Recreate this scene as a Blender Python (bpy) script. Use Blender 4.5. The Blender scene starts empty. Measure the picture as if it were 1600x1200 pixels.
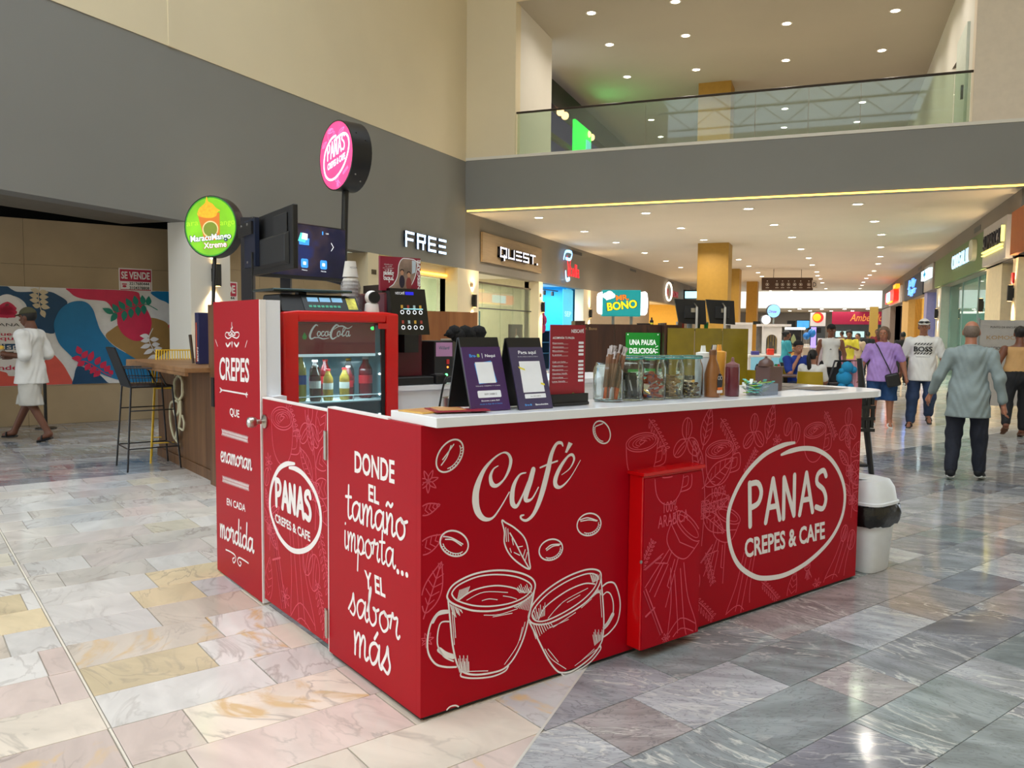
import bpy,bmesh,math,random
import numpy as np
from mathutils import Vector,Matrix
random.seed(7)
SC=bpy.context.scene
COL=SC.collection
F=1273.36;PITCH=0.0685354;ROLL=-0.00941;YH=0.36795;YK=0.915723-YH;CZ=1.5
def _basis():
 cp,sp,cr,sr=math.cos(PITCH),math.sin(PITCH),math.cos(ROLL),math.sin(ROLL)
 fwd=np.array([0,cp,-sp]);right=np.array([1.,0,0]);down=np.cross(fwd,right)
 r2=cr*right+sr*down;d2=-sr*right+cr*down
 c,s=math.cos(YH),math.sin(YH)
 Z=np.array([[c,-s,0],[s,c,0],[0,0,1]])
 return Z@r2,Z@d2,Z@fwd
CR,CD,CF=_basis()
CAMP=np.array([0,0,CZ])
cam=bpy.data.cameras.new('camera');camo=bpy.data.objects.new('camera',cam);COL.objects.link(camo)
cam.sensor_fit='HORIZONTAL';cam.sensor_width=36;cam.lens=36*F/1600;cam.clip_end=400;cam.clip_start=.05
mw=Matrix.Identity(4)
for i in range(3):
 mw[i][0]=CR[i];mw[i][1]=-CD[i];mw[i][2]=-CF[i];mw[i][3]=CAMP[i]
camo.matrix_world=mw
SC.camera=camo
SC.view_settings.view_transform='Standard';SC.view_settings.look='None'
SC.view_settings.gamma=1;SC.view_settings.use_curve_mapping=False
SC.view_settings.exposure=0.12
world=bpy.data.worlds.new('world');SC.world=world;world.use_nodes=True
WB=world.node_tree.nodes['Background']
WB.inputs[0].default_value=(.83,.92,1.0,1);WB.inputs[1].default_value=3.1
def area(name,loc,size,power,col=(1,.93,.82),rot=(0,0,0),shape='RECTANGLE',size_y=None,spread=180):
 l=bpy.data.lights.new(name,'AREA');l.energy=power;l.color=col;l.shape=shape;l.size=size
 l.spread=math.radians(spread)
 if shape in('RECTANGLE','ELLIPSE'):l.size_y=size_y or size
 o=bpy.data.objects.new(name,l);COL.objects.link(o);o.location=loc;o.rotation_euler=rot
 return o
def ray(x,y):return CR*(x-800)/F+CD*(y-600)/F+CF
def P(x,y,d):return CAMP+ray(x,y)*d
def onz(x,y,z=0.):
 v=ray(x,y);return CAMP+v*((z-CZ)/v[2])
def onx(x,y,X):
 v=ray(x,y);return CAMP+v*(X/v[0])
def ony(x,y,Y):
 v=ray(x,y);return CAMP+v*(Y/v[1])
def onp(x,y,p0,n):
 v=ray(x,y);return CAMP+v*(np.dot(np.array(p0)-CAMP,n)/np.dot(v,n))
def proj(p):
 q=np.asarray(p,float)-CAMP;w=q@CF
 return 800+F*(q@CR)/w,600+F*(q@CD)/w
UK=np.array([math.sin(YK),math.cos(YK),0.]);UJ=np.array([math.cos(YK),-math.sin(YK),0.]);UZ=np.array([0,0,1.])
KO=onz(657,1130)
def kw(u,v,z=0.):return KO+UJ*u+UK*v+UZ*z
def kloc(p):
 q=np.asarray(p)-KO;return float(q@UJ),float(q@UK),float(q[2])
def S(r,g,b):
 f=lambda c:(c/255/12.92) if c/255<=.04045 else((c/255+.055)/1.055)**2.4
 return(f(r),f(g),f(b),1)
MATS={}
def M(name,col=None,rough=.5,metal=0.,var=.05,scale=8.,bump=0.,emit=0.,trans=0.,spec=.5,alpha=1.,coat=0.,stretch=None,ecol=None):
 if name in MATS:return MATS[name]
 m=bpy.data.materials.new(name);m.use_nodes=True;MATS[name]=m
 nt=m.node_tree;b=nt.nodes['Principled BSDF'];N=nt.nodes.new;L=nt.links.new
 c=S(*(col or(128,128,128)))
 tc=N('ShaderNodeTexCoord');nz=N('ShaderNodeTexNoise');nz.inputs['Scale'].default_value=scale;nz.inputs['Detail'].default_value=4
 src=tc.outputs['Object']
 if stretch:
  mp=N('ShaderNodeMapping');mp.inputs['Scale'].default_value=stretch;L(src,mp.inputs[0]);src=mp.outputs[0]
 L(src,nz.inputs['Vector'])
 rp=N('ShaderNodeValToRGB')
 rp.color_ramp.elements[0].position=.3;rp.color_ramp.elements[1].position=.7
 rp.color_ramp.elements[0].color=tuple(max(0,x*(1-var)) for x in c[:3])+(1,)
 rp.color_ramp.elements[1].color=tuple(min(1,x*(1+var)) for x in c[:3])+(1,)
 L(nz.outputs['Fac'],rp.inputs[0]);L(rp.outputs[0],b.inputs['Base Color'])
 b.inputs['Roughness'].default_value=rough;b.inputs['Metallic'].default_value=metal
 b.inputs['Specular IOR Level'].default_value=spec
 if coat:b.inputs['Coat Weight'].default_value=coat;b.inputs['Coat Roughness'].default_value=.05
 if trans:b.inputs['Transmission Weight'].default_value=trans
 if alpha<1:b.inputs['Alpha'].default_value=alpha
 if emit:
  b.inputs['Emission Color'].default_value=S(*ecol) if ecol else c;b.inputs['Emission Strength'].default_value=emit
 if bump:
  bp=N('ShaderNodeBump');bp.inputs['Strength'].default_value=bump;bp.inputs['Distance'].default_value=.01
  L(nz.outputs['Fac'],bp.inputs['Height']);L(bp.outputs[0],b.inputs['Normal'])
 return m
def glass_mat(name,tint=(215,228,220),alpha=.12,rough=.02):
 """thin pane: mostly see-through with a clear-coat reflection"""
 if name in MATS:return MATS[name]
 m=bpy.data.materials.new(name);m.use_nodes=True;MATS[name]=m
 nt=m.node_tree;N=nt.nodes.new;L=nt.links.new;out=nt.nodes['Material Output']
 nt.nodes.remove(nt.nodes['Principled BSDF'])
 tr=N('ShaderNodeBsdfTransparent');tr.inputs[0].default_value=S(*tint)
 gl=N('ShaderNodeBsdfGlossy');gl.inputs['Roughness'].default_value=rough
 lw=N('ShaderNodeLayerWeight');lw.inputs[0].default_value=.5;pw=N('ShaderNodeMath');pw.operation='POWER';pw.inputs[1].default_value=5;L(lw.outputs['Facing'],pw.inputs[0])
 nz=N('ShaderNodeTexNoise');nz.inputs['Scale'].default_value=1.5;ad=N('ShaderNodeMath');ad.operation='MULTIPLY_ADD';ad.inputs[1].default_value=.02;ad.inputs[2].default_value=.035;L(nz.outputs[0],ad.inputs[0])
 fr=N('ShaderNodeMath');fr.operation='MULTIPLY_ADD';fr.inputs[1].default_value=.9;fr.use_clamp=True;L(pw.outputs[0],fr.inputs[0]);L(ad.outputs[0],fr.inputs[2])
 mx=N('ShaderNodeMixShader');L(fr.outputs[0],mx.inputs[0]);L(tr.outputs[0],mx.inputs[1]);L(gl.outputs[0],mx.inputs[2])
 df=N('ShaderNodeBsdfDiffuse');df.inputs[0].default_value=S(*tint)
 m2=N('ShaderNodeMixShader');m2 .inputs[0].default_value=alpha;L(mx.outputs[0],m2 .inputs[1]);L(df.outputs[0],m2 .inputs[2])
 L(m2 .outputs[0],out.inputs[0])
 return m
def wood_mat(name,c1,c2,scale=1.2,axis=2,rough=.45,ring=9.):
 if name in MATS:return MATS[name]
 m=bpy.data.materials.new(name);m.use_nodes=True;MATS[name]=m
 nt=m.node_tree;b=nt.nodes['Principled BSDF'];N=nt.nodes.new;L=nt.links.new
 tc=N('ShaderNodeTexCoord');mp=N('ShaderNodeMapping')
 s=[12.,12.,12.];s[axis]=.9;mp.inputs['Scale'].default_value=s;L(tc.outputs['Object'],mp.inputs[0])
 nz=N('ShaderNodeTexNoise');nz.inputs['Scale'].default_value=scale;nz.inputs['Detail'].default_value=8;nz.inputs['Distortion'].default_value=.6
 L(mp.outputs[0],nz.inputs['Vector'])
 rp=N('ShaderNodeValToRGB');rp.color_ramp.elements[0].color=S(*c1);rp.color_ramp.elements[1].color=S(*c2)
 rp.color_ramp.elements[0].position=.32;rp.color_ramp.elements[1].position=.68
 L(nz.outputs[0],rp.inputs[0]);L(rp.outputs[0],b.inputs['Base Color']);b.inputs['Roughness'].default_value=rough
 return m
WM={}
def tag(o,label=None,cat=None,group=None,kind=None):
 if label:o['label']=label
 if cat:o['category']=cat
 if group:o['group']=group
 if kind:o['kind']=kind
 return o
def thing(name,label,cat,loc,group=None):
 o=bpy.data.objects.new(name,None);COL.objects.link(o);o.location=tuple(loc);o.empty_display_size=.1
 WM[o]=Matrix.Translation(Vector(tuple(float(c) for c in loc)))
 return tag(o,label,cat,group)
def FR(o,x,y,n=None):
 """frame matrix: origin, x axis, y axis, normal"""
 x=np.array(x,float);y=np.array(y,float);n=np.cross(x,y) if n is None else np.array(n,float)
 m=Matrix.Identity(4)
 for i in range(3):m[i][0]=x[i];m[i][1]=y[i];m[i][2]=n[i];m[i][3]=float(o[i])
 return m
def TR(x,y,z,rz=0.):return Matrix.Translation((float(x),float(y),float(z)))@Matrix.Rotation(rz,4,'Z')
I4=Matrix.Identity(4)
def m4(fr):
 return np.array([list(r) for r in fr])
def tf(fr,pts):
 A=m4(fr);p=np.atleast_2d(np.array(pts,float));return p@A[:3,:3].T+A[:3,3]
class MB:
 def __init__(s):s.v=[];s.f=[];s.mi=[];s.cur=0
 def add(s,v,f):
  b=len(s.v);s.v.extend([tuple(map(float,p)) for p in v])
  for q in f:s.f.append(tuple(b+i for i in q));s.mi.append(s.cur)
  return s
 def box(s,fr,x0,x1,y0,y1,z0,z1,tx=0.,ty=0.):
  """box in a frame; tx, ty shrink the top (z1) on each side"""
  v=[(x0,y0,z0),(x1,y0,z0),(x1,y1,z0),(x0,y1,z0),(x0+tx,y0+ty,z1),(x1-tx,y0+ty,z1),(x1-tx,y1-ty,z1),(x0+tx,y1-ty,z1)]
  return s.add(tf(fr,v),[(3,2,1,0),(4,5,6,7),(0,1,5,4),(1,2,6,5),(2,3,7,6),(3,0,4,7)])
 def lathe(s,fr,prof,n=20,cap=True):
  v=[];f=[]
  for r,z in prof:
   for i in range(n):
    a=2*math.pi*i/n;v.append((r*math.cos(a),r*math.sin(a),z))
  for j in range(len(prof)-1):
   for i in range(n):
    k=(i+1)%n;f.append((j*n+i,j*n+k,(j+1)*n+k,(j+1)*n+i))
  if cap:f.append(tuple(range(n))[::-1]);f.append(tuple((len(prof)-1)*n+i for i in range(n)))
  return s.add(tf(fr,v),f)
 def cyl(s,fr,r,z0,z1,n=16,r1=None):return s.lathe(fr,[(r,z0),(r if r1 is None else r1,z1)],n)
 def tube(s,path,r,n=6,closed=False,sy=1.):
  p=np.array(path,float);m=len(p);rr=[r]*m if np.isscalar(r) else r
  v=[];f=[];up=None
  for i in range(m):
   a=p[(i-1)%m] if(closed or i>0) else p[i];b=p[(i+1)%m] if(closed or i<m-1) else p[i]
   t=b-a;t=t/(np.linalg.norm(t)+1e-9)
   if up is None:
    up=np.array([0,0,1.]) if abs(t[2])<.9 else np.array([1.,0,0])
   x=np.cross(t,up);x/=np.linalg.norm(x)+1e-9;y=np.cross(x,t);up=y
   for k in range(n):
    an=2*math.pi*k/n;v.append(p[i]+rr[i]*(x*math.cos(an)+sy*y*math.sin(an)))
  for i in range(m if closed else m-1):
   j=(i+1)%m
   for k in range(n):
    l=(k+1)%n;f.append((i*n+k,i*n+l,j*n+l,j*n+k))
  if not closed:f.append(tuple(range(n))[::-1]);f.append(tuple((m-1)*n+k for k in range(n)))
  return s.add(v,f)
 def prism(s,fr,poly,z0,z1):
  n=len(poly);v=[(x,y,z0) for x,y in poly]+[(x,y,z1) for x,y in poly]
  f=[tuple(range(n))[::-1],tuple(range(n,2*n))]+[(i,(i+1)%n,n+(i+1)%n,n+i) for i in range(n)]
  return s.add(tf(fr,v),f)
 def flat(s,fr,poly,z=0.):
  return s.add(tf(fr,[(x,y,z) for x,y in poly]),[tuple(range(len(poly)))])
 def ball(s,c,r,n=12,sc=(1,1,1),rot=None):
  v=[];f=[];m=max(4,n//2)
  for j in range(m+1):
   t=math.pi*j/m
   for i in range(n):
    a=2*math.pi*i/n;q=np.array([r*sc[0]*math.sin(t)*math.cos(a),r*sc[1]*math.sin(t)*math.sin(a),r*sc[2]*math.cos(t)])
    if rot is not None:q=np.array(rot)@q
    v.append(q+np.array(c))
  for j in range(m):
   for i in range(n):
    k=(i+1)%n;f.append((j*n+i,(j+1)*n+i,(j+1)*n+k,j*n+k))
  return s.add(v,f)
 def stroke(s,fr,pts,w,closed=False,smooth=True,z=0.,sub=5):
  """flat ribbon along a 2-D line in a frame; w: width or widths per point"""
  p=np.array(pts,float);ws=np.full(len(p),w) if np.isscalar(w) else np.array(w,float)
  if smooth and len(p)>2:p,ws=catmull(p,ws,closed,sub)
  n=len(p);v=[];f=[]
  for i in range(n):
   a=p[(i-1)%n] if(closed or i>0) else p[i];b=p[(i+1)%n] if(closed or i<n-1) else p[i]
   t=b-a;t=t/(np.linalg.norm(t)+1e-12);q=np.array([-t[1],t[0]])
   if not smooth and 0<i<n-1:
    t1=p[i]-a;t2=b-p[i];t1/=np.linalg.norm(t1)+1e-9;t2/=np.linalg.norm(t2)+1e-9
    q=q/max(.4,math.sqrt(max(0,(1+t1@t2)/2)))
   v.append(p[i]+q*ws[i]/2);v.append(p[i]-q*ws[i]/2)
  for i in range(n if closed else n-1):
   j=(i+1)%n;f.append((2*i,2*i+1,2*j+1,2*j))
  s.add(tf(fr,[(a,b,z) for a,b in v]),f)
  if not closed:
   for i,j in((0,1),(n-1,n-2)):
    r=ws[i]/2
    if r<1e-6:continue
    d=p[i]-p[j];an=math.atan2(d[1],d[0])
    arc=[p[i]+r*np.array([math.cos(an+q),math.sin(an+q)]) for q in np.linspace(-math.pi/2,math.pi/2,6)]
    s.flat(fr,[tuple(q) for q in arc],z)
  return s
 def build(s,name,mat=None,parent=None,smooth=False,bevel=0.,kind=None,seg=1,mats=None):
  me=bpy.data.meshes.new(name)
  v=np.array(s.v,float)
  W=WM.get(parent)
  if W is not None and len(v):v=tf(W.inverted(),v)
  me.from_pydata([tuple(p) for p in v],[],s.f);
  for mm in(mats or[mat]):
   if mm:me.materials.append(mm)
  if mats:me.polygons.foreach_set('material_index',s.mi)
  if bevel:
   bm=bmesh.new();bm.from_mesh(me);bmesh.ops.remove_doubles(bm,verts=bm.verts,dist=1e-5)
   es=[e for e in bm.edges if len(e.link_faces)==2 and e.calc_face_angle(0)>.5]
   bmesh.ops.bevel(bm,geom=es,offset=bevel,segments=seg,profile=.5,affect='EDGES',clamp_overlap=True)
   bm.to_mesh(me);bm.free()
  if smooth:
   me.polygons.foreach_set('use_smooth',[True]*len(me.polygons))
   if smooth!='all':me.set_sharp_from_angle(angle=.7)
  me.update()
  o=bpy.data.objects.new(name,me);COL.objects.link(o)
  if parent is not None:o.parent=parent;WM[o]=W
  else:WM[o]=I4
  if kind:o['kind']=kind
  return o
def catmull(p,w=None,closed=False,sub=5):
 n=len(p);out=[];wo=[]
 if w is None:w=np.zeros(n)
 idx=range(n) if closed else range(n-1)
 for i in idx:
  g=(lambda k:k%n) if closed else(lambda k:min(max(k,0),n-1))
  a,b,c,d=p[g(i-1)],p[g(i)],p[g(i+1)],p[g(i+2)]
  for k in range(sub):
   t=k/sub
   out.append(.5*(2*b+(c-a)*t+(2*a-5*b+4*c-d)*t*t+(3*b-a-3*c+d)*t**3))
   wo.append(w[g(i)]*(1-t)+w[g(i+1)]*t)
 if not closed:out.append(p[-1]);wo.append(w[-1])
 return np.array(out),np.array(wo)
def smoothline(pts,sub=5,closed=False):return catmull(np.array(pts,float),None,closed,sub)[0]
_TX={}
def textgeo(body,off=0.,shear=0.):
 k=(body,off,shear)
 if k not in _TX:
  cu=bpy.data.curves.new('txt','FONT');cu.body=body;cu.size=1;cu.resolution_u=3;cu.offset=off;cu.shear=shear
  ob=bpy.data.objects.new('txt',cu)
  me=bpy.data.meshes.new_from_object(ob)
  v=np.array([tuple(x.co)[:2] for x in me.vertices]);f=[tuple(q.vertices) for q in me.polygons]
  bpy.data.objects.remove(ob);bpy.data.curves.remove(cu);bpy.data.meshes.remove(me)
  _TX[k]=(v,f)
 return _TX[k]
def text(mb,fr,body,x,y,h,w=None,off=0.,align='c',shear=0.,z=0.,rot=0.,track=1.):
 """text in a frame: cap height h; w squeezes to a width; anchor left/centre/right on the baseline"""
 v,f=textgeo(body,off,shear)
 if not len(v):return
 q=v.copy();s=h/.729
 x0,x1=q[:,0].min(),q[:,0].max();tw=(x1-x0)*s;sx=s*(w/tw if w else 1.)
 q[:,0]=(q[:,0]-x0)*sx;q[:,1]*=s
 W=(x1-x0)*sx
 q[:,0]-={'c':W/2,'l':0,'r':W}[align]
 if rot:
  c,sn=math.cos(rot),math.sin(rot);q=np.stack([q[:,0]*c-q[:,1]*sn,q[:,0]*sn+q[:,1]*c],1)
 mb.add(tf(fr,[(a+x,b+y,z) for a,b in q]),f)
def copy_tree(o,loc,label=None,group=None):
 c=o.copy();COL.objects.link(c);c.location=tuple(loc)
 if label:c['label']=label
 if group:c['group']=group
 for ch in list(o.children):
  d=ch.copy();COL.objects.link(d);d.parent=c
  for g in list(ch.children):
   e=g.copy();COL.objects.link(e);e.parent=d
 return c
class Plane:
 """a flat surface met by reference pixels, with a 2-D frame for prints"""
 def __init__(s,o,x,y):
  s.o=np.array(o,float);s.x=np.array(x,float);s.y=np.array(y,float);s.n=np.cross(s.x,s.y);s.fr=FR(o,x,y)
 def at(s,px,py):
  q=onp(px,py,s.o,s.n)-s.o;return float(q@s.x),float(q@s.y)
 def pts(s,l):return[s.at(*p) for p in l]
def pxstroke(mb,pl,pts,w,closed=False,smooth=True,z=.001,sub=5):mb.stroke(pl.fr,pl.pts(pts),w,closed,smooth,z,sub)
def pxtext(mb,pl,body,c0,c1,c3,off=0.,z=.001,shear=0.):
 """text fitted to a parallelogram given by pixel corners: baseline left, baseline right, cap left"""
 a,b,d=(np.array(pl.at(*q)) for q in(c0,c1,c3))
 v,f=textgeo(body,off,shear);x0,x1=v[:,0].min(),v[:,0].max()
 t=((v[:,0]-x0)/(x1-x0))[:,None];s=(v[:,1]/.729)[:,None]
 q=a+t*(b-a)+s*(d-a)
 mb.add(tf(pl.fr,np.c_[q,np.full(len(q),z)]),f)
WHITE=M('white_print',(245,240,240),.5,var=.02)
BLACKM=M('black_metal',(22,22,24),.4,var=.1)
BLACKP=M('black_plastic',(18,18,20),.45,var=.15)
def text3(mb,fr,body,x,y,h,w=None,depth=.05,off=0.,align='c',shear=0.):
 """solid letters standing off a surface"""
 k=('3d',body,off,shear)
 if k not in _TX:
  cu=bpy.data.curves.new('txt','FONT');cu.body=body;cu.size=1;cu.resolution_u=3;cu.offset=off;cu.shear=shear;cu.extrude=.5
  ob=bpy.data.objects.new('txt',cu);me=bpy.data.meshes.new_from_object(ob)
  _TX[k]=(np.array([tuple(q.co) for q in me.vertices]),[tuple(q.vertices) for q in me.polygons])
  bpy.data.objects.remove(ob);bpy.data.curves.remove(cu);bpy.data.meshes.remove(me)
 v,f=_TX[k];q=v.copy();s=h/.729;x0,x1=q[:,0].min(),q[:,0].max();sx=s*(w/((x1-x0)*s) if w else 1)
 q[:,0]=(q[:,0]-x0)*sx;W=(x1-x0)*sx;q[:,0]+=x-{'c':W/2,'l':0,'r':W}[align]
 q[:,1]=q[:,1]*s+y;q[:,2]=(q[:,2]+.5)*depth
 mb.add(tf(fr,q),f)
def ell(cx,cy,a,b,rot=0.,n=20):
 c,s=math.cos(rot),math.sin(rot)
 return[(cx+a*math.cos(t)*c-b*math.sin(t)*s,cy+a*math.cos(t)*s+b*math.sin(t)*c) for t in np.linspace(0,2*math.pi,n,endpoint=False)]
def petal(x0,y0,x1,y1,w,n=7):
 """leaf outline between two points"""
 a=np.array([x0,y0]);d=np.array([x1-x0,y1-y0]);L=np.linalg.norm(d);t=d/L;q=np.array([-t[1],t[0]])
 pr=[math.sin(math.pi*(i/n)**.8) for i in range(1,n)]
 up=[a+d*(i/n)+q*w/2*pr[i-1] for i in range(1,n)];dn=[a+d*(i/n)-q*w/2*pr[i-1] for i in range(n-1,0,-1)]
 return[tuple(p) for p in[a]+up+[a+d]+dn]
def rrect(x0,x1,y0,y1,r,n=5):
 o=[]
 for cx,cy,a0 in((x1-r,y1-r,0),(x0+r,y1-r,90),(x0+r,y0+r,180),(x1-r,y0+r,270)):
  for i in range(n+1):
   a=math.radians(a0+90*i/n);o.append((cx+r*math.cos(a),cy+r*math.sin(a)))
 return o
XL,XR,YF,ZC,ZU,ZH=-8.88,3.68,19.55,4.5,9.64,3.03
GREY=M('grey_wall_paint',(132,131,127),.7,var=.03,scale=.6)
CREAM=M('cream_wall_paint',(226,212,180),.7,var=.03,scale=.5)
OFFW=M('off_white_paint',(224,219,208),.65,var=.03,scale=.8)
CEIL=M('ceiling_paint',(196,184,166),.8,var=.03,scale=.5)
UCEIL=M('upper_ceiling_paint',(176,168,152),.8,var=.03,scale=.5)
BEIGE=M('hoarding_board',(176,154,122),.75,var=.1,scale=1.3)
LED=M('warm_led',(255,214,110),.5,emit=5,ecol=(255,196,70))
LAMP=M('downlight_glow',(255,250,240),.4,emit=22,ecol=(255,244,225))
SCON=M('black_sconce',(20,20,22),.4)
def tile_mat(name,grey):
 m=bpy.data.materials.new(name);m.use_nodes=True
 nt=m.node_tree;b=nt.nodes['Principled BSDF'];N=nt.nodes.new;L=nt.links.new
 g=N('ShaderNodeNewGeometry');sd=N('ShaderNodeAttribute');sd.attribute_name='tseed';cl=N('ShaderNodeAttribute');cl.attribute_name='tcol'
 rot=N('ShaderNodeVectorRotate');rot.rotation_type='Z_AXIS';L(g.outputs['Position'],rot.inputs['Vector'])
 sx=N('ShaderNodeSeparateXYZ');L(sd.outputs['Vector'],sx.inputs[0]);L(sx.outputs[2],rot.inputs['Angle'])
 ad=N('ShaderNodeVectorMath');ad.operation='ADD';L(rot.outputs[0],ad.inputs[0]);L(sd.outputs['Vector'],ad.inputs[1])
 mp=N('ShaderNodeMapping');mp.inputs['Scale'].default_value=(1,3.2,1) if grey else(1,2.,1);L(ad.outputs[0],mp.inputs[0])
 def noise(sc,det,dist):
  n=N('ShaderNodeTexNoise');n.inputs['Scale'].default_value=sc;n.inputs['Detail'].default_value=det;n.inputs['Distortion'].default_value=dist
  L(mp.outputs[0],n.inputs['Vector']);return n.outputs['Fac']
 def ramp(f,stops):
  r=N('ShaderNodeValToRGB');e=r.color_ramp.elements
  while len(e)<len(stops):e.new(.5)
  for q,(p,c) in zip(e,stops):q.position=p;q.color=(c,c,c,1)
  L(f,r.inputs[0]);return r.outputs[0]
 def mix(fac,a,bb,mode='MIX'):
  x=N('ShaderNodeMix');x.data_type='RGBA';x.blend_type=mode
  L(fac,x.inputs[0]) if not isinstance(fac,float) else setattr(x.inputs[0],'default_value',fac)
  for s,i in((a,6),(bb,7)):
   if isinstance(s,tuple):x.inputs[i].default_value=s
   else:L(s,x.inputs[i])
  return x.outputs[2]
 base=cl.outputs['Color']
 cloud=ramp(noise(2.2,6,.8),[(.35,.72 if grey else.86),(.65,1.22 if grey else 1.05)])
 c=mix(1.,base,cloud,'MULTIPLY')
 vein=ramp(noise(2.6 if grey else 2.0,5,1.6),[(.465,0),(.5,1.),(.535,0)])
 if grey:
  mask=ramp(noise(.9,2,0),[(.45,0),(.6,.7)])
  vm=N('ShaderNodeMath');vm.operation='MULTIPLY';L(vein,vm.inputs[0]);L(mask,vm.inputs[1])
  c=mix(vm.outputs[0],c,S(222,220,210))
  v2=ramp(noise(5,4,2.5),[(.47,0),(.5,.5),(.53,0)]);c=mix(v2,c,S(92,94,98))
 else:
  mask=ramp(noise(1.3,2,0),[(.42,0),(.62,.55)])
  vm=N('ShaderNodeMath');vm.operation='MULTIPLY';L(vein,vm.inputs[0]);L(mask,vm.inputs[1])
  c=mix(vm.outputs[0],c,S(150,140,132))
  rust=ramp(noise(3.2,5,1.2),[(.54,0),(.66,.9)]);rm=N('ShaderNodeMath');rm.operation='MULTIPLY'
  L(rust,rm.inputs[0]);L(cl.outputs['Alpha'],rm.inputs[1]);c=mix(rm.outputs[0],c,S(222,190,140))
 L(c,b.inputs['Base Color']);b.inputs['Roughness'].default_value=.1;b.inputs['Specular IOR Level'].default_value=.5
 return m
TL,TG=tile_mat('light_marble',False),tile_mat('grey_marble',True)
GROUT=M('grout',(168,160,148),.8,var=.1)
floor=MB().box(I4,-16,13,-15,120,-.2,-.006).build('floor',GROUT,kind='structure')
tag(floor,'polished marble floor of the shopping mall in pale and grey courses',kind='structure')
XB=-.95
def clip(poly,f):
 out=[]
 for i in range(len(poly)):
  a,b=poly[i],poly[(i+1)%len(poly)];fa,fb=f(a),f(b)
  if fa>=0:out.append(a)
  if(fa>=0)!=(fb>=0):
   t=fa/(fa-fb);out.append(tuple(np.array(a)+t*(np.array(b)-np.array(a))))
 return out
def parea(p):
 return abs(sum(p[i][0]*p[(i+1)%len(p)][1]-p[(i+1)%len(p)][0]*p[i][1] for i in range(len(p))))/2
def uvx(q):return KO[0]+UJ[0]*q[0]+UK[0]*q[1]
def uvy(q):return KO[1]+UJ[1]*q[0]+UK[1]*q[1]
rt=random.Random(3)
tiles=[]
def tile_piece(poly):
 if len(poly)<3 or parea(poly)<.004:return
 cu=np.mean([p[0] for p in poly]);cv=np.mean([p[1] for p in poly]);X,Y=uvx((cu,cv)),uvy((cu,cv))
 grey=(X>XB and cu>-2.5) or(cu<-6.17 and X<-3 and Y<15) or(-1.63<cu<-.7 and.0<cv<.8)
 px=[]
 for p in poly:
  w=KO+UJ*p[0]+UK*p[1];
  if(w-CAMP)@CF<.6:return
  px.append(proj(w))
 px=np.array(px)
 if px[:,0].max()<-700 or px[:,0].min()>2700 or px[:,1].min()>1700:return
 mx,my=px.mean(0);tiles.append((parea([tuple(q) for q in px])*(1.if-20<mx<1620 and my<1215 else 1e-6),poly,grey,cu,cv))
V0=-.95
for r in range(-150,40):
 u0=r*.325;u1=u0+.325
 lo,hi=-9.,95.
 v=lo+rt.random()*.6
 while v<hi:
  l=rt.choice([.33,.5,.62,.65,.65,.75]);c=(u0+.16,v+l/2);X,Y=uvx(c),uvy(c)
  if-14<X<(12.9 if Y<19.5 else 6) and-.5<Y<68:
   q=[(u0,v),(u1,v),(u1,v+l),(u0,v+l)]
   for part in((clip(q,lambda p:XB-uvx(p)),clip(q,lambda p:uvx(p)-XB)) if abs(X-XB)<.6 and u1>-2.6 else(q,)):
    if-1.63<u0<-.7 and v<.03<v+l and len(part)>2:
     tile_piece(clip(part,lambda p:.03-p[1]));tile_piece(clip(part,lambda p:p[1]-.03))
    elif u1<.2 and v<V0<v+l and len(part)>2:
     tile_piece(clip(part,lambda p:V0-.006-p[1]));tile_piece(clip(part,lambda p:p[1]-V0-.006))
    elif len(part)>2:tile_piece(part)
  v+=l
tiles.sort(key=lambda t:-t[0])
PAL_L=[((226,222,216),5),((228,216,200),5),((224,206,196),5),((230,212,176),1),((206,204,202),2),((216,204,188),2)]
PAL_G=[((150,152,156),5),((126,128,134),3),((172,174,176),4),((138,146,146),3),((158,152,150),2)]
def tile_geo(poly,grey):
 c=np.mean(np.array(poly),0);g=.0022;n=len(poly);P2=[]
 for p in poly:
  d=np.array(p)-c;P2 .append(np.array(p)-d/(np.linalg.norm(d)+1e-9)*g*1.5)
 v=[];
 for z,ins in((-.006,0),(-.0012,0),(0,.0018)):
  for p in P2:
   d=p-c;q=p-d/(np.linalg.norm(d)+1e-9)*ins;w=KO+UJ*q[0]+UK*q[1];v.append((w[0],w[1],z))
 f=[tuple(2*n+i for i in range(n))]
 for k in range(2):
  f+=[(k*n+i,k*n+(i+1)%n,(k+1)*n+(i+1)%n,(k+1)*n+i) for i in range(n)]
 a=np.array(v[2*n]);b=np.array(v[2*n+1]);d=np.array(v[2*n+2])
 if np.cross(b-a,d-a)[2]<0:f=[q[::-1] for q in f]
 return v,f
def tile_col(grey,cu):
 pal=PAL_G if grey else PAL_L
 c,=rt.choices([p[0] for p in pal],[p[1] for p in pal])
 if not grey and cu<-2.6:c=tuple(int(.45*a+.55*b) for a,b in zip(c,(226,225,221)))
 j=rt.uniform(.94,1.05);s=S(*[min(255,x*j) for x in c])
 return s[0],s[1],s[2],(1.if(not grey and rt.random()<.16 and cu>-2.6) else.0)
def put_attr(me,cols,seeds):
 a=me.attributes.new('tcol','FLOAT_COLOR','POINT');a.data.foreach_set('color',np.array(cols,np.float32).ravel())
 b=me.attributes.new('tseed','FLOAT_VECTOR','POINT');b.data.foreach_set('vector',np.array(seeds,np.float32).ravel())
NT=300
rest={False:([],[],[],[]),True:([],[],[],[])}
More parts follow.
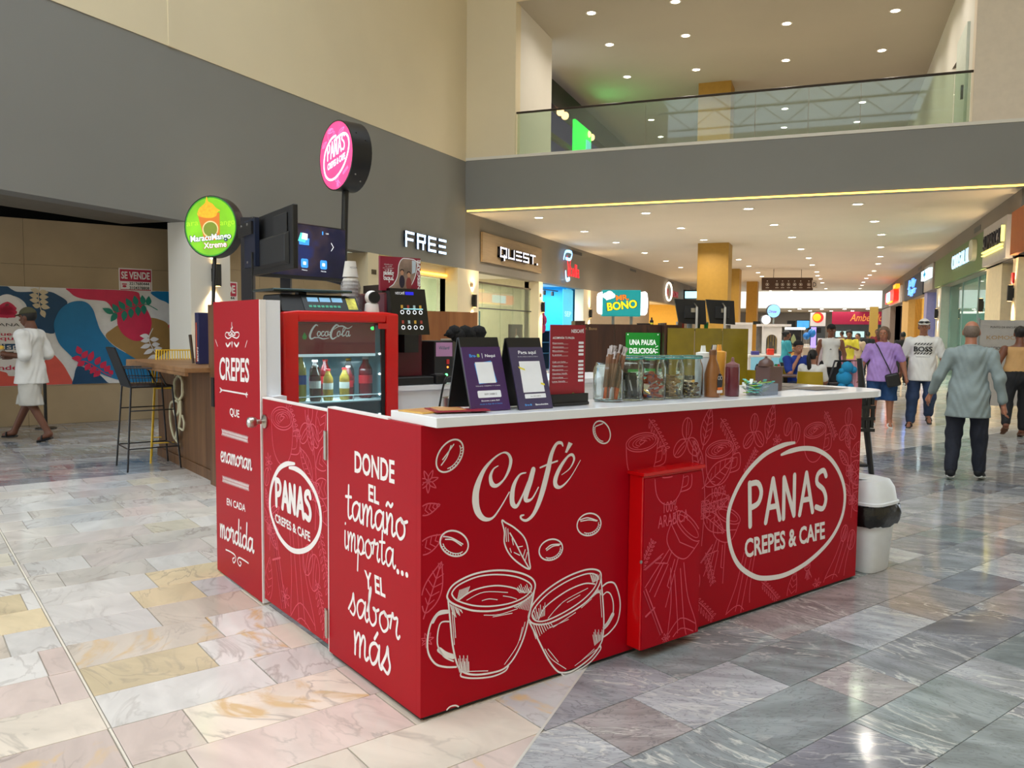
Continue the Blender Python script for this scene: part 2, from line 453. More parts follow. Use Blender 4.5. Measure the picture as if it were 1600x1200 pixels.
for k,(ar,poly,grey,cu,cv) in enumerate(tiles):
 v,f=tile_geo(poly,grey);col=tile_col(grey,cu);sd=(rt.uniform(0,40),rt.uniform(0,40),rt.uniform(-.5,.5)+(0 if grey else.6))
 if k<NT:
  me=bpy.data.meshes.new('floor_tile');me.from_pydata(v,[],f);put_attr(me,[col]*len(v),[sd]*len(v));me.materials.append(TG if grey else TL)
  o=bpy.data.objects.new('floor_tile',me);COL.objects.link(o);o.parent=floor
 else:
  A=rest[grey];b0=len(A[0]);A[0].extend(v);A[1].extend([tuple(b0+i for i in q) for q in f]);A[2].extend([col]*len(v));A[3].extend([sd]*len(v))
for grey in(False,True):
 v,f,c,s_=rest[grey]
 me=bpy.data.meshes.new('far_floor_tiles');me.from_pydata(v,[],f);put_attr(me,c,s_);me.materials.append(TG if grey else TL)
 o=bpy.data.objects.new('far_floor_tiles',me);COL.objects.link(o);o.parent=floor;o['kind']='stuff'
strip=MB()
for u in np.arange(-6.2,1.2,1.85):strip.box(FR(KO,UJ,UK),u,u+1.845,V0-.004,V0+.004,-.005,.0008)
strip.build('expansion_strip',M('strip_grout',(226,218,204),.6),floor)
MB().box(I4,XB-.005,XB+.005,-1,7.5,-.005,.0006).build('border_strip',M('strip_grout2',(200,196,186),.6),floor)
zl=lambda Y:5.777+(Y-19.29)*.0322
FX=FR((XL,0,0),(0,1,0),(0,0,1))
wl=MB().prism(FX,[(-8,ZH),(YF,ZH),(YF,zl(YF)),(-8,zl(-8))],-.35,0).build('wall_left',GREY,kind='structure')
tag(wl,'smooth grey band of wall above the left shop fronts',kind='structure')
wc=MB();wc.prism(FX,[(-8,zl(-8)),(YF,zl(YF)),(YF,14),(-8,14)],-.35,.012)
y263=onx(263,30,XL)[1];wc.box(FX,y263-.03,y263+.09,zl(y263),14,.0,.03);
wc.build('wall_left',CREAM,kind='structure')
MB().prism(FX,[(YF,ZH),(66,ZH),(66,ZC),(YF,ZC)],-.35,0).build('wall_left',M('brown_grey_paint',(126,118,106),.7,var=.04,scale=.6),kind='structure')
MB().box(I4,-14,XL-.36,-8,14.7,3.5,3.6).build('ceiling',M('soffit_grey',(120,116,110),.8),kind='structure')
MB().box(I4,-10.1,XL-.351,-8,9.6,ZH,ZH+.25).build('ceiling',M('soffit_brown',(120,112,100),.8),kind='structure')
MB().box(I4,XL-.35,13,YF,YF+.3,ZC,5.80).build('wall_front',GREY,kind='structure')
MB().box(I4,XL,13,YF-.02,YF+.3,5.80,5.87).build('trim_1',OFFW,kind='structure')
led=MB().box(I4,XL+.05,XR+.1,YF-.012,YF+.002,ZC+.0,ZC+.035).build('led_strip',LED)
tag(led,'thin glowing yellow strip along the bottom edge of the bridge','led strip')
MB().box(I4,XL-.3,13,YF+.3,66,ZC,5.75).build('ceiling',CEIL,kind='structure')
MB().box(I4,XL-.35,-7.52,YF,YF+.35,5.86,14).build('wall_front',CREAM,kind='structure')
MB().box(I4,2.66,14,YF,YF+.35,5.86,14).build('wall_front',M('cream_wall_right',(222,208,188),.7,var=.03),kind='structure')
MB().box(I4,-7.87,-7.52,YF+.35,22.4,5.75,ZU).build('wall_upper',OFFW,kind='structure')
MB().box(I4,2.66,3.0,YF+.35,60,5.75,ZU).build('wall_upper',OFFW,kind='structure')
MB().box(I4,-14,3.0,60,60.3,5.75,ZU).build('wall_upper',M('upper_back_paint',(168,160,165),.8),kind='structure')
MB().box(I4,-14,-13.7,22,60,5.75,ZU).build('wall_upper',OFFW,kind='structure')
MB().box(I4,-14,3.0,YF+.05,60,ZU,ZU+.2).build('ceiling',UCEIL,kind='structure')
MB().box(I4,-7.52,2.66,YF,YF+.05,ZU,14).build('wall_front',CREAM,kind='structure')
dj=MB();dj.box(I4,2.6,2.66,20.4,21.9,5.8,8.2);o=dj.build('door_1',M('pale_door',(205,212,200),.5),kind='structure')
hm=MB();hm.box(I4,2.55,2.6,20.55,20.6,6.6,6.9);hm.build('door_handle',BLACKM,o)
MB().box(I4,13,13.3,-15,YF+.3,0,14).build('wall_right',CREAM,kind='structure')
MB().box(I4,-16,13,-15.3,-15,0,14).build('wall_back',CREAM,kind='structure')
MB().box(I4,-16,13.3,9.5,YF+.3,14,14.2).build('ceiling',CREAM,kind='structure');MB().box(I4,4.5,13.3,-15,9.5,14,14.2).build('ceiling',CREAM,kind='structure')  # latter slab: unseen roof part added to keep skylight off the counter front
up_=Plane((2.655,0,0),(0,-1,0),(0,0,1));MB().prism(up_.fr,up_.pts([(1513,68),(1489,108),(1513,101)]),.0,.02).build('window_2',M('dark_pane',(20,22,28),.2),kind='structure')
for k,ty in enumerate((-9.,-5.,-1.,3.,7.)):
 t=MB();zb,zt=13.0,14.0
 t.tube([(-9,ty,zb),(13,ty,zb)],.06);t.tube([(-9,ty,zt),(13,ty,zt)],.06)
 xs=np.linspace(-9,13,18)
 for i in range(17):t.tube([(xs[i],ty,zb if i%2 else zt),(xs[i+1],ty,zt if i%2 else zb)],.035,5)
 tag(t.build('roof_truss',M('white_steel',(225,225,222),.5)),'white steel truss under the atrium skylight, %s from the bridge'%('fifth','fourth','third','second','first')[k],'truss','trusses under the skylight')
FXR=FR((XR,0,0),(0,-1,0),(0,0,1))
MB().box(I4,XR,XR+.35,YF+.3,66,ZH+.05,ZC).build('wall_right',M('brown_grey_paint2',(122,113,103),.7,var=.04,scale=.6),kind='structure')
rail=thing('glass_railing','clear glass railing with dark steel handrail along the upper bridge','railing',(-2.4,YF+.1,5.87))
xs=[-7.5]+[onp(px,180,(0,YF+.12,0),np.array([0,1.,0]))[0] for px in(1009,1180,1263,1344,1489)]+[2.62]
RG=glass_mat('railing_glass',(226,236,226),.06)
for a,b in zip(xs[:-1],xs[1:]):
 MB().box(I4,a+.004,b-.004,YF+.1,YF+.112,5.87,6.9).build('glass_pane',RG,rail)
MB().tube([(-7.52,YF+.106,6.93),(2.66,YF+.106,6.93)],.028,8).build('handrail',M('rail_steel',(70,62,56),.35,.6),rail,smooth=True)
YEL=M('ochre_column_paint',(166,126,44),.6,var=.05);GRB=M('column_side_paint',(150,140,128),.7)
def column(x0,x1,y0,y1,z0,z1,lab):
 o=MB().box(I4,x0,x1,y0,y1,z0,z1).build('column',YEL);tag(o,lab,'column');o['kind']='structure'
column(-4.3,-3.25,29.0,30.1,0,ZC,'ochre yellow square column nearest in the hall')
column(-4.75,-4.1,41.4,42.4,0,ZC,'ochre yellow column behind the nearest one')
column(-4.75,-4.1,52.4,53.4,0,ZC,'third ochre yellow column further down the hall')
column(-4.25,-3.2,27.95,29,5.75,ZU,'ochre yellow column upstairs behind the glass railing')
LOW=[(x,y) for y,xs_ in((21.1,(-7.4,-4.47,-1.92,.57)),(24.5,(-7.1,-4.14,-1.51,1.1)),(27.9,(-6.94,-3.95,-1.16,1.46)),(32.,(-6.8,-1.,1.66)),(36.,(-6.7,-3.62,-.82,1.88)),(39.8,(-6.7,-3.53,-.75,2.)),(44.4,(-3.47,-.6,2.05)),(47.5,(-3.5,-.6,2.)),(50.4,(-.47,1.95)),(54.5,(-.4,1.95)),(58,(2.,)),(62.2,(2.04,-.2,-4.1)),(64.6,(-4.1,-2.6))) for x in xs_]
UPP=[(x,y) for y,xs_ in((20.9,(-5.96,-3.8,-1.1,1.4)),(23.35,(-6.1,-3.94,-1.28,1.34)),(26.45,(-6.31,-4.11,-1.44,1.2)),(32.1,(-6.67,-1.73,.89)),(35.,(-6.86,-1.9,.8))) for x in xs_]
def downlight(x,y,z,lab,grp,power):
 o=thing('downlight',lab,'downlight',(x,y,z),grp)
 MB().lathe(TR(x,y,z),[(.15,-.001),(.15,-.012),(.11,-.014),(.105,-.001)],16,False).build('trim_ring',OFFW,o)
 MB().cyl(TR(x,y,z),.105,-.009,-.004,16).build('lens',LAMP,o)
 area('downlight_lamp',(x,y,z-.03),.18,power,(1,.93,.83),shape='DISK',spread=150)
ORD='first second third fourth fifth sixth seventh eighth ninth tenth eleventh twelfth thirteenth'.split()
def where(lst,x,y):
 ys=sorted(set(q[1] for q in lst));xs_=sorted(q[0] for q in lst if q[1]==y);return '%s row from the railing side, %s from the left'%(ORD[ys.index(y)],ORD[xs_.index(x)])
for x,y in LOW:downlight(x,y,ZC,'round downlight in the lower ceiling, '+where(LOW,x,y),'downlights of the lower ceiling',48)
for x,y in UPP:downlight(x,y,ZU,'round downlight in the upper ceiling, '+where(UPP,x,y),'downlights of the upper ceiling',30)
yl=lambda px:float(onx(px,450,XL)[1])
zpx=lambda px,py:float(onx(px,py,XL)[2])
HU=-11.2
HF=FR(kw(HU,0,0),UK,UZ)
HP=Plane(kw(HU,0,0),UK,UZ)
MB().box(HF,-6,2.6,2.6,3.6,-.6,-.5).build('wall_left',M('gap_shade',(10,10,11),.9),kind='structure')  # black box, its colour stands in for shade in the gap above the hoarding
hb=thing('hoarding','beige painted board hoarding closing the empty shop behind the mural banner','hoarding',kw(HU,-.5,0))
vj=HP.at(38,430)[0]
for a,b in((-6,vj-2.44),(vj-2.44,vj),(vj,2.35)):
 for z0,z1 in((0,1.2),(1.2,2.36),(2.36,3.02)):
  MB().box(HF,a+.002,b-.002,z0+.002,z1-.002,-.06,-.001).build('board',BEIGE,hb)
MB().box(HF,-6,2.35,0,3.0,-.1,-.07).build('light_stop_sheet',M('gap_shade',None),hb)  # unseen sheet added to stop light leaking through the board joints
def se_vende(name_lab,pl,x0,x1,y0,y1):
 o=thing('sale_sign',name_lab,'sign',tf(pl.fr,[(x0,y0,0)])[0])
 MB().box(pl.fr,x0,x1,y0,y1,.002,.008).build('sign_board',WHITE,o)
 w,h=x1-x0,y1-y0
 r=MB();r.box(pl.fr,x0+.03*w,x1-.03*w,y0+.44*h,y1-.05*h,.008,.011)
 r.stroke(pl.fr,[(x0+.04*w,y0+.05*h),(x1-.04*w,y0+.05*h),(x1-.04*w,y0+.44*h),(x0+.04*w,y0+.44*h)],.025*w,True,False,.0095)
 r.prism(pl.fr,ell(x0+.16*w,y0+.2*h,.06*w,.05*h),.008,.011);r.box(pl.fr,x0+.09*w,x0+.23*w,y0+.27*h,y0+.32*h,.008,.011)
 r.build('red_print',M('sale_red',(196,28,70),.5),o)
 t=MB();text(t,pl.fr,'SE VENDE',x0+w/2,y0+.54*h,.32*h,.86*w,off=.03,z=.0125);t.build('lettering',WHITE,o)
 for s_,dy in(('3217680444',.27),('3104378808',.08)):t=MB();text(t,pl.fr,s_,x0+.61*w,y0+dy*h,.13*h,.6*w,off=.02,z=.0105);t.build('phone_number',BLACKP,o)
a,b=HP.at(186,454),HP.at(237,421)
se_vende('white and red for sale board with two phone numbers above the mural banner',HP,a[0],b[0],a[1],b[1])
bn=thing('mural_banner','long printed banner of blue, pink and tan shapes on the hoarding','banner',kw(HU+.01,0,.58))
BF=HP;b0=-3.4;b1=BF.at(275,500)[0]
MB().box(HF,b0,b1,.59,2.035,.0,.012).build('banner_sheet',M('banner_white',(232,230,230),.45),bn)
bz=lambda l:[BF.at(x/5.714,430+y/5.714) for x,y in l]
def bshape(nm,col,pts,z,smooth=True):
 p=bz(pts)
 if smooth:p=[tuple(q) for q in smoothline(p,4,True)]
 p=[(max(b0,min(b1,x)),max(.595,min(2.03,y))) for x,y in p]
 MB().flat(HF,p,z).build(nm,col,bn)
NAVY=M('mural_navy',(20,72,112),.45);MBLUE=M('mural_blue',(16,122,178),.45);MPINK=M('mural_pink',(214,40,84),.45)
MTAN=M('mural_tan',(168,130,76),.45);MORG=M('mural_coral',(226,92,80),.45);MGRN=M('mural_green',(10,130,110),.45);MBG=M('mural_beige',(214,198,168),.45)
bshape('navy_shape',NAVY,[(-500,60),(0,70),(60,95),(110,130),(180,150),(420,145),(520,180),(600,240),(560,300),(500,400),(480,520),(330,480),(260,380),(230,260),(150,195),(60,185),(-60,225),(-300,300),(-700,300)],.016)
bshape('tan_shape',MTAN,[(940,540),(1000,480),(1080,430),(1200,380),(1345,380),(1420,395),(1490,430),(1540,520),(1545,600),(1520,660),(1430,720),(1290,790),(1180,765),(1120,690),(1010,620)],.016)
bshape('pink_shape',MPINK,[(590,112),(760,112),(1000,130),(1215,148),(1250,200),(1300,290),(1340,370),(1350,440),(1320,540),(1250,583),(1180,580),(1100,530),(1050,450),(1040,380),(1000,300),(950,240),(880,225),(760,215),(670,190),(620,150)],.02)
bshape('blue_shape',MBLUE,[(480,470),(490,390),(540,300),(620,245),(710,230),(780,250),(830,310),(860,400),(900,500),(1000,620),(1130,700),(1260,770),(1500,840),(1560,985),(1300,985),(1100,945),(950,900),(800,830),(700,780),(600,690),(520,600)],.024)
bshape('blue_corner',MBLUE,[(1350,148),(1600,150),(1600,310),(1480,240),(1410,210)],.016)
bshape('pink_edge',MPINK,[(1500,450),(1590,395),(1600,720),(1530,660),(1550,580),(1540,510)],.018)
bshape('coral_shape',MORG,[(450,700),(530,760),(600,860),(645,990),(450,1000),(300,990),(380,800)],.016)
bshape('coral_edge',MORG,[(-600,800),(0,855),(80,900),(220,905),(240,1000),(-600,1020)],.016)
bshape('navy_foot',NAVY,[(665,1000),(660,900),(690,810),(760,830),(850,880),(900,900),(960,1000)],.026)
bshape('white_disc',WHITE,ell(60,500,190,330),.018)
def sprig(nm,mat,stem,pairs,L,w,z):
 m=MB();s=bz(stem);m.stroke(HF,s,.012,z=z)
 for x,y,dx,dy in pairs:m.flat(HF,petal(*bz([(x,y)])[0],*bz([(x+dx,y+dy)])[0],w),z+.0008)
 m.build(nm,mat,bn)
sprig('beige_sprig',MBG,[(350,110),(340,200),(370,340)],[(345,150,-75,-25),(345,150,85,5),(342,190,-85,-15),(345,195,88,0),(345,230,-85,-10),(350,235,80,8),(355,280,-70,-15),(360,275,85,18),(368,310,30,70)],0,.075,.028)
sprig('green_sprig',MGRN,[(1000,345),(1100,310),(1200,275),(1300,260),(1400,310)],[(1010,340,-100,-45),(1050,330,-50,-75),(1110,305,-55,-75),(1170,285,-50,-80),(1215,270,-20,-90),(1275,262,-10,-85),(1320,270,5,-85),(1040,340,-55,75),(1110,315,-10,98),(1165,295,0,90),(1225,275,5,92),(1275,265,10,88)],0,.085,.03)
sprig('pink_sprig',MPINK,[(690,770),(760,770),(850,820),(940,880),(990,900)],[(715,705,-30,-75),(730,740,50,-68),(790,770,40,-95),(850,800,40,-75),(895,830,50,-65),(930,860,50,-55),(730,745,-95,-5),(750,770,-65,40),(800,790,-45,60),(850,815,-50,65),(890,850,-60,60),(970,880,35,-30)],0,.085,.032)
sprig('white_sprig',WHITE,[(1360,475),(1325,580),(1400,720)],[(1330,545,-88,-5),(1335,575,-85,15),(1335,575,80,-5),(1340,620,-92,30),(1350,620,75,-5),(1365,660,-88,45),(1370,660,75,-10),(1400,715,-90,35)],0,.075,.032)
ap=MB()
for k,(x0,x1,y) in enumerate(((8,125,292),(0,130,325),(8,122,355))):ap.stroke(HF,bz([(x0,y),((x0+x1)/2,y-12),(x1,y+6)]),[.08,.14,.06],z=.022)
ap.build('apple_print',MPINK,bn)
lf=MB();lf.flat(HF,petal(*bz([(48,278)])[0],*bz([(76,255)])[0],.045),.022);lf.build('apple_leaf',MGRN,bn)
bt=MB();DK=M('print_dark',(60,58,62),.5)
for s,x,y,h,w in(('GRAN MANZANA',175,456,.045,1.),('322-727-0',260,738,.1,.95)):
 bt=MB();q=bz([(x,y)])[0];text(bt,HF,s,q[0],q[1],h,w,align='r',z=.022);bt.build('lettering',DK,bn)
bt=MB()
for s,x,y,h,w in(('Tu marca puede',205,540,.055,.95),('estar aquí',155,578,.055,.7),('Vende tu',290,840,.07,.62)):
 bt=MB();q=bz([(x,y)])[0];text(bt,HF,s,q[0],q[1],h,w,align='r',z=.022,off=.01);bt.build('pink_lettering',MPINK,bn)
q=bz([(-300,668),(255,612)]);MB().flat(HF,[q[0],(q[1][0],q[0][1]),q[1],(q[0][0],q[1][1])],.021).build('navy_bar',NAVY,bn)
bt=MB();q=bz([(170,658)])[0];text(bt,HF,'Local disp',q[0],q[1],.08,.75,align='r',z=.024);bt.build('bar_lettering',WHITE,bn)
def sconce(p,n,lab,x=None):
 """black up-and-down wall lamp; p on the wall, n wall normal"""
 n=np.array(n,float);t=np.cross(UZ,n);fr=FR(p,t,UZ,n)
 o=thing('wall_sconce',lab,'wall lamp',p,'up and down lamps on the shop pillars')
 MB().box(fr,-.05,.05,-.17,.17,.02,.12).build('lamp_body',SCON,o,bevel=.004)
 MB().box(fr,-.04,.04,-.1,.1,0,.02).build('wall_plate',SCON,o)
 g=MB();g.box(fr,-.035,.035,.166,.172,.035,.105);g.box(fr,-.035,.035,-.172,-.166,.035,.105);g.build('lens',M('sconce_glow',(255,220,150),.4,emit=14,ecol=(255,205,120)),o)
 q=np.array(p)+n*.075
 area('sconce_lamp',tuple(q+UZ*.19),.06,9,(1,.74,.42),(math.pi,0,0),'SQUARE',spread=100);area('sconce_lamp',tuple(q-UZ*.19),.06,9,(1,.74,.42),(0,0,0),'SQUARE',spread=100)
def pillar(y0,y1,x0=XL-.5,x1=XL,z1=ZH,nm='wall_left',mat=None):
 MB().box(I4,x0,x1,y0,y1,0,z1).build(nm,mat or OFFW,kind='structure')
pillar(yl(298),yl(360),XL-.42)
sconce((XL,onx(333,430,XL)[1],onx(333,430,XL)[2]),(1,0,0),'black up-and-down lamp on the white pillar behind the green round sign')
h2=thing('hoarding','plain beige board hoarding behind the kiosk televisions','hoarding',(XL-.5,12.5,0))
F2=FR((XL-.5,0,0),(0,1,0),(0,0,1))
for a,b in((yl(360)-.6,11.9),(11.9,13.2),(13.2,yl(575)-.01)):
 for z0,z1 in((0,1.22),(1.22,2.44),(2.44,3.42)):
  MB().box(F2,a+.003,b-.003,z0+.002,z1-.002,-.06,0).build('board',BEIGE,h2)
MB().box(F2,yl(360)-.6,yl(575)-.02,0,3.4,-.1,-.07).build('light_stop_sheet',M('gap_shade',None),h2)  # added behind these boards only to block light at the seams
P2=Plane((XL-.5,0,0),(0,1,0),(0,0,1))
a,b=P2 .at(357,478),P2 .at(370,441);se_vende('white and red for sale board on the hoarding beside the white pillar',P2,b[0]-.85,b[0],a[1],b[1])
def room(y0,y1,x1,depth,wallm,z=ZH,nm='wall_left',side=1):
 """back and side walls and ceiling of a shop; x1 = front plane, side = -1 goes to -X"""
 xb=x1-depth*side;lo,hi=min(xb,x1),max(xb,x1);m=MB()
 m.box(I4,min(xb,xb-.1*side),max(xb,xb-.1*side),y0,y1,0,z+.2);m.box(I4,lo,hi,y0-.08,y0,0,z+.2);m.box(I4,lo,hi,y1,y1+.08,0,z+.2)
 m.build(nm,wallm,kind='structure')
 MB().box(I4,lo,hi,y0,y1,z+.1,z+.2).build('ceiling',OFFW,kind='structure')
pillar(yl(575),yl(592),mat=CREAM);pillar(yl(715),yl(748),mat=CREAM);pillar(yl(842),yl(848),mat=CREAM);pillar(yl(912),yl(923),mat=CREAM)
SG=glass_mat('shop_glass',(226,234,226),.05)
ya,yb=yl(592),yl(715)
room(ya,yb,XL-.35,5,M('free_wall',(226,228,204),.7));area('shop_light',(XL-2.2,(ya+yb)/2,3.0),2,150,(1,.95,.8),size_y=3)
cv=MB();cv.box(I4,XL-.34,XL-.30,ya,yb,ZH-.22,ZH-.18);o=cv.build('cove_light',LED);tag(o,'glowing warm cove strip over the entrance under the pale blue wall letters','led strip')
MB().box(I4,XL-.5,XL-.34,ya,yb,ZH-.28,ZH+.02).build('trim_2',CREAM,kind='structure')
w=thing('shop_window','glass shop window of the entrance under the pale blue wall letters','window',(XL-.6,(ya+yb)/2,0))
for p,q in((ya,yl(640)),(yl(640),yl(677)),(yl(677),yb)):MB().box(I4,XL-.62,XL-.6,p+.01,q-.01,0,ZH-.28).build('glass_pane',SG,w)
def letters(lab,chars,mat,smat=None,nm='sign_letters'):
 """chars: (char, frame, x, y, h, w, depth)"""
 p0=tf(chars[0][1],[(chars[0][2],chars[0][3],0)])[0]
 o=thing(nm,lab,'sign',p0)
 for c,fr,x,y,h,w,d in chars:
  m=MB();text3(m,fr,c,x,y,h,w,d,.012,'l');m.build('letter',mat,o)
 return o
BLUEGLOW=M('blue_white_glow',(225,238,255),.4,emit=1.6,ecol=(190,220,255))
PW=Plane((XL,0,0),(0,1,0),(0,0,1))
f0,f1=PW.at(629,375),PW.at(697,388);zb=3.28;st=(f1[0]-f0[0])/4
o=thing('sign_letters','glowing pale blue capital letters on the grey wall behind the kiosk','sign',(XL,f0[0],zb))
for k,c in enumerate('FREE'):
 x=f0[0]+k*st;w_=st*.76;t=.065;tx=.075;m=MB();H=.36
 seg={'F':[(0,tx,0,H),(0,w_,H-t,H),(0,w_*.9,H*.5-t/2,H*.5+t/2)],'R':[(0,tx,0,H),(0,w_,H-t,H),(w_-tx,w_,H*.48,H),(0,w_,H*.42,H*.42+t),(w_*.62,w_*.62+tx,0,H*.45)],'E':[(0,tx,0,H),(0,w_,H-t,H),(0,w_*.92,H*.5-t/2,H*.5+t/2),(0,w_,0,t)]}[c]
 if k==3:seg=seg[1:]
 n_=MB()
 for x0,x1,y0,y1 in seg:n_.box(PW.fr,x+x0,x+x1,zb+y0,zb+y1,.03,.07);m.box(PW.fr,x+x0+.004,x+x1-.004,zb+y0+.004,zb+y1-.004,.0702,.074)
 l=n_.build('letter',M('letter_side',(60,70,86),.5),o);m.build('letter_face',BLUEGLOW,l)
ya,yb=yl(748),yl(842)
room(ya,yb,XL-.35,6,M('quest_wall',(222,212,184),.7));area('shop_light',(XL-2.6,(ya+yb)/2,3.0),2,170,(1,.93,.78),size_y=4)
w=thing('shop_window','glass shop window below the brown sign board','window',(XL-.3,(ya+yb)/2,0))
for p,q in((ya,yl(769)),(yl(769),yl(797)),(yl(797),yl(816)),(yl(816),yb)):MB().box(I4,XL-.32,XL-.3,p+.01,q-.01,0,2.75).build('glass_pane',SG,w)
MB().box(I4,XL-.34,XL-.28,ya,yb,2.75,2.8).build('top_bar',M('bronze_bar',(120,110,92),.4,.5),w)
MB().tube([(XL-.27,ya,2.05),(XL-.27,yb,2.05)],.02).build('cross_bar',BLACKM,w)
board=thing('shop_sign','brown backed sign board with dark edged lit capitals','sign',(XL,ya,3.2))
q0,q1=PW.at(750,410),PW.at(843,396);MB().box(PW.fr,q0[0],q1[0],3.3,4.1,.01,.08).build('sign_board',wood_mat('quest_board',(136,112,82),(156,132,98),axis=1),board,bevel=.008)
x=q0[0]+1.05;st=.62
QW=M('quest_white',(235,235,245),.4,emit=1.3);QB=M('quest_side',(25,22,30),.4)
for k,c in enumerate(['Q','U','E','S','T','.']):
 m=MB();n_=MB();w_=.5 if c!='.' else.09;H=.3;t=.06
 seg={'Q':[(0,t,0,H),(0,w_,H-t,H),(w_-t,w_,0,H),(0,w_,0,t),(w_*.55,w_*.55+.08,-.09,.1)],'U':[(0,t,0,H),(w_-t,w_,0,H),(0,w_,0,t)],'E':[(0,w_,H-t,H),(0,w_,H/2-t/2,H/2+t/2),(0,w_,0,t)],'S':[(0,w_,H-t,H),(0,t,H/2,H),(0,w_,H/2-t/2,H/2+t/2),(w_-t,w_,0,H/2),(0,w_,0,t)],'T':[(0,w_,H-t,H),(w_/2-t/2,w_/2+t/2,0,H)],'.':[(0,w_,0,.07)]}[c]
 for x0,x1,y0,y1 in seg:n_.box(PW.fr,x+x0,x+x1,3.5+y0,3.5+y1,.08,.17);m.box(PW.fr,x+x0+.008,x+x1-.008,3.508+y0,3.492+y1,.17,.178)
 l=n_.build('letter',QB,board);m.build('letter_face',QW,l);x+=st
po=thing('wall_poster','tall framed beach poster inside the shop under the brown board','poster',(XL-3,22,0));fp=FR((XL-1.2,yl(753)+.3,0),(.25,.97,0),UZ)
MB().box(fp,0,1.5,1.35,2.0,0,.03).build('poster_sheet',M('poster_sky',(150,196,226),.5),po);m=MB()
m.flat(fp,[(0.05,1.36),(1.45,1.36),(1.4,1.6),(1.1,1.72),(.9,1.62),(.6,1.7),(.3,1.62),(.1,1.66)],.034);m.build('rocks_print',M('poster_rock',(84,80,84),.6),po)
m=MB();m.flat(fp,ell(.75,1.68,.09,.22),.038);m.build('figure_print',M('poster_figure',(214,200,176),.6),po)
po=thing('advert_poster','dark advertising panel with a seated model in the shop window under the brown board','poster',(XL-.6,yl(820),0));fp=FR((XL-.5,yl(818),0),(0,1,0),UZ)
yw=yl(838)-yl(818);MB().box(fp,0,yw,.1,1.62,0,.04).build('panel_board',M('panel_maroon',(52,24,24),.5),po)
m=MB();m.flat(fp,ell(yw*.5,1.15,.14,.2),.044);m.flat(fp,ell(yw*.5,1.42,.06,.08),.044);m.build('model_print',M('panel_skin',(170,120,96),.6),po)
m=MB();m.flat(fp,ell(yw*.55,1.16,.16,.11),.047);m.build('shirt_print',WHITE,po)
for k,yy in enumerate((20.9,22.2)):
 tb=thing('display_table',('black display table with folded clothes near the window under the brown board','second black display table deeper in the shop under the brown board')[k],'table',(XL-1.6-k,yy,0));m=MB()
 m.box(I4,XL-2.1-k,XL-1.1-k,yy,yy+1.1,.95,1.0);m.build('table_top',BLACKM,tb)
 for dx in(-2.05,-1.17):
  for dy in(.04,1.02):MB().box(I4,XL+dx-k,XL+dx+.05-k,yy+dy,yy+dy+.05,0,.95).build('leg',BLACKM,tb)
 for j,c in enumerate(((38,36,42),(24,120,128),(225,225,228))):
  g=MB().box(I4,XL-1.9-k,XL-1.45-k,yy+.1+j*.33,yy+.38+j*.33,1.0,1.16+.05*j).build('folded_clothes',M('cloth_%d'%j,c,.8),None,bevel=.03,seg=2)
  tag(g,('dark','teal','white')[j]+' folded clothes on the '+('front','rear')[k]+' display table behind the shop window','clothes')
ya,yb=yl(848),yl(912)
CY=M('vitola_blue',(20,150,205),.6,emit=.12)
room(ya,yb,XL-.35,3.2,CY);area('shop_light',(XL-1.4,(ya+yb)/2,3.05),1.4,300,(.75,.93,1),size_y=3.5)
MB().box(I4,XL-.34,XL-.30,yb-1.2,yb-.6,0,3.0).build('door_2',M('vitola_door',(60,190,230),.3,emit=.3),kind='structure')
pn=thing('door_panel_print','bright blue glass panel with faint white lettering by the toy shop','panel',(XL-.25,yb-1.6,0));fp=FR((XL-.24,yl(889),0),(0,1,0),UZ)
MB().box(fp,0,1.25,0,2.95,0,.02).build('panel',M('vitola_panel',(64,196,236),.3,emit=.5),pn);m=MB();text(m,fp,'SEP',.62,1.95,.2,.8,z=.024);text(m,fp,'ropa',.62,1.5,.1,.5,z=.024);m.build('lettering',M('vitola_print',(190,240,255),.4,emit=.6),pn)
trk=thing('track_light','black ceiling track with four spot heads in the blue shop','track light',(XL-.8,ya,2.9));MB().box(I4,XL-.82,XL-.78,ya+.2,yb-.8,2.9,2.94).build('track',BLACKM,trk)
for k in range(4):MB().cyl(TR(XL-.8,ya+.6+k*.95,2.72),.06,0,.16,10).build('spot_head',BLACKM,trk)
sh=thing('toy_shelf','dark shelf unit holding soft toys in the blue shop','shelf',(XL-1.2,ya+1.6,0))
for z in(.6,1.0,1.42):MB().box(I4,XL-1.7,XL-.8,ya+.1,ya+3.2,z-.03,z).build('shelf_board',BLACKM,sh)
for dy in(.1,3.15):MB().box(I4,XL-1.7,XL-.8,ya+dy,ya+dy+.05,0,1.42).build('side_panel',BLACKM,sh)
PL=[M('plush_white',(238,234,228),.9,bump=.3,scale=60),M('plush_cream',(226,208,186),.9,bump=.3,scale=60),M('plush_sky',(120,190,220),.9,bump=.3,scale=60),M('plush_red',(190,30,60),.9),M('plush_green',(80,120,90),.9),M('plush_violet',(110,90,170),.9)]
rr=random.Random(5)
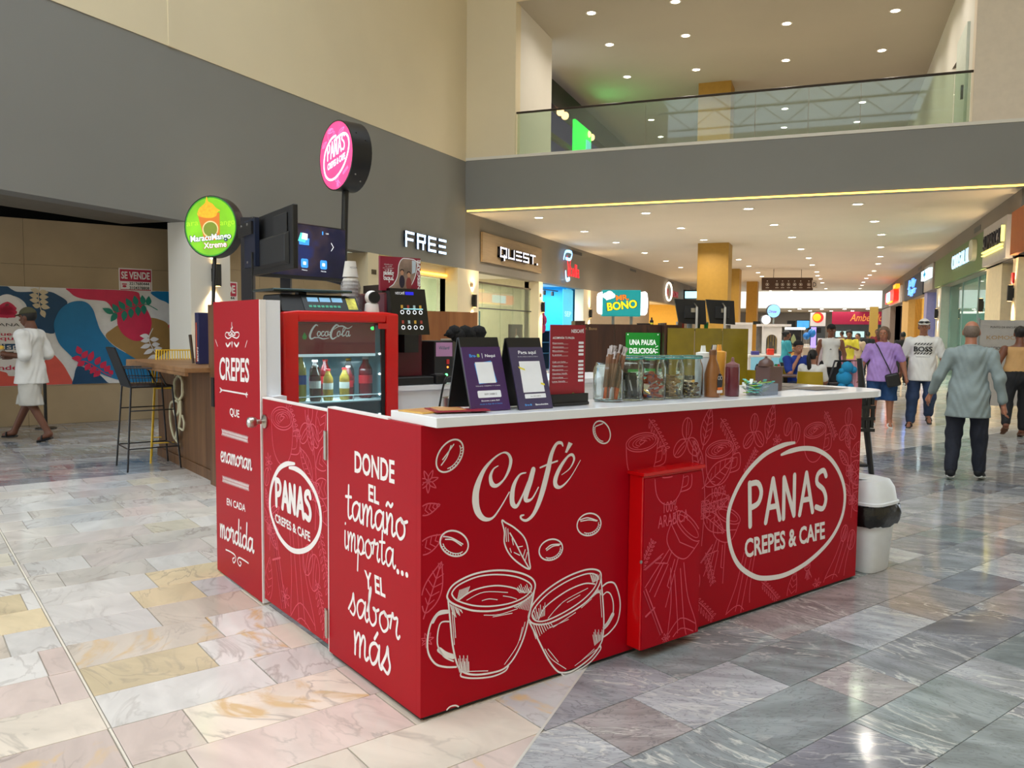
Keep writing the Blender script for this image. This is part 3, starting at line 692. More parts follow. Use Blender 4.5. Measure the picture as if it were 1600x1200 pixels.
for k in range(16):
 top=k<9;yy=ya+.3+(k%9)*.33 if top else ya+.35+(k-9)*.42;z=1.425 if top else 1.005;c=PL[0 if top and k%3 else(1 if top else 2+k%4)];s=.2 if top else.12
 xx=XL-(1.15+.1*(k%2));t=MB()
 t.ball((xx,yy,z+s*.55),s*.55,10,(1,1,1));t.ball((xx+.03,yy,z+s*1.25),s*.4,10)
 for e in(-1,1):t.ball((xx,yy+e*s*.3,z+s*1.6),s*.16,8);t.ball((xx+.08,yy+e*s*.45,z+s*.6),s*.22,8)
 tag(t.build('soft_toy',c,smooth='all'),'%s soft toy %s the toy shelf, %s from the left'%(('cream','white','white')[k%3] if top else('sky blue','red','green','violet')[k%4],'on top of' if top else 'on the lower board of','first second third fourth fifth sixth seventh eighth ninth'.split()[k if top else k-9]),'soft toy','soft toys on the top board' if top else 'soft toys on the lower board')
fl=thing('flower_cushion','magenta five petal flower cushion in front of the soft toys','cushion',(XL-.7,yl(872),1.4));m=MB();c=np.array([XL-.65,yl(874),1.72])
for k in range(5):
 a=k*2*math.pi/5+.3;m.ball(c+np.array([0,math.cos(a)*.24,math.sin(a)*.24]),.2,10,(.5,1,1))
m.build('petals',M('flower_magenta',(150,10,70),.8),fl,smooth='all');MB().ball(c+np.array([.06,0,0]),.12,10,(.7,1,1)).build('flower_centre',M('flower_core',(110,10,50),.8),fl,smooth='all')
vs=thing('shop_sign','red and blue lit letters of the toy shop on the brown wall','sign',(XL,28,3.3))
v0=PW.at(884,436)
RED=M('vitola_red',(236,30,50),.4,emit=.9,ecol=(255,30,50));VBL=M('vitola_blue_glow',(190,225,255),.4,emit=2.5,ecol=(120,190,255))
for k,c in enumerate('itola'):
 m=MB();text3(m,PW.fr,c,v0[0]+.22+k*.33-(.12 if k else 0),3.42,.5,.24 if k else.08,.02,.0,'l');m.build('letter',RED,vs)
m=MB();m.stroke(PW.fr,[(v0[0]-.3,4.05),(v0[0]-.08,3.42),(v0[0]+.12,4.0)],.1,smooth=False,z=.14);m.build('letter',RED,vs)
m=MB();m.stroke(PW.fr,[(v0[0]-.75,3.95),(v0[0]-.5,4.22),(v0[0]+.2,4.24),(v0[0]+.05,4.0),(v0[0]-.5,3.98)],.1,z=.15);m.stroke(PW.fr,[(v0[0]-.5,3.5),(v0[0]-.4,3.25),(v0[0]-.05,3.28)],.14,z=.15);m.build('blue_swirl',VBL,vs)
area('sign_glow',(XL+.3,v0[0],3.8),.5,7,(.5,.75,1),(0,-math.pi/2,0))
MB().box(I4,XL-.3,XL,yl(923),43.2,0,ZH).build('wall_left',M('far_beige',(170,150,122),.7,var=.04),kind='structure')
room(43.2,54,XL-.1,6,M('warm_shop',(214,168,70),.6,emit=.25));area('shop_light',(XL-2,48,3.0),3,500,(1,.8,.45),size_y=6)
MB().box(I4,XL-.3,XL,54,66,0,ZH).build('wall_left',M('far_beige',None),kind='structure')
os_=thing('shop_sign','round white neon ring sign with red letters far down the left wall','sign',(XL,47,3.2));c0=PW.at(1042,458)
MB().tube(tf(PW.fr,[(c0[0]+.95*math.cos(a),3.72+.52*math.sin(a),.12) for a in np.linspace(0,2*math.pi,24,endpoint=False)]),.05,6,True).build('neon_ring',M('ring_glow',(255,245,225),.4,emit=2),os_)
m=MB();text3(m,PW.fr,'N',c0[0]-.35,3.5,.42,.6,.06,.02,'l');text3(m,PW.fr,'NEON',c0[0]+1.2,3.5,.36,2.4,.06,.02,'l');m.build('letters',M('neon_red',(150,30,40),.5,emit=.3),os_)
hs=thing('hanging_sign','small black box sign with a lit blue white face on the far left wall','sign',(XL+.4,57.5,3.4));a=PW.at(1068,462)
MB().box(PW.fr,a[0],a[0]+.4,3.5,4.1,0,.9).build('sign_box',BLACKM,hs);MB().box(FR((XL,a[0]-.01,3.5),(1,0,0),UZ),.1,1.2,.05,.5,0,.02).build('sign_face',M('cyan_glow',(170,225,245),.4,emit=1.5),hs)
for k,px in enumerate((893,984,1045,1078)):
 y=yl(px);o=MB().box(PW.fr,y,y+(1.3 if k<2 else 1.6),4.28,4.4,-.01,.004).build('air_slot',BLACKP);tag(o,'dark air slot under the ceiling on the left wall, number %s from the bridge'%('one two three four'.split()[k]),'vent','air slots on the left wall')
sconce((XL,yl(738),zpx(738,470)),(1,0,0),'black up-and-down lamp on the pillar left of the brown sign board')
sconce((XL,yl(846),zpx(846,480)),(1,0,0),'black up-and-down lamp on the pillar between brown board and blue shop')
sconce((XL,yl(921),zpx(921,490)),(1,0,0),'black up-and-down lamp on the pillar right of the blue shop')
for k,(px,py) in enumerate(((584,425),(737,446),(845,462))):
 o=MB().box(PW.fr,yl(px)-.09,yl(px)+.09,zpx(px,py)-.05,zpx(px,py)+.05,0,.012).build('number_plate',M('plate_bronze',(90,78,60),.4,.5));tag(o,('small bronze shop number plate left of the first shop entrance','small bronze shop number plate left of the brown sign board','small bronze shop number plate beside the blue shop')[k],'plate')
yr=lambda px,py=450:float(onx(px,py,XR)[1])
PR=Plane((XR,0,0),(0,-1,0),(0,0,1))
GB=M('green_sign_board',(92,112,66),.6)
cs=thing('shop_sign','olive green sign band with glowing white letters on the right wall','sign',(XR,28,3.1))
MB().box(PR.fr,-33.5,-23.42,3.1,4.05,.0,.09).build('sign_board',GB,cs)
x=PR.at(1494,412)[0];st=(PR.at(1525,398)[0]-x)/8
for k,c in enumerate('COOSALUD'):
 m=MB();text3(m,PR.fr,c,x+k*st,3.45,.42,st*.78,.03,.0,'l');m=m.build('letter',M('coo_glow',(225,240,255),.4,emit=1.2,ecol=(170,215,255)),cs)
 m.location.x-=.1
MB().prism(PR.fr,rrect(x+8*st+.1,x+8*st+.75,3.4,3.95,.2),.09,.2).build('logo_disc',M('coo_disc',(190,190,170),.5),cs)
area('sign_glow',(XR-.5,27,3.7),.6,6,(.6,.8,1),(0,math.pi/2,0))
ss=thing('shop_sign','light grey square sign board with dark script letters and a glowing yellow underline','sign',(XR,22,3.1))
MB().box(PR.fr,-23.3,-20.45,3.12,4.05,.0,.14).build('sign_board',M('sumas_board',(178,172,168),.6),ss)
m=MB();text3(m,PR.fr,'SUMASCAR',-23.15,3.5,.36,2.4,.03,.01,'l');m=m.build('letters',M('sumas_dark',(34,32,48),.5),ss);m.location.x-=.14
m=MB();m.box(PR.fr,-23.1,-20.75,3.43,3.46,.14,.2);m.box(PR.fr,-23.1,-20.75,3.36,3.38,.14,.2);m.box(PR.fr,-20.72,-20.66,3.5,3.85,.14,.2);m.build('yellow_tube',M('yellow_glow',(255,240,120),.4,emit=1.8),ss)
og=MB().box(PR.fr,-20.2,-18.2,3.15,4.05,.0,.1).build('shop_sign',M('orange_board',(170,88,30),.6));tag(og,'plain orange brown sign board at the right edge under the bridge','sign')
for y0,y1,c,nm in((33.9,36.6,(150,142,132),'a'),(36.9,44.5,(38,48,58),'b')):
 pass
ps=thing('shop_sign','white lit pharmacy sign with teal cross on a pale board, left of the green band','sign',(XR,35,3.2));MB().box(PR.fr,-37.2,-34.2,3.1,4.1,0,.08).build('sign_board',M('pale_board',(150,142,132),.6),ps);MB().box(PR.fr,-37.1,-34.4,3.55,3.92,.08,.2).build('sign_face',M('white_glow',(235,250,255),.4,emit=1.6,ecol=(200,240,255)),ps)
m=MB();m.box(PR.fr,-35.95,-35.75,3.58,3.9,.2,.21);m.box(PR.fr,-36.2,-35.5,3.68,3.8,.2,.21);text(m,PR.fr,'EL',-36.7,3.63,.2,.5,z=.206);m.build('teal_print',M('teal_print',(20,150,190),.5,emit=.5),ps)
ns=thing('shop_sign','dark navy sign board with a blue neon script on the right wall','sign',(XR,41,3.2));MB().box(PR.fr,-46.3,-37.6,3.05,4.05,0,.08).build('sign_board',M('navy_board',(30,42,56),.6),ns)
m=MB()
for k,s in enumerate(('Jolly','loger')):text3(m,PR.fr,s,-43.6+.3*k,3.62-.38*k,.32,3.2,.08,.01,'l',.2)
m=m.build('script_letters',M('blue_neon',(150,200,255),.4,emit=1.6,ecol=(70,140,255)),ns);m.location.x-=.08
rs=thing('shop_sign','bright red and blue boxed sign furthest down the right wall','sign',(XR,52,3.2));MB().box(PR.fr,-57,-48.5,3.1,4.0,0,.1).build('sign_board',M('white_panel',(220,215,210),.5),rs)
m=MB();m.prism(PR.fr,rrect(-56.5,-49.5,3.2,3.85,.2),.1,.35);m.build('red_shape',M('red_glow',(240,40,30),.4,emit=1.),rs)
m=MB();m.prism(PR.fr,rrect(-54.8,-52.3,3.25,3.8,.1),.35,.4);text(m,PR.fr,'BU',-53.6,3.35,.35,2,z=.405);m.build('blue_shape',M('sky_glow',(150,215,255),.4,emit=1.2),rs)
m=MB();m.box(PR.fr,-51,-49,3.9,4.1,.1,.3);m.box(PR.fr,-53.5,-50,3.12,3.22,.35,.42);m.build('yellow_shape',M('amber_glow',(255,180,40),.4,emit=1.),rs)
for y0,y1,c in((32.2,33.6,(170,168,160)),(36.6,37.6,(150,150,190)),(44.6,48.2,(196,160,92)),(57,66,(150,140,130)),(21.55,23.5,(226,210,172)),(19.85,20.35,(232,214,172))):
 pillar(y0,y1,XR,XR+.6,ZH+.1,'wall_right',M('pillar_%d'%int(y0),c,.65))
room(23.5,32.2,XR+.3,5,M('coo_wall',(190,212,204),.6),ZH,'wall_right',-1);area('shop_light',(XR+2.2,27.5,3.05),2,420,(.85,1,.97),size_y=6)
w=thing('shop_window','tall glass front below the olive green sign band','window',(XR+.3,27.8,0))
for p,q in((23.5,26.4),(26.4,29.3),(29.3,32.2)):MB().box(I4,XR+.28,XR+.3,p+.02,q-.02,0,ZH+.05).build('glass_pane',glass_mat('teal_glass',(176,214,206),.1),w)
for p in(23.5,26.4,29.3,32.2):MB().box(I4,XR+.26,XR+.32,p-.025,p+.025,0,ZH+.05).build('mullion',M('alu',(150,156,156),.4,.6),w)
cb=thing('green_partition','green waiting room partition seen through the glass front','partition',(XR+3,28,0));MB().box(I4,XR+3.0,XR+3.1,24.2,31.8,0,1.35).build('panel',M('part_green',(96,150,40),.6),cb)
for k in range(5):MB().cyl(TR(XR+2.9,24.8+k*1.6,1.2),.05,0,.8,10).build('light_tube',M('tube_glow',(255,255,245),.4,emit=3),cb)
room(20.35,21.55,XR+.3,3,M('dark_shop',(120,112,96),.7),ZH,'wall_right',-1)
MB().box(I4,XR+.5,XR+.56,20.36,20.75,0,2.6).build('door_3',M('dark_door',(30,28,26),.5),kind='structure')
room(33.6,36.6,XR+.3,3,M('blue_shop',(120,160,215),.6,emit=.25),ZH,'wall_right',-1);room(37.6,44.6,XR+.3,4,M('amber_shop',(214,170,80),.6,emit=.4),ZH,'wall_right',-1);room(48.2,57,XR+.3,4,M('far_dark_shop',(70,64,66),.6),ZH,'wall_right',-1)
for k in range(4):
 o=MB().box(I4,XR+1.5,XR+1.56,38.4+k*1.5,39.2+k*1.5,.9,2.7).build('lit_panel',M('panel_glow',(255,244,214),.5,emit=1.6));tag(o,'white lit display panel in the amber shop on the right, %s from the front'%('first','second','third','fourth')[k],'panel','lit panels of the amber shop')
for k,(px,py,lab) in enumerate(((1537,477,'black up-and-down lamp on the pillar right of the glass front'),(1584,458,'black up-and-down lamp at the far right edge of the picture'),(1466,490,'black up-and-down lamp left of the glass front'))):
 p=onx(px,py,XR);sconce((XR,p[1],p[2]),(-1,0,0),lab)
for k,px in enumerate((1527,1436,1396)):
 y=yr(px,365 if k==0 else 430);o=MB().box(PR.fr,-y-.5,-y+.5+k*.4,4.2,4.34,-.01,.006).build('air_slot',BLACKP);tag(o,'dark air slot under the ceiling on the right wall, %s from the bridge'%('nearest','second','third')[k],'vent','air slots on the right wall')
al=MB().box(PR.fr,-20.25,-20.12,2.55,2.78,0,.05).build('fire_alarm',M('alarm_red',(170,20,30),.4),bevel=.01);tag(al,'small red fire alarm box high on the right pillar','alarm')
nb=thing('notice_board','grey free standing notice board near the right wall','board',P(1566,600,15));c=P(1566,560,14.5);fn=FR((c[0],c[1],0),CR*np.array([1,1,0])/np.linalg.norm(CR[:2]),UZ)
MB().box(fn,-.44,.44,.2,1.72,-.02,.02).build('board_panel',M('notice_grey',(176,172,168),.6),nb);
for s in(-.45,.43):MB().box(fn,s,s+.02,0,1.76,-.025,.025).build('post',M('alu',None),nb)
for s_,x_,y_,h_,w_ in(('PUNTO DE ENCUENTRO',.05,1.58,.035,.6),('SERVICIOS',-.2,1.2,.05,.35),('HORARIO',-.2,.98,.05,.32)):m=MB();text(m,fn,s_,x_,y_,h_,w_,z=.023,off=.01);m.build('lettering',DK,nb)
m=MB();text(m,fn,'KOMOCO',0,1.38,.07,.62,z=.023);m.build('gold_lettering',M('gold_print',(176,140,90),.5),nb)
WB_=M('far_white',(236,232,220),.7)
MB().box(I4,-14,14,84,84.4,3.7,12).build('wall_far',WB_,kind='structure')
MB().box(I4,-14,14,84,112,3.66,3.7).build('ceiling',CEIL,kind='structure')
MB().box(I4,-14,14,106,106.3,0,3.7).build('wall_far',M('far_back',(190,184,178),.7),kind='structure')
MB().box(I4,-14.3,-14,66,106,0,12).build('wall_far',WB_,kind='structure');MB().box(I4,9,9.3,66,106,0,12).build('wall_far',WB_,kind='structure')
MB().box(I4,XL-.35,XL,65.7,66,ZC,12).build('wall_far',WB_,kind='structure');MB().box(I4,XR,XR+6,65.7,66,0,12).build('wall_far',WB_,kind='structure')
am=thing('far_shop','far crimson shop front with golden script and dark glass beneath','shop',(2,90,0));Yq=90.
fa=FR((0,Yq,0),(1,0,0),UZ,(0,-1,0));ax0,ax1=ony(1300,495,Yq)[0],ony(1402,495,Yq)[0];za,zb2=ony(1350,507,Yq)[2],ony(1350,487,Yq)[2]
MB().box(I4,ax0,ax1,Yq,Yq+.2,za,zb2).build('sign_board',M('crimson_board',(176,28,70),.5,emit=.25),am)
m=MB();
v,f=textgeo('Amber go',.01,.3);text(m,FR((0,Yq-.02,0),(1,0,0),UZ),'Amberglo',(ony(1328,500,Yq)[0]+ony(1380,500,Yq)[0])/2,za+.35,.75,ony(1380,500,Yq)[0]-ony(1328,500,Yq)[0],shear=.3,off=.01);m.build('gold_script',M('gold_script',(236,150,70),.5,emit=.5),am)
MB().box(I4,ax0,ax1,Yq+.1,Yq+.3,0,za).build('glass_wall',M('far_dark_glass',(70,76,80),.2),am)
for k in range(4):MB().box(I4,ax0+.4+k*1.6,ax0+1.5+k*1.6,Yq+.05,Yq+.1,.9,1.5).build('lit_case',M('case_glow',(190,225,225),.4,emit=.7),am)
column(ony(1359,500,80)[0],ony(1372,500,80)[0],80,81,0,3.7,'yellow column in front of the far crimson shop');column(ony(1169,500,84)[0],ony(1181,500,84)[0],83,84,0,3.7,'yellow column far left beyond the end of the hall')
for k in range(16):
 q=(-9+(k%8)*2.1+(k//8)*.9,87+(k//8)*7)
 o=MB().cyl(TR(q[0],q[1],3.648),.16,0,.012,12).build('far_downlight',LAMP);tag(o,'tiny downlight beyond the hall, %s row, %s from the left'%(('nearer','farther')[k//8],'first second third fourth fifth sixth seventh eighth'.split()[k%8]),'downlight','downlights beyond the hall')
area('far_hall_light',(-2,94,3.5),10,700,(1,.95,.85),size_y=10)
rs=thing('far_shop','far white shop front with a round red and yellow logo','shop',(-3,90,0));a0,a1=ony(1266,500,91)[0],ony(1290,500,91)[0]
MB().box(I4,a0,a1,91,91.2,2.0,3.4).build('sign_board',M('far_sign_white',(214,210,204),.5,emit=.3),rs);MB().cyl(FR((.5*(a0+a1),91,2.9),(1,0,0),UZ,(0,-1,0)),.55,0,.1,20).build('red_logo',M('logo_red',(226,40,40),.5,emit=.4),rs)
MB().cyl(FR((.5*(a0+a1)-.1,90.9,2.9),(1,0,0),UZ,(0,-1,0)),.4,0,.05,20).build('yellow_logo',M('logo_yellow',(240,190,30),.5,emit=.4),rs)
MB().box(I4,a0,a1,91,91.2,0,2.0).build('glass_wall',M('far_dark_glass',None),rs)
hd=thing('directory_sign','long brown hanging directory sign with white pictograms in the hall','sign',P(1232,443,40));D=40;fr=FR(P(1190.5,453.5,D),CR,-CD,-CF)
W_,H_=79/F*D,19.5/F*D
bd=MB().box(fr,0,W_,0,H_,-.05,.05).build('sign_board',M('directory_brown',(70,44,26),.6),hd)
m=MB()
for k,x in enumerate((.1,.29,.4,.52,.64,.76,.92)):
 cx,cy=x*W_,.45*H_;m.stroke(fr,ell(cx,cy,.075,.075,n=10),.012,True,z=.054);m.box(fr,cx-.03,cx+.03,cy-.03,cy+.03,.05,.056);m.box(fr,cx-.02,cx+.02,cy+.15,cy+.19,.05,.056);m.box(fr,cx-.08,cx+.08,cy-.17,cy-.15,.05,.056)
m.build('pictograms',M('pict_white',(220,212,200),.5),hd)
MB().box(fr,W_-.04,W_+.2,.1,.48,-.03,.06).build('letter_plate',M('plate_beige',(196,184,168),.6),hd);m=MB();text(m,fr,'D',W_+.08,.17,.22,.16,z=.066,off=.02);m.build('letter',DK,hd)
for x in(.23,.78):
 p=tf(fr,[(x*W_,H_,0)])[0];MB().tube([tuple(p),(p[0],p[1],ZC)],.012,5).build('hanger_rod',BLACKM,hd)
ub=thing('upper_bar','dark upstairs bar front with warm lamp clusters and purple glow behind the railing','bar',(-9,32,5.8))
MB().box(I4,-8.6,-8.3,24.5,48,8.55,9.3).build('dark_beam',M('bar_dark',(26,24,28),.6),ub);MB().box(I4,-8.5,-8.35,24.5,48,7.55,7.7).build('lower_beam',M('bar_olive',(70,62,40),.6),ub)
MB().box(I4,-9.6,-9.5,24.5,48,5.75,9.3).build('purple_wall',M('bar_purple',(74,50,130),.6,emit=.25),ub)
for k in range(6):
 y=25.5+k*3.2
 for j in(0,1):MB().ball((-8.25,y+j*.5,8.45),.13,10).build('lamp_globe',M('globe_glow',(255,226,190),.4,emit=4,ecol=(255,190,130)),ub)
 MB().box(I4,-9.45,-9.4,y,y+1.6,6.9,7.5).build('wood_panel',M('bar_panel',(150,116,84),.6),ub)
gs=thing('neon_sign','green neon sign at the end of the upstairs bar','sign',(-8.2,40,6.2));g=onx(912,226,-8.25)
MB().box(I4,-8.3,-8.2,g[1]-1.2,g[1]+.8,g[2]-.6,g[2]+.6).build('sign_box',M('green_glow',(40,240,80),.4,emit=1.6),gs);MB().box(I4,-8.2,-8.18,g[1]+.1,g[1]+.7,g[2]-.45,g[2]+.2).build('sign_face',M('cyan_print',(120,230,230),.4,emit=1.),gs)
area('neon_glow',(-8,g[1],g[2]+.6),.5,16,(.15,1,.3),(0,-math.pi/2,0))
KF=FR(KO,UJ,UK,UZ)
FP=Plane(KO,UK,UZ)
LP=Plane(KO,UJ,UZ)
REDP=M('red_vinyl',(172,0,24),.42,var=.03,scale=2,spec=.16)
PINKL=M('pink_line_print',(224,84,104),.45,var=.03,spec=.3)
WHT=M('white_laminate',(236,238,244),.28,var=.01)
EDGE=M('white_edge_band',(240,234,232),.4,var=.01)
STEEL=M('brushed_steel',(190,186,178),.3,1.,var=.05)
GL={'a':(1.1,[[(.85,.85),(.55,1),(.2,.8),(.1,.4),(.3,.03),(.6,.2),(.83,.7),(.88,.98)],[(.88,.98),(.85,.3),(1.,.02),(1.15,.18)]]),'o':(1.0,[[(.5,1),(.15,.75),(.12,.3),(.42,0),(.78,.25),(.8,.7),(.5,1.),(.62,.82),(1.05,.95)]]),'m':(1.25,[[(.08,1),(.14,.5),(.12,0)],[(.13,.45),(.38,1),(.55,.85),(.53,0)],[(.54,.45),(.8,1),(.97,.85),(.95,.2),(1.07,.02),(1.25,.18)]]),'n':(.88,[[(.08,1),(.14,.5),(.12,0)],[(.13,.45),(.4,1),(.6,.85),(.58,.2),(.7,.02),(.88,.18)]]),'t':(.62,[[(.3,1.75),(.25,.3),(.4,.02),(.62,.18)],[(-.02,1.12),(.58,1.18)]]),'i':(.45,[[(.14,1),(.13,.25),(.27,.02),(.45,.18)],[(.17,1.42),(.19,1.46)]]),'p':(.92,[[(.1,1.),(.12,0),(.06,-.95)],[(.12,.45),(.42,1),(.76,.78),(.74,.3),(.45,.02),(.14,.3)],[(.6,.1),(.92,.2)]]),'r':(.8,[[(.0,.35),(.2,1.15),(.3,.9),(.62,.98),(.52,.3),(.65,.02),(.8,.18)]]),'s':(.7,[[(-.05,.2),(.3,.75),(.42,1.15),(.48,.75),(.6,.35),(.42,0),(.12,.12)]]),'b':(1.0,[[(-.05,.6),(.25,1.5),(.3,1.9),(.14,1.5),(.12,.4),(.42,0),(.76,.3),(.7,.85),(.5,.9),(.7,.8),(1.,.95)]]),'e':(.82,[[(.1,.42),(.55,.55),(.6,.88),(.36,1),(.12,.7),(.14,.25),(.42,0),(.82,.2)]]),'d':(1.1,[[(.85,.8),(.52,1),(.16,.75),(.12,.3),(.4,.02),(.72,.3),(.86,.8)],[(.92,2.0),(.86,1),(.85,.3),(1.,.02),(1.15,.18)]]),'l':(.6,[[(0,.3),(.38,1.4),(.32,1.9),(.16,1.5),(.18,.3),(.36,.02),(.6,.18)]]),'c':(.75,[[(.6,.8),(.42,1),(.14,.75),(.12,.3),(.38,.0),(.75,.2)]]),'f':(.7,[[(.75,1.85),(.5,1.9),(.35,1.2),(.25,-.4),(.05,-.8),(-.1,-.6)],[(0,1.0),(.7,1.08)]]),'g':(1.0,[[(.82,.85),(.5,1),(.15,.75),(.14,.3),(.4,.02),(.75,.3),(.85,.95)],[(.85,.95),(.82,-.4),(.5,-.8),(.2,-.55),(1.,.2)]]),'u':(1.0,[[(.08,1),(.1,.3),(.3,.02),(.6,.3),(.72,1)],[(.72,1),(.72,.3),(.85,.02),(1.,.18)]]),'q':(1.0,[[(.82,.85),(.5,1),(.15,.75),(.14,.3),(.4,.02),(.75,.3),(.85,.95)],[(.85,.95),(.82,-.9),(1.,-.6)]]),}
GL['ñ']=(GL['n'][0],GL['n'][1]+[[(.05,1.38),(.2,1.55),(.45,1.4),(.62,1.56)]])
GL['á']=(GL['a'][0],GL['a'][1]+[[(.5,1.18),(.74,1.5)]]);GL['í']=(GL['i'][0],[GL['i'][1][0],[(.15,1.35),(.35,1.7)]])
CAPS={'P':(.64,[[(.02,0),(0,1)],[(0,.98),(.32,.97),(.46,.75),(.34,.5),(.02,.42)]]),'A':(.72,[[(0,0),(.3,1)],[(.3,1),(.58,0)],[(.12,.34),(.48,.34)]]),'N':(.72,[[(.02,0),(.04,.98)],[(.05,.96),(.46,.04)],[(.47,.02),(.49,1)]]),'S':(.55,[[(.48,.84),(.36,.99),(.1,.92),(.06,.7),(.36,.5),(.48,.24),(.34,.02),(.02,.1)]])}
def handword(pl,word,c0,c1,c3,w,z=.0012,glyphs=GL,straight=''):
 """word written between pixel points: baseline left, baseline right, x-height left"""
 a,b,d=(np.array(pl.at(*q)) for q in(c0,c1,c3));mb=MB();tot=sum(glyphs[c][0] for c in word);x=0.
 for c in word:
  adv,st=glyphs[c]
  for i_,s in enumerate(st):
   z+=.00008
   pts=[tuple(a+(b-a)*((x+px)/tot)+(d-a)*py) for px,py in s]
   mb.stroke(pl.fr,pts,w,False,(len(s)>2 and c not in straight) or(c=='P' and len(s)>2),z,4)
  x+=adv
 return mb
def logo(pl,parent,oval,c_pan,c_cre,w_oval,w_pan,mat=WHITE,z=.0014,wh=1.):
 n=len(oval);ws=[w_oval*(.5 if i in(0,n-1) else 1.) for i in range(n)]
 m=MB();m.stroke(pl.fr,pl.pts(oval),ws,z=z,sub=6);m.build('logo_ring',mat,parent)
 handword(pl,'PANAS',*c_pan,w_pan,z,CAPS,'AN').build('logo_name',mat,parent)
 m=MB();pxtext(m,pl,'CREPES & CAFE',*c_cre,off=.03*wh,z=z);m.build('logo_line',mat,parent)
def ic_leaf(m,fr,x,y,s,a,z,lw):
 c,n=math.cos(a),math.sin(a);T=lambda p:(x+s*(p[0]*c-p[1]*n),y+s*(p[0]*n+p[1]*c))
 L_=petal(-.5,0,.5,0,.42,8);m.stroke(fr,[T(p) for p in L_],lw,True,z=z,sub=2);m.stroke(fr,[T((-.6,0)),T((.5,0))],lw,z=z)
 for k in range(5):
  q=-.34+k*.17;h=.17*math.sin(math.pi*(q+.55));m.stroke(fr,[T((q,0)),T((q+.12,h))],lw*.7,z=z);m.stroke(fr,[T((q,0)),T((q+.12,-h))],lw*.7,z=z)
def ic_herb(m,fr,x,y,s,a,z,lw):
 c,n=math.cos(a),math.sin(a);T=lambda p:(x+s*(p[0]*c-p[1]*n),y+s*(p[0]*n+p[1]*c))
 m.stroke(fr,[T((-.5,0)),T((0,.04)),T((.5,0))],lw,z=z)
 for k in range(8):
  q=-.42+k*.12
  for e in(-1,1):m.stroke(fr,[T(p) for p in petal(q,.02*e,q+.09,e*.13,.05,4)],lw*.7,True,z=z,sub=2)
def ic_bean(m,fr,x,y,s,a,z,lw):
 m.stroke(fr,ell(x,y,s*.5,s*.34,a,12),lw,True,z=z,sub=2);c,n=math.cos(a),math.sin(a)
 m.stroke(fr,[(x-s*.45*c,y-s*.45*n),(x-s*.05*n,y+s*.06*c),(x+s*.45*c,y+s*.45*n)],lw,z=z);m.stroke(fr,[(x-s*.3*c+s*.1*n,y-s*.3*n-s*.1*c),(x+s*.3*c+s*.12*n,y+s*.3*n-s*.12*c)],lw*.7,z=z)
def ic_trio(m,fr,x,y,s,a,z,lw):
 for k,(dx,dy,r) in enumerate(((0,.32,1.5),(-.24,-.14,.7),(.24,-.14,2.3))):ic_bean(m,fr,x+s*dx,y+s*dy,s*.52,r,z,lw)
def ic_star(m,fr,x,y,s,a,z,lw):
 for k in range(7):
  t=a+k*2*math.pi/7;m.stroke(fr,petal(x,y,x+s*.5*math.cos(t),y+s*.5*math.sin(t),s*.16,4),lw*.8,True,z=z,sub=2)
def ic_cup(m,fr,x,y,s,a,z,lw,foam=True):
 m.stroke(fr,ell(x,y+.25*s,.42*s,.17*s,.05,18),lw,True,z=z,sub=2);m.stroke(fr,ell(x,y+.25*s,.36*s,.13*s,.05,16),lw*.7,True,z=z,sub=2)
 if foam:
  for k in(.27,.19,.1):m.stroke(fr,ell(x+.02*s,y+.25*s,k*s,k*.36*s,.1,12)[:9],lw*.7,z=z)
  m.stroke(fr,[(x-.05*s,y+.2*s),(x+.08*s,y+.27*s),(x-.04*s,y+.29*s),(x+.05*s,y+.33*s)],lw,z=z)
 m.stroke(fr,[(x-.42*s,y+.24*s),(x-.36*s,y-.2*s),(x-.15*s,y-.42*s),(x+.12*s,y-.42*s),(x+.34*s,y-.2*s),(x+.42*s,y+.24*s)],lw,z=z)
 m.stroke(fr,[(x+.4*s,y+.1*s),(x+.62*s,y+.12*s),(x+.62*s,y-.18*s),(x+.32*s,y-.24*s)],lw,z=z);m.stroke(fr,[(x+.41*s,y+.03*s),(x+.54*s,y+.04*s),(x+.52*s,y-.12*s),(x+.37*s,y-.16*s)],lw*.7,z=z)
def ic_filter(m,fr,x,y,s,a,z,lw):
 c,n=math.cos(a),math.sin(a);T=lambda p:(x+s*(p[0]*c-p[1]*n),y+s*(p[0]*n+p[1]*c))
 m.stroke(fr,[T(p) for p in ell(0,.42,.3,.1,0,14)],lw,True,z=z,sub=2);m.stroke(fr,[T(p) for p in ell(0,.42,.24,.06,0,12)],lw*.7,True,z=z,sub=2)
 for L_ in([(-.3,.42),(-.24,.14),(-.1,.05),(.1,.05),(.24,.14),(.3,.42)],[(-.27,.28),(0,.2),(.27,.28)],[(-.1,.05),(-.16,-.5)],[(.1,.05),(.3,-.5)],[(-.05,.05),(-.02,-.1),(-.2,-.2)],[(-.16,-.05),(-.3,-.35),(-.16,-.1)],[(.06,0),(.16,-.3),(.2,-.3)],[(0,-.1),(.05,-.5)],[(-.08,-.12),(-.06,-.5)]):m.stroke(fr,[T(p) for p in L_],lw,z=z,smooth=len(L_)>3)
def ic_whisk(m,fr,x,y,s,a,z,lw):
 c,n=math.cos(a),math.sin(a);T=lambda p:(x+s*(p[0]*c-p[1]*n),y+s*(p[0]*n+p[1]*c))
 for L_ in([(-.12,.5),(-.14,.1),(-.22,-.3),(-.1,-.48),(.12,-.5),(.26,-.3),(.14,.1),(.1,.5)],[(-.22,-.25),(0,-.12),(.25,-.26)],[(-.06,.45),(-.05,-.2),(-.1,-.45)],[(.04,.45),(.06,-.2),(.12,-.45)],[(-.2,-.34),(0,-.24),(.24,-.36)]):m.stroke(fr,[T(p) for p in L_],lw,z=z)
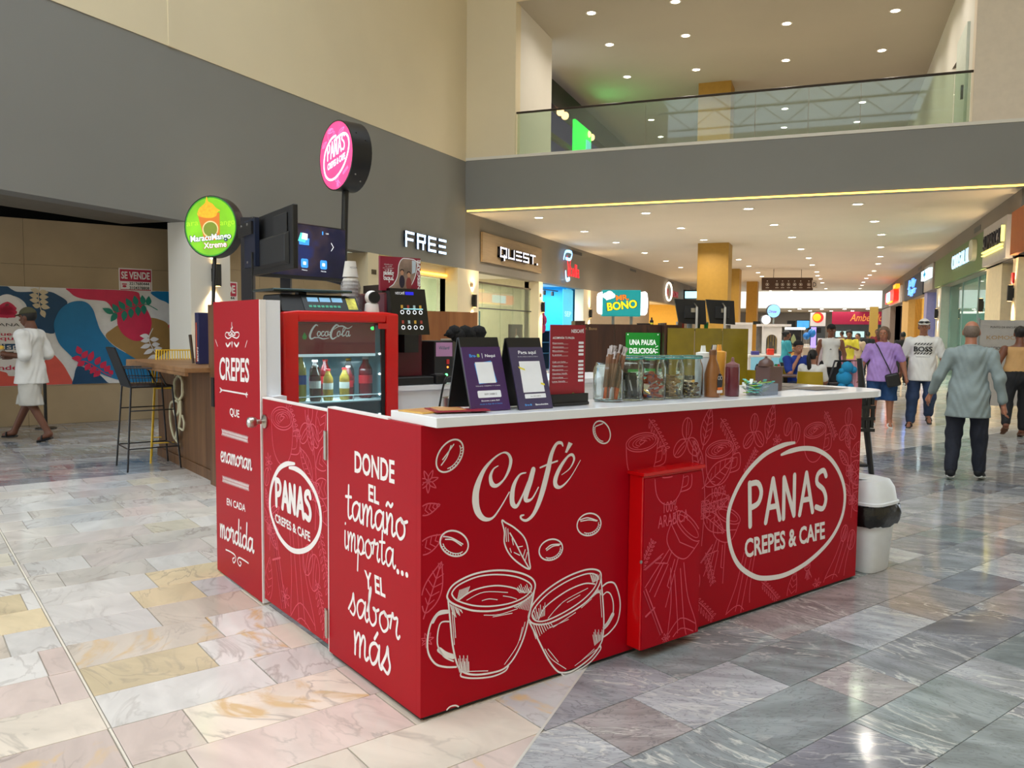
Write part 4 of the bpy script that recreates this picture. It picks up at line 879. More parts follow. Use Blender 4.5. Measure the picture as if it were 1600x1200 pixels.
def ic_stick(m,fr,x,y,s,a,z,lw):
 c,n=math.cos(a),math.sin(a);T=lambda p:(x+s*(p[0]*c-p[1]*n),y+s*(p[0]*n+p[1]*c))
 for e in(-.06,.0,.06):m.stroke(fr,[T((-.5,e-.03)),T((.5,e-.03)),T((.5,e+.03)),T((-.5,e+.03))],lw,True,False,z)
 m.stroke(fr,[T((-.05,-.12)),T((-.05,.12))],lw*2,z=z,smooth=False)
def ic_plant(m,fr,x,y,s,a,z,lw):
 m.stroke(fr,[(x,y-.5*s),(x+.03*s,y),(x-.05*s,y+.4*s)],lw,z=z)
 for dx,dy,r,q in((.25,.22,.5,.5),(.2,-.08,.1,.45),(-.2,.1,2.4,.4),(.18,-.3,-.6,.42),(-.1,.4,1.9,.35)):ic_leaf(m,fr,x+dx*s,y+dy*s,q*s,r,z,lw)
 for k in range(6):m.stroke(fr,ell(x+(-.06+.06*(k%3))*s,y-(.1+.08*(k//3))*s,.05*s,.05*s,0,8),lw,True,z=z,sub=2)
IC=dict(leaf=ic_leaf,herb=ic_herb,bean=ic_bean,trio=ic_trio,star=ic_star,cup=ic_cup,filter=ic_filter,whisk=ic_whisk,stick=ic_stick,plant=ic_plant)
def icons(pl,parent,lst,lim,z=.0007,lw=.005):
 inv=pl.fr.inverted()
 for kind,px,py,s,a in lst:
  m=MB();x,y=pl.at(px,py);IC[kind](m,pl.fr,x,y,s,a,z,lw)
  q=tf(inv,m.v);ok=(q[:,0]>lim[0])&(q[:,0]<lim[1])&(q[:,1]>lim[2])&(q[:,1]<lim[3])
  m.f=[f for f in m.f if all(ok[i] for i in f)];m.mi=[0]*len(m.f)
  if m.f:m.build(kind+'_print',PINKL,parent)
kc=thing('kiosk_counter','red vinyl covered front counter of the crepe kiosk with white drawings','counter',kw(0,1.5,0))
fp=MB().box(KF,-.03,0,0,3.07,.018,1.135).build('front_panel',REDP,kc)
sp=MB().box(KF,-.80,-.0305,0,.03,.018,1.135).build('side_panel',REDP,kc)
MB().box(KF,-.806,-.8002,-.002,.034,.018,1.137).build('edge_strip',EDGE,kc);MB().box(KF,-.80,-.25,-.002,.034,1.1352,1.142).build('top_edge',EDGE,kc)
MB().box(KF,-.6,-.0305,3.04,3.07,.018,1.12).build('end_panel',REDP,kc)
MB().box(KF,-.6,-.58,2.1,3.04,.018,1.12).build('inner_panel',WHT,kc);MB().box(KF,-.28,-.26,.04,2.1,.018,1.12).build('inner_panel',WHT,kc)
pl=MB();pl.box(KF,-.79,-.02,.012,.05,.002,.018);pl.box(KF,-.045,-.012,.02,3.05,.002,.018);pl.build('plinth',BLACKP,kc)
for body,c in(('DONDE',((554.3,736.7),(616.7,755),(554.3,703.3))),('EL',((576,781.7),(592.7,788.3),(576,755))),('Y EL',((570.7,917.3),(602.7,933.3),(569.3,889.3)))):
 m=MB();pxtext(m,LP,body,*c,off=.025);m.build('lettering',WHITE,sp)
handword(LP,'tamaño',(541,808),(636,846),(541,779),.0135).build('handwriting',WHITE,sp)
m=handword(LP,'importa',(538,856),(618,889),(538,829),.011)
for k in range(3):m.flat(LP.fr,ell(*LP.at(622+k*7,893+k*2.6),.011,.011),.0012)
m.build('handwriting',WHITE,sp)
handword(LP,'sabor',(546,957),(625,1000),(546,928),.0125).build('handwriting',WHITE,sp);handword(LP,'más',(553,1020),(612,1056),(553,986),.015).build('handwriting',WHITE,sp)
cz=lambda l:[(660+x/4.616,640+y/4.616) for x,y in l]
def vstroke(pts,parent=fp,nm='cafe_letter',k=.00058,z=.0014):
 m=MB();m.stroke(FP.fr,FP.pts(cz([(p[0],p[1]) for p in pts])),[p[2]*k for p in pts],z=z,sub=6);return m
KW_=1
m=vstroke([(545,405,6),(512,428,12),(490,480,26),(500,535,36),(535,548,24),(585,505,14),(622,435,24),(636,365,28),(615,318,18),(575,312,10),(510,355,14),(440,440,30),(392,560,50),(382,660,56),(400,740,48),(445,788,32),(505,780,16),(565,700,11),(625,595,9)]);m.build('cafe_letter',WHITE,fp)
m=vstroke([(745,455,8),(700,470,14),(660,540,32),(645,620,42),(650,680,40),(680,695,26),(720,620,14),(760,520,12)]);m2=vstroke([(798,432,40),(775,520,46),(745,620,44),(750,655,30),(790,640,14),(835,560,9)],z=.0017);m.build('cafe_letter',WHITE,fp);m2 .build('cafe_letter',WHITE,fp)
m=vstroke([(1012,262,10),(1000,240,22),(965,248,24),(930,320,34),(905,430,46),(870,570,48),(835,680,40),(795,760,28),(750,798,20),(715,790,14),(708,768,18),(730,760,10)]);m.build('cafe_letter',WHITE,fp)
m=vstroke([(848,418,12),(910,392,14),(972,370,12)],z=.0018);m.build('cafe_letter',WHITE,fp)
m=vstroke([(1003,470,5),(1060,425,9),(1092,362,18),(1080,326,22),(1045,340,18),(990,420,32),(958,500,40),(962,548,36),(1000,556,18),(1065,490,9),(1138,365,5)],z=.0016);m.build('cafe_letter',WHITE,fp)
m=MB();m.flat(FP.fr,FP.pts(cz([(1053,232),(1082,246),(1040,312),(1027,308)])),.0015);m.build('cafe_accent',WHITE,fp)
def hatch(m,a,b,n,w,z=.0014):
 """n strokes fading from segment a to segment b (pixel lists in zoom units)"""
 for k in range(n):
  t=k/max(1,n-1);p=(a[0]+(a[2]-a[0])*t,a[1]+(a[3]-a[1])*t);q=(b[0]+(b[2]-b[0])*t,b[1]+(b[3]-b[1])*t)
  m.stroke(FP.fr,FP.pts([p,q]),w,smooth=False,z=z)
def wbean(cx,cy,a,b,rot,crease):
 m=MB();P_=[(cx+a*math.cos(t)*math.cos(rot)-b*math.sin(t)*math.sin(rot),cy+a*math.cos(t)*math.sin(rot)+b*math.sin(t)*math.cos(rot)) for t in np.linspace(0,2*math.pi,18,endpoint=False)]
 m.stroke(FP.fr,FP.pts(cz(P_)),.0066,True,z=.0014,sub=3)
 for c in crease:m.stroke(FP.fr,FP.pts(cz(c)),.005,z=.0014)
 for k in range(9):
  t=math.radians(35+12*k);p=[(cx+a*f*math.cos(t)*math.cos(rot)-b*f*math.sin(t)*math.sin(rot),cy+a*f*math.cos(t)*math.sin(rot)+b*f*math.sin(t)*math.cos(rot)) for f in(.97,.8)]
  m.stroke(FP.fr,FP.pts(cz(p)),.0035,smooth=False,z=.0014)
 m.stroke(FP.fr,FP.pts(cz([(cx+a*.82*math.cos(t)*math.cos(rot)-b*.78*math.sin(t)*math.sin(rot),cy+a*.82*math.cos(t)*math.sin(rot)+b*.78*math.sin(t)*math.cos(rot)) for t in np.linspace(.35,2.5,8)])),.004,z=.0014)
 m.build('bean_print',WHITE,fp)
wbean(196,333,130,80,-1.0,[[(225,250),(190,300),(145,360)],[(205,260),(175,340),(135,400)]]);wbean(228,965,105,88,.5,[[(150,915),(210,925),(290,970)],[(165,935),(220,940),(280,980)]])
wbean(1200,828,88,78,-.5,[[(1135,795),(1190,780),(1260,800)],[(1140,805),(1200,795),(1255,803)]]);wbean(925,1010,88,72,-.5,[[(890,1005),(930,975),(995,970)],[(895,1015),(940,985),(985,978)]]);wbean(1292,163,84,58,1.2,[[(1250,120),(1300,100)]])
m=MB();m.stroke(FP.fr,FP.pts(cz([(572,800),(590,880),(590,960),(625,1040),(690,1105),(772,1150),(768,1080),(755,980),(725,910),(660,850),(600,815)])),.0066,True,z=.0014)
m.stroke(FP.fr,FP.pts(cz([(630,890),(670,960),(720,1060),(772,1150)])),.006,z=.0014)
for a_,b_ in(((600,850),(605,950)),((615,860),(620,950)),((645,930),(655,975)),((690,990),(720,985)),((660,1030),(700,1050)),((725,1060),(740,1010)),((740,1090),(755,1030)),((630,1000),(640,1030))):m.stroke(FP.fr,FP.pts(cz([a_,b_])),.004,smooth=False,z=.0014)
m.build('leaf_print',WHITE,fp)
mz=lambda l:[(660+x/5,860+y/5) for x,y in l]
def mug(strokes,thin,name):
 m=MB()
 for s,cl,w in strokes:m.stroke(FP.fr,FP.pts(mz(s)),w,cl,z=.0014,sub=6)
 for s in thin:m.stroke(FP.fr,FP.pts(mz(s)),.0034,smooth=len(s)>2,z=.0014)
 return m.build(name,WHITE,fp)
th=[]
for k in range(8):th.append([(290+k*11,270+k*-4+40),(270+k*11,395-k*8)]);th.append([(215+k*12,420+k*6),(240+k*10,500+(k%3)*14-k*4)])
for k in range(10):th.append([(730+k*12,300-(k%4)*12),(760+k*10,330)]);th.append([(860-k*13,330+k*12),(835-k*13,470-k*3)]);th.append([(270+k*10,870-(k%3)*24),(290+k*8,950)])
th+=[[(480,505),(600,500),(740,455)],[(550,518),(700,490)],[(230,480),(240,620),(248,735)],[(245,500),(258,680)],[(345,388),(480,325),(665,328)],[(465,392),(520,378),(583,385)],[(630,355),(690,365),(735,380)],[(780,600),(740,740),(640,890)],[(350,945),(510,940)],[(800,560),(790,600),(760,700)]]
mug([([(195,340),(250,260),(400,185),(580,155),(740,170),(850,215),(880,280),(840,360),(720,430),(560,470),(400,470),(270,430),(205,390)],True,.0075),([(235,320),(290,265),(430,205),(580,188),(730,205),(830,250),(850,300),(800,360),(690,410),(540,435),(400,430),(280,395),(235,355)],True,.006),([(285,385),(400,310),(560,275),(700,290),(800,330)],False,.006),([(200,390),(215,540),(235,740),(275,900),(330,955),(420,970),(540,955),(640,920),(720,830),(790,680),(840,480),(872,320)],False,.0075),([(300,955),(305,985),(400,998),(540,985),(640,945),(670,905)],False,.0065),([(205,470),(130,480),(70,560),(40,680),(45,800),(100,885),(180,910),(262,910)],False,.0075),([(212,555),(150,560),(125,610),(115,700),(125,760),(170,830),(240,865)],False,.006),([(130,775),(180,810),(240,830)],False,.02),([(80,560),(120,500),(200,480)],False,.012)],th,'mug_print')
th=[]
for k in range(9):th.append([(860+k*12,500-(k%3)*22-k*6),(880+k*9,540-k*4)]);th.append([(850+k*18,585-k*3),(885+k*16,690-k*13)]);th.append([(1310+k*9,185+(k%2)*10),(1330+k*6,250-k*3)]);th.append([(1320+k*9,370-k*8),(1370+k*3,300+k*6)]);th.append([(1330+k*9,660-(k%3)*20),(1345+k*7,740-k*6)])
th+=[[(980,530),(1100,400),(1290,295)],[(1030,470),(1080,420)],[(1130,405),(1230,348)],[(1240,448),(1320,378)],[(990,605),(1140,538)],[(1020,600),(1195,485)],[(955,770),(1010,850),(1120,925)],[(980,770),(1060,870)],[(1385,310),(1400,520)],[(1230,870),(1340,770)],[(1190,900),(1390,750)]]
mug([([(830,500),(870,410),(980,300),(1130,205),(1280,150),(1370,155),(1395,200),(1370,290),(1280,400),(1130,500),(980,570),(880,575),(835,545)],True,.0075),([(855,505),(890,430),(990,330),(1130,240),(1270,185),(1345,185),(1368,220),(1335,300),(1240,395),(1110,480),(970,545),(890,550)],True,.006),([(905,540),(960,440),(1120,320),(1260,260),(1345,262)],False,.006),([(835,560),(900,690),(975,840),(1040,930),(1090,955),(1180,935),(1310,840),(1385,740),(1410,660),(1415,500),(1395,220)],False,.0075),([(1085,955),(1100,975),(1160,965),(1300,880),(1385,780),(1390,745)],False,.0065),([(1405,280),(1450,250),(1500,260),(1535,350),(1543,450),(1520,560),(1460,640),(1405,680)],False,.0075),([(1408,350),(1440,325),(1470,345),(1490,420),(1480,520),(1420,600)],False,.006),([(1485,500),(1450,565),(1420,600)],False,.02)],th,'mug_print')
m=MB();m.stroke(FP.fr,FP.pts([(698,1109),(703,1104),(711,1102),(716,1104)]),.006,z=.0014);m.build('bean_print',WHITE,fp)
icons(FP,fp,[('star',669,752,.09,.2),('leaf',670,795,.1,.2),('leaf',672,850,.14,.4),('leaf',677,918,.2,1.2),('star',667,1000,.06,.1),('herb',1010,700,.2,-.9) if 0 else('herb',1028,680,.2,-.9),('trio',1073,690,.2,0),('leaf',1105,665,.2,1.3),('herb',1139,679,.22,-.9),('trio',1178,679,.19,0),('leaf',1204,658,.2,1.3),('bean',1231,667,.1,1.2),('bean',1243,677,.12,1.4),('star',1214,689,.08,.1),('cup',1273,690,.26,0),('herb',1297,663,.2,-.9),('trio',1325,668,.2,0),('cup',1124,722,.26,0),('plant',1098,775,.5,0),('filter',1125,850,.36,-.4),('herb',1108,888,.18,-1.2),('whisk',1158,930,.44,-.3),('herb',1203,924,.2,-.7),('leaf',1238,918,.2,1.3),('star',1276,914,.09,.2),('filter',1262,892,.1,.2),('whisk',1310,884,.46,-.5),('bean',1319,833,.1,1.2),('bean',1330,843,.12,1.4),('plant',1328,722,.36,0),('plant',1331,770,.3,2),('herb',1172,722,.16,.9),('herb',1098,950,.22,-.7),('bean',1085,910,.12,1.5),('cup',1003,712,.25,0)],(.002,3.068,.02,1.13))
m=MB();pxtext(m,FP,'100%',(1112,778),(1134,772),(1112,762),z=.0007);m.build('arabica_print',PINKL,fp);m=MB();pxtext(m,FP,'ARABICA',(1108,801),(1142,791),(1108,783),z=.0007);m.build('arabica_print',PINKL,fp)
logo(FP,fp,[(1060+x/3.334,640+y/3.334) for x,y in[(605,172),(540,187),(440,240),(340,350),(272,490),(257,600),(272,720),(312,808),(380,862),(450,878),(560,858),(680,788),(788,680),(850,560),(866,440),(843,340),(790,255),(720,210),(650,202),(585,215),(535,235)]],((1171,822),(1292,794),(1171,755)),((1163.5,871),(1288.6,840.4),(1163,842)),.027,.031)
ub_=thing('utility_box','raised red metal box with coffee drawings mounted on the counter front','box',kw(.05,1.35,.02));bx0,bx1,bz0,bz1=1.10,1.50,.045,.845
fb=MB();fb.box(KF,.001,.085,bx0,bx1,bz0,bz1);body=fb.build('box_body',M('red_enamel',(206,8,14),.25,var=.02,coat=.3),ub_,bevel=.004)
MB().box(KF,.086,.092,bx0+.004,bx1-.004,bz0+.004,bz1-.012).build('box_door',REDP,ub_)
MB().box(KF,.0,.10,bx0-.01,bx1+.01,bz1+.001,bz1+.016).build('top_lip',M('red_enamel',None),ub_)
BP=Plane(KO+UJ*.0925,UK,UZ);MB().cyl(FR(tf(BP.fr,[BP.at(1001,878)+(0,)])[0],UK,UZ,UJ),.008,0,.004,10).build('key_lock',STEEL,ub_)
icons(BP,ub_,[('cup',1046,752,.24,0),('star',992,787,.07,0),('bean',996,836,.12,1.4),('filter',1050,870,.4,-.7),('whisk',1062,950,.42,.1),('stick',1017,960,.26,-1.1),('leaf',992,1000,.1,1.5),('herb',1010,870,.16,1.),('star',1040,998,.06,.2)],(bx0+.006,bx1-.006,bz0+.006,bz1-.014))
m=MB();pxtext(m,BP,'100%',(1037,802),(1058,797),(1037,784),z=.0007);m.build('arabica_print',PINKL,ub_);m=MB();pxtext(m,BP,'ARABICA',(1028,826),(1075,813),(1028,806),z=.0007);m.build('arabica_print',PINKL,ub_)
gt=thing('kiosk_gate','red swing gate with the oval logo and round steel knob','gate',kw(-1.2,0,0))
gp=MB().box(KF,-1.606,-.812,.002,.028,.045,1.118).build('gate_panel',REDP,gt);MB().box(KF,-1.606,-.812,.0,.03,1.1182,1.126).build('top_edge',EDGE,gt)
GP=Plane(KO+UK*.002,UJ,UZ)
gz=lambda l:[(400+x/3.16,620+y/3.16) for x,y in l]
logo(GP,gp,gz([(192,330),(150,332),(110,362),(78,440),(70,540),(87,620),(122,698),(172,752),(225,762),(278,733),(316,660),(318,560),(288,462),(240,388),(200,357),(165,350)]),((432,789),(487,814),(431.6,749)),((430.7,815),(485.4,846),(430,801.5)),.026,.03)
icons(GP,gp,[('cup',441,680,.34,-.2),('herb',457,653,.24,-.9),('trio',483,668,.24,0),('leaf',502,652,.24,1.3),('plant',492,745,.5,0),('star',420,722,.1,0),('stick',433,880,.46,-1.25),('whisk',468,918,.62,.15),('bean',481,875,.16,1.2),('bean',491,895,.18,1.4),('herb',506,876,.3,-1.2),('herb',503,955,.3,-1.1),('leaf',420,906,.26,1.4),('star',446,932,.12,.2),('bean',417,745,.1,1.2),('plant',421,815,.3,1)],(-1.604,-.814,.047,1.116))
kn=MB();kc0=kw(-1.57,0,1.0);kfr=FR(kc0,UJ,UZ,-UK)
kn.lathe(kfr,[(.036,0),(.036,.006),(.026,.012),(.012,.02),(.012,.04),(.024,.05),(.03,.07),(.026,.088),(.012,.095),(.001,.095)],20);kn.build('door_knob',STEEL,gt,smooth=True)
for z0 in(.9,.08):
 h=MB();h.box(KF,-.838,-.806,-.006,.0015,z0,z0+.13);h.cyl(TR(*kw(-.809,-.008,z0)),.007,0,.13,8);h.build('hinge',STEEL,gt)
tp=thing('tall_panel','tall red kiosk panel printed CREPES QUE ENAMORAN in white','panel',kw(-2,.05,0))
tpp=MB().box(KF,-2.388,-1.632,0,.006,.012,1.638).build('printed_face',REDP,tp);MB().box(KF,-2.388,-1.630,.0062,.112,.012,1.636).build('panel_core',WHT,tp);MB().box(KF,-1.632,-1.622,-.002,.03,.012,1.637).build('edge_strip',EDGE,tp)
MB().box(KF,-1.63,-1.55,.04,.112,1.05,1.13).build('corner_block',WHT,tp)
for body_,c in(('CREPES',((343,592),(389.5,596.7),(343,557))),('QUE',((359.2,648.3),(374.2,652.5),(359.2,636.7))),('EN CADA',((354.6,788.5),(383.8,799.6),(354.6,777.5)))):
 m=MB();pxtext(m,LP,body_,*c,off=.02);m.build('lettering',WHITE,tpp)
handword(LP,'enamoran',(345,720),(394,735),(345,705.5),.013).build('handwriting',WHITE,tpp);handword(LP,'mordida',(344,838),(397,864),(344,819),.016).build('handwriting',WHITE,tpp)
for(x0,y0),(x1,y1) in(((347,675),(387.5,687)),((348,748),(389,762))):
 m=MB()
 for sg in(1,-1):m.stroke(LP.fr,LP.pts([(x0+(x1-x0)*k/20,y0+(y1-y0)*k/20+sg*(4.5 if k%2 else-4.5)) for k in range(21)]),.006,smooth=False,z=.0012)
 m.build('chain_print',WHITE,tpp)
m=MB();m.stroke(LP.fr,LP.pts([(345,609),(387,616.5)]),.009,smooth=False,z=.0012)
for x,y,s in((345,609,1),(387,616.5,-1)):m.stroke(LP.fr,LP.pts([(x-1,y-3),(x+3*s,y+.3*s),(x-1,y+4)]),.007,smooth=False,z=.0012)
m.build('arrow_print',WHITE,tpp)
sw=lambda l:[(320+x/5,440+y/5) for x,y in l]
m=MB()
for s in([(212,320),(212,345),(218,360),(206,368),(212,380),(230,400),(240,415),(222,418),(205,395),(212,380)],[(212,380),(196,400),(186,412),(200,420),(218,400)],[(190,400),(168,398),(162,425),(185,445),(212,425)],[(235,400),(262,396),(270,420),(250,442),(212,425)]):m.stroke(LP.fr,LP.pts(sw(s)),.007,z=.0012)
m.build('ornament_print',WHITE,tpp);m=MB();m.stroke(LP.fr,LP.pts(sw([(168,485),(180,505),(200,480)])),.013,z=.0012);m.stroke(LP.fr,LP.pts(sw([(232,480),(250,505),(266,480)])),.013,z=.0012);m.stroke(LP.fr,LP.pts(sw([(214,478),(214,512)])),[.018,.004],smooth=False,z=.0012)
m.build('moustache_print',WHITE,tpp);m=MB();m.stroke(LP.fr,LP.pts(sw([(85,455),(102,505)])),.005,smooth=False,z=.0012);m.build('dash_print',WHITE,tpp);m=MB();m.stroke(LP.fr,LP.pts(sw([(332,462),(318,512)])),.005,smooth=False,z=.0012);m.build('dash_print',WHITE,tpp)
m=MB();fz=lambda l:[(320+x/8,840+y/8) for x,y in l]
m.stroke(LP.fr,LP.pts(fz([(265,150),(320,175),(375,215),(390,270),(365,315),(350,270),(372,250)])),.009,z=.0012);m.stroke(LP.fr,LP.pts(fz([(548,320),(490,280),(430,250),(412,300),(440,355),(458,320),(440,300)])),.009,z=.0012);m.build('flourish_print',WHITE,tpp)
ct=MB();zt=lambda v:1.173-.0068*v
poly=[(-.25,.012),(.088,.012),(.105,3.02)]+[(.105-.2*(1-math.cos(t)),3.02+.24*math.sin(t)) for t in np.linspace(.2,1.5,6)]+[(-.3,3.24),(-.52,3.2),(-.6,3.08),(-.62,2.1),(-.25,2.1)]
n=len(poly);vv=[kw(u,v,zt(v)-.038) for u,v in poly]+[kw(u,v,zt(v)) for u,v in poly]
ct.add(vv,[tuple(range(n))[::-1],tuple(range(n,2*n))]+[(i,(i+1)%n,n+(i+1)%n,n+i) for i in range(n)])
tag(ct.build('countertop',M('white_counter',(240,242,246),.15,var=.01),bevel=.002),'glossy white worktop slab with rounded far end on the red counter','countertop')
bc=thing('back_counter','white back counter inside the kiosk carrying the coffee machine','counter',kw(-2.05,2,0))
MB().box(KF,-2.36,-1.76,.9,3.05,.02,1.11).build('cabinet',WHT,bc);MB().box(KF,-2.38,-1.74,.89,3.06,1.112,1.142).build('worktop',WHT,bc);MB().box(KF,-2.389,-2.3605,.13,3.06,.02,1.11).build('back_panel',REDP,bc)
ZT=lambda v:1.1735-.0068*v
def kfr(u,v,z,rz=0.):
 """frame standing on the kiosk: x along the counter (right), y to the back, z up"""
 c,s=math.cos(rz),math.sin(rz);x=UK*c-UJ*s;y=-UJ*c-UK*s
 return FR(kw(u,v,z),x,y,UZ)
LV=[M('leaflet_yellow',(226,176,84),.35),M('leaflet_red',(150,36,54),.3),M('leaflet_photo',(206,150,96),.35)]
for k,(u,v,rz) in enumerate(((-.13,.13,.15),(-.06,.2,-.25))):
 t=thing('menu_leaflet',('folded menu leaflet with yellow food photos by the counter corner','dark red menu leaflet lying over the yellow one')[k],'leaflet',kw(u,v,ZT(v)));f=kfr(u,v,ZT(v)+.001+.006*k,rz)
 MB().box(f,-.11,.11,-.075,.075,0,.005).build('paper_stack',LV[k],t);m=MB();m.box(f,-.09,.02,-.06,.06,.0052,.0058);m.build('photo_print',LV[2-k] if k==0 else LV[2],t);m=MB();m.box(f,.03,.09,.0,.05,.0052,.0058);m.build('text_block',WHITE,t)
PUR=M('purple_card',(66,36,92),.3);PUR2=M('slate_card',(66,58,92),.3)
def pay_stand(lab,v0,u0,w,h,col,lines):
 t=thing('payment_stand',lab,'sign stand',kw(u0,v0+w/2,ZT(v0)))
 z0=ZT(v0)+.001;lean=.30;yb=np.array([-UJ*math.sin(lean)+UZ*math.cos(lean)])[0];n=np.cross(UK,yb);n=n if n@UJ>0 else-n
 f=FR(kw(u0,v0,z0),UK,yb,n)
 MB().box(f,0,w,.004,h*1.16,-.012,-.004).build('easel_board',BLACKP,t)
 b2=-UJ*-math.sin(.16)+0*UZ;bl=MB();top=tf(f,[(0,h*1.16,-.012),(w,h*1.16,-.012)]);foot=[kw(u0-.15,v0-.012,z0),kw(u0-.15,v0+w-.012,z0)]
 th_=UJ*-.006
 bl.add([top[0],top[1],foot[1],foot[0],top[0]+th_,top[1]+th_,foot[1]+th_,foot[0]+th_],[(0,1,2,3),(7,6,5,4),(0,4,5,1),(1,5,6,2),(2,6,7,3),(3,7,4,0)]);bl.build('back_leg',BLACKP,t)
 cd=MB().box(f,0,w,0,h,-.004,.0).build('card',col,t)
 for nm,mat,fn in lines:
  m=MB();fn(m,f,w,h);m.build(nm,mat,cd)
BLU=M('bre_blue',(70,160,240),.4);GRN=M('bre_green',(170,220,60),.4);YLW=M('tape_yellow',(236,220,60),.4);PALE=M('code_grey',(150,150,156),.5);PAPER=M('paper_white',(238,240,246),.4)
def L1(m,f,w,h):text(m,f,'Bre-',.26*w,.84*h,.05*h,.18*w,off=.02,z=.0006)
pay_stand('purple payment card stand nearest the counter corner',.235,-.01,.19,.262,PUR,[('brand_lettering',BLU,L1),('brand_lettering',GRN,lambda m,f,w,h:text(m,f,'B',.4*w,.84*h,.05*h,.06*w,off=.02,z=.0006)),('divider',PAPER,lambda m,f,w,h:m.flat(f,[(.49*w,.82*h),(.5*w,.82*h),(.5*w,.9*h),(.49*w,.9*h)],.0006)),('brand_lettering',PAPER,lambda m,f,w,h:text(m,f,'Nequi',.7*w,.84*h,.045*h,.26*w,off=.02,z=.0006)),('blue_paper',BLU,lambda m,f,w,h:m.flat(f,[(.3*w,.42*h),(.77*w,.44*h),(.7*w,.78*h),(.26*w,.74*h)],.0005)),('white_paper',PAPER,lambda m,f,w,h:m.flat(f,[(.3*w,.43*h),(.74*w,.43*h),(.72*w,.76*h),(.28*w,.76*h)],.0009)),('name_line',PAPER,lambda m,f,w,h:text(m,f,'PANAS CREPES Y CAFE',.52*w,.38*h,.015*h,.62*w,z=.0006)),('number_field',PAPER,lambda m,f,w,h:m.flat(f,rrect(.22*w,.82*w,.205*h,.315*h,.02*h),.0006)),('number',M('print_dark',None),lambda m,f,w,h:text(m,f,'0091348812',.55*w,.245*h,.03*h,.32*w,z=.001)),('pay_line',PAPER,lambda m,f,w,h:text(m,f,'Escanea y paga fácil',.52*w,.15*h,.022*h,.46*w,off=.02,z=.0006)),('pay_line',BLU,lambda m,f,w,h:text(m,f,'desde la App de tu banco',.52*w,.1*h,.02*h,.58*w,z=.0006))])
pay_stand('slate blue payment card stand reading Paga aqui beside the purple one',.448,.02,.175,.262,PUR2,[('title',PAPER,lambda m,f,w,h:text(m,f,'Paga aquí',.52*w,.89*h,.055*h,.54*w,off=.02,z=.0006)),('subtitle',PAPER,lambda m,f,w,h:text(m,f,'Bre-B y billeteras desde tu banco',.52*w,.84*h,.014*h,.6*w,z=.0006)),('white_paper',PAPER,lambda m,f,w,h:m.flat(f,[(.2*w,.27*h),(.84*w,.27*h),(.84*w,.77*h),(.22*w,.77*h)],.0008)),('tape',YLW,lambda m,f,w,h:m.flat(f,[(.17*w,.69*h),(.19*w,.66*h),(.36*w,.62*h),(.35*w,.65*h)],.0013)),('tape',YLW,lambda m,f,w,h:m.flat(f,[(.76*w,.39*h),(.76*w,.42*h),(.87*w,.4*h),(.87*w,.37*h)],.0013)),('number_field',PAPER,lambda m,f,w,h:m.flat(f,rrect(.22*w,.85*w,.175*h,.245*h,.01*h),.0006)),('number',M('print_dark',None),lambda m,f,w,h:text(m,f,'llave 0091348812',.54*w,.198*h,.016*h,.3*w,z=.001)),('brand_lettering',BLU,lambda m,f,w,h:text(m,f,'Bre-B',.28*w,.06*h,.03*h,.2*w,off=.02,z=.0006)),('brand_lettering',PAPER,lambda m,f,w,h:text(m,f,'Bancolombia',.68*w,.06*h,.026*h,.38*w,off=.02,z=.0006))])
t=thing('menu_stand','upright dark red coffee menu card in a black foot','menu stand',kw(-.03,.73,ZT(.73)));v0,w,h=.672,.2,.335;z0=ZT(v0)+.012;f=FR(kw(-.06,v0,z0),UK,UZ)
MB().box(kfr(-.06,v0+w/2,ZT(v0)+.001),-w/2,w/2,-.03,.06-.02,0,.012).build('foot',BLACKP,t)
fo=MB();fo.box(FR(kw(-.06,v0,z0-.012),UK,UZ),0,w+.004,0,.05,.002,.02,.0,.0);fo.build('foot_front',BLACKP,t)
cd=MB().box(f,0,w,.0,h,-.004,0).build('card',M('menu_red',(150,26,44),.35),t)
m=MB();text(m,f,'NESCAFÉ',.95*w,.9*h,.045*h,.36*w,off=.02,align='r',z=.0006);m.build('brand_lettering',PAPER,cd);m=MB();text(m,f,'ACOMPAÑA TU PAUSA',.06*w,.82*h,.028*h,.62*w,off=.02,align='l',z=.0006);m.build('title',PAPER,cd)
names=['Espresso','Americano','Macchiato','Latte','Café con leche','Capuchino','Mocaccino','Capuchino Vainilla','Chocolate','Latte Vainilla']
for k,s in enumerate(names):
 y=(.76-.05*k-(.04 if k>3 else 0))*h;m=MB();text(m,f,s,.06*w,y,.016*h,(.2+.02*len(s)*.6)*w,align='l',z=.0006,off=.01);m.flat(f,[(.06*w,y-.006*h),(.5*w,y-.006*h),(.5*w,y-.0085*h),(.06*w,y-.0085*h)],.0006);m.build('menu_line',PAPER,cd)
 m=MB();m.flat(f,rrect(.8*w,.95*w,y-.006*h,y+.024*h,.006*h),.0007);m.build('price_tag',PAPER,cd)
m=MB();m.flat(f,ell(.66*w,.1*h,.04*w,.04*w),.0006);m.build('green_dot',M('dot_green',(120,160,80),.5),cd);m=MB();m.flat(f,rrect(.72*w,.93*w,.03*h,.06*h,.005),.0006);m.flat(f,rrect(.14*w,.42*w,.03*h,.06*h,.005),.0006);m.build('price_tag',PAPER,cd)
JG=M('jar_glass',(232,240,238),.03,trans=1.,var=.01);JT=M('jar_teal_seal',(90,190,190),.3,trans=.4)
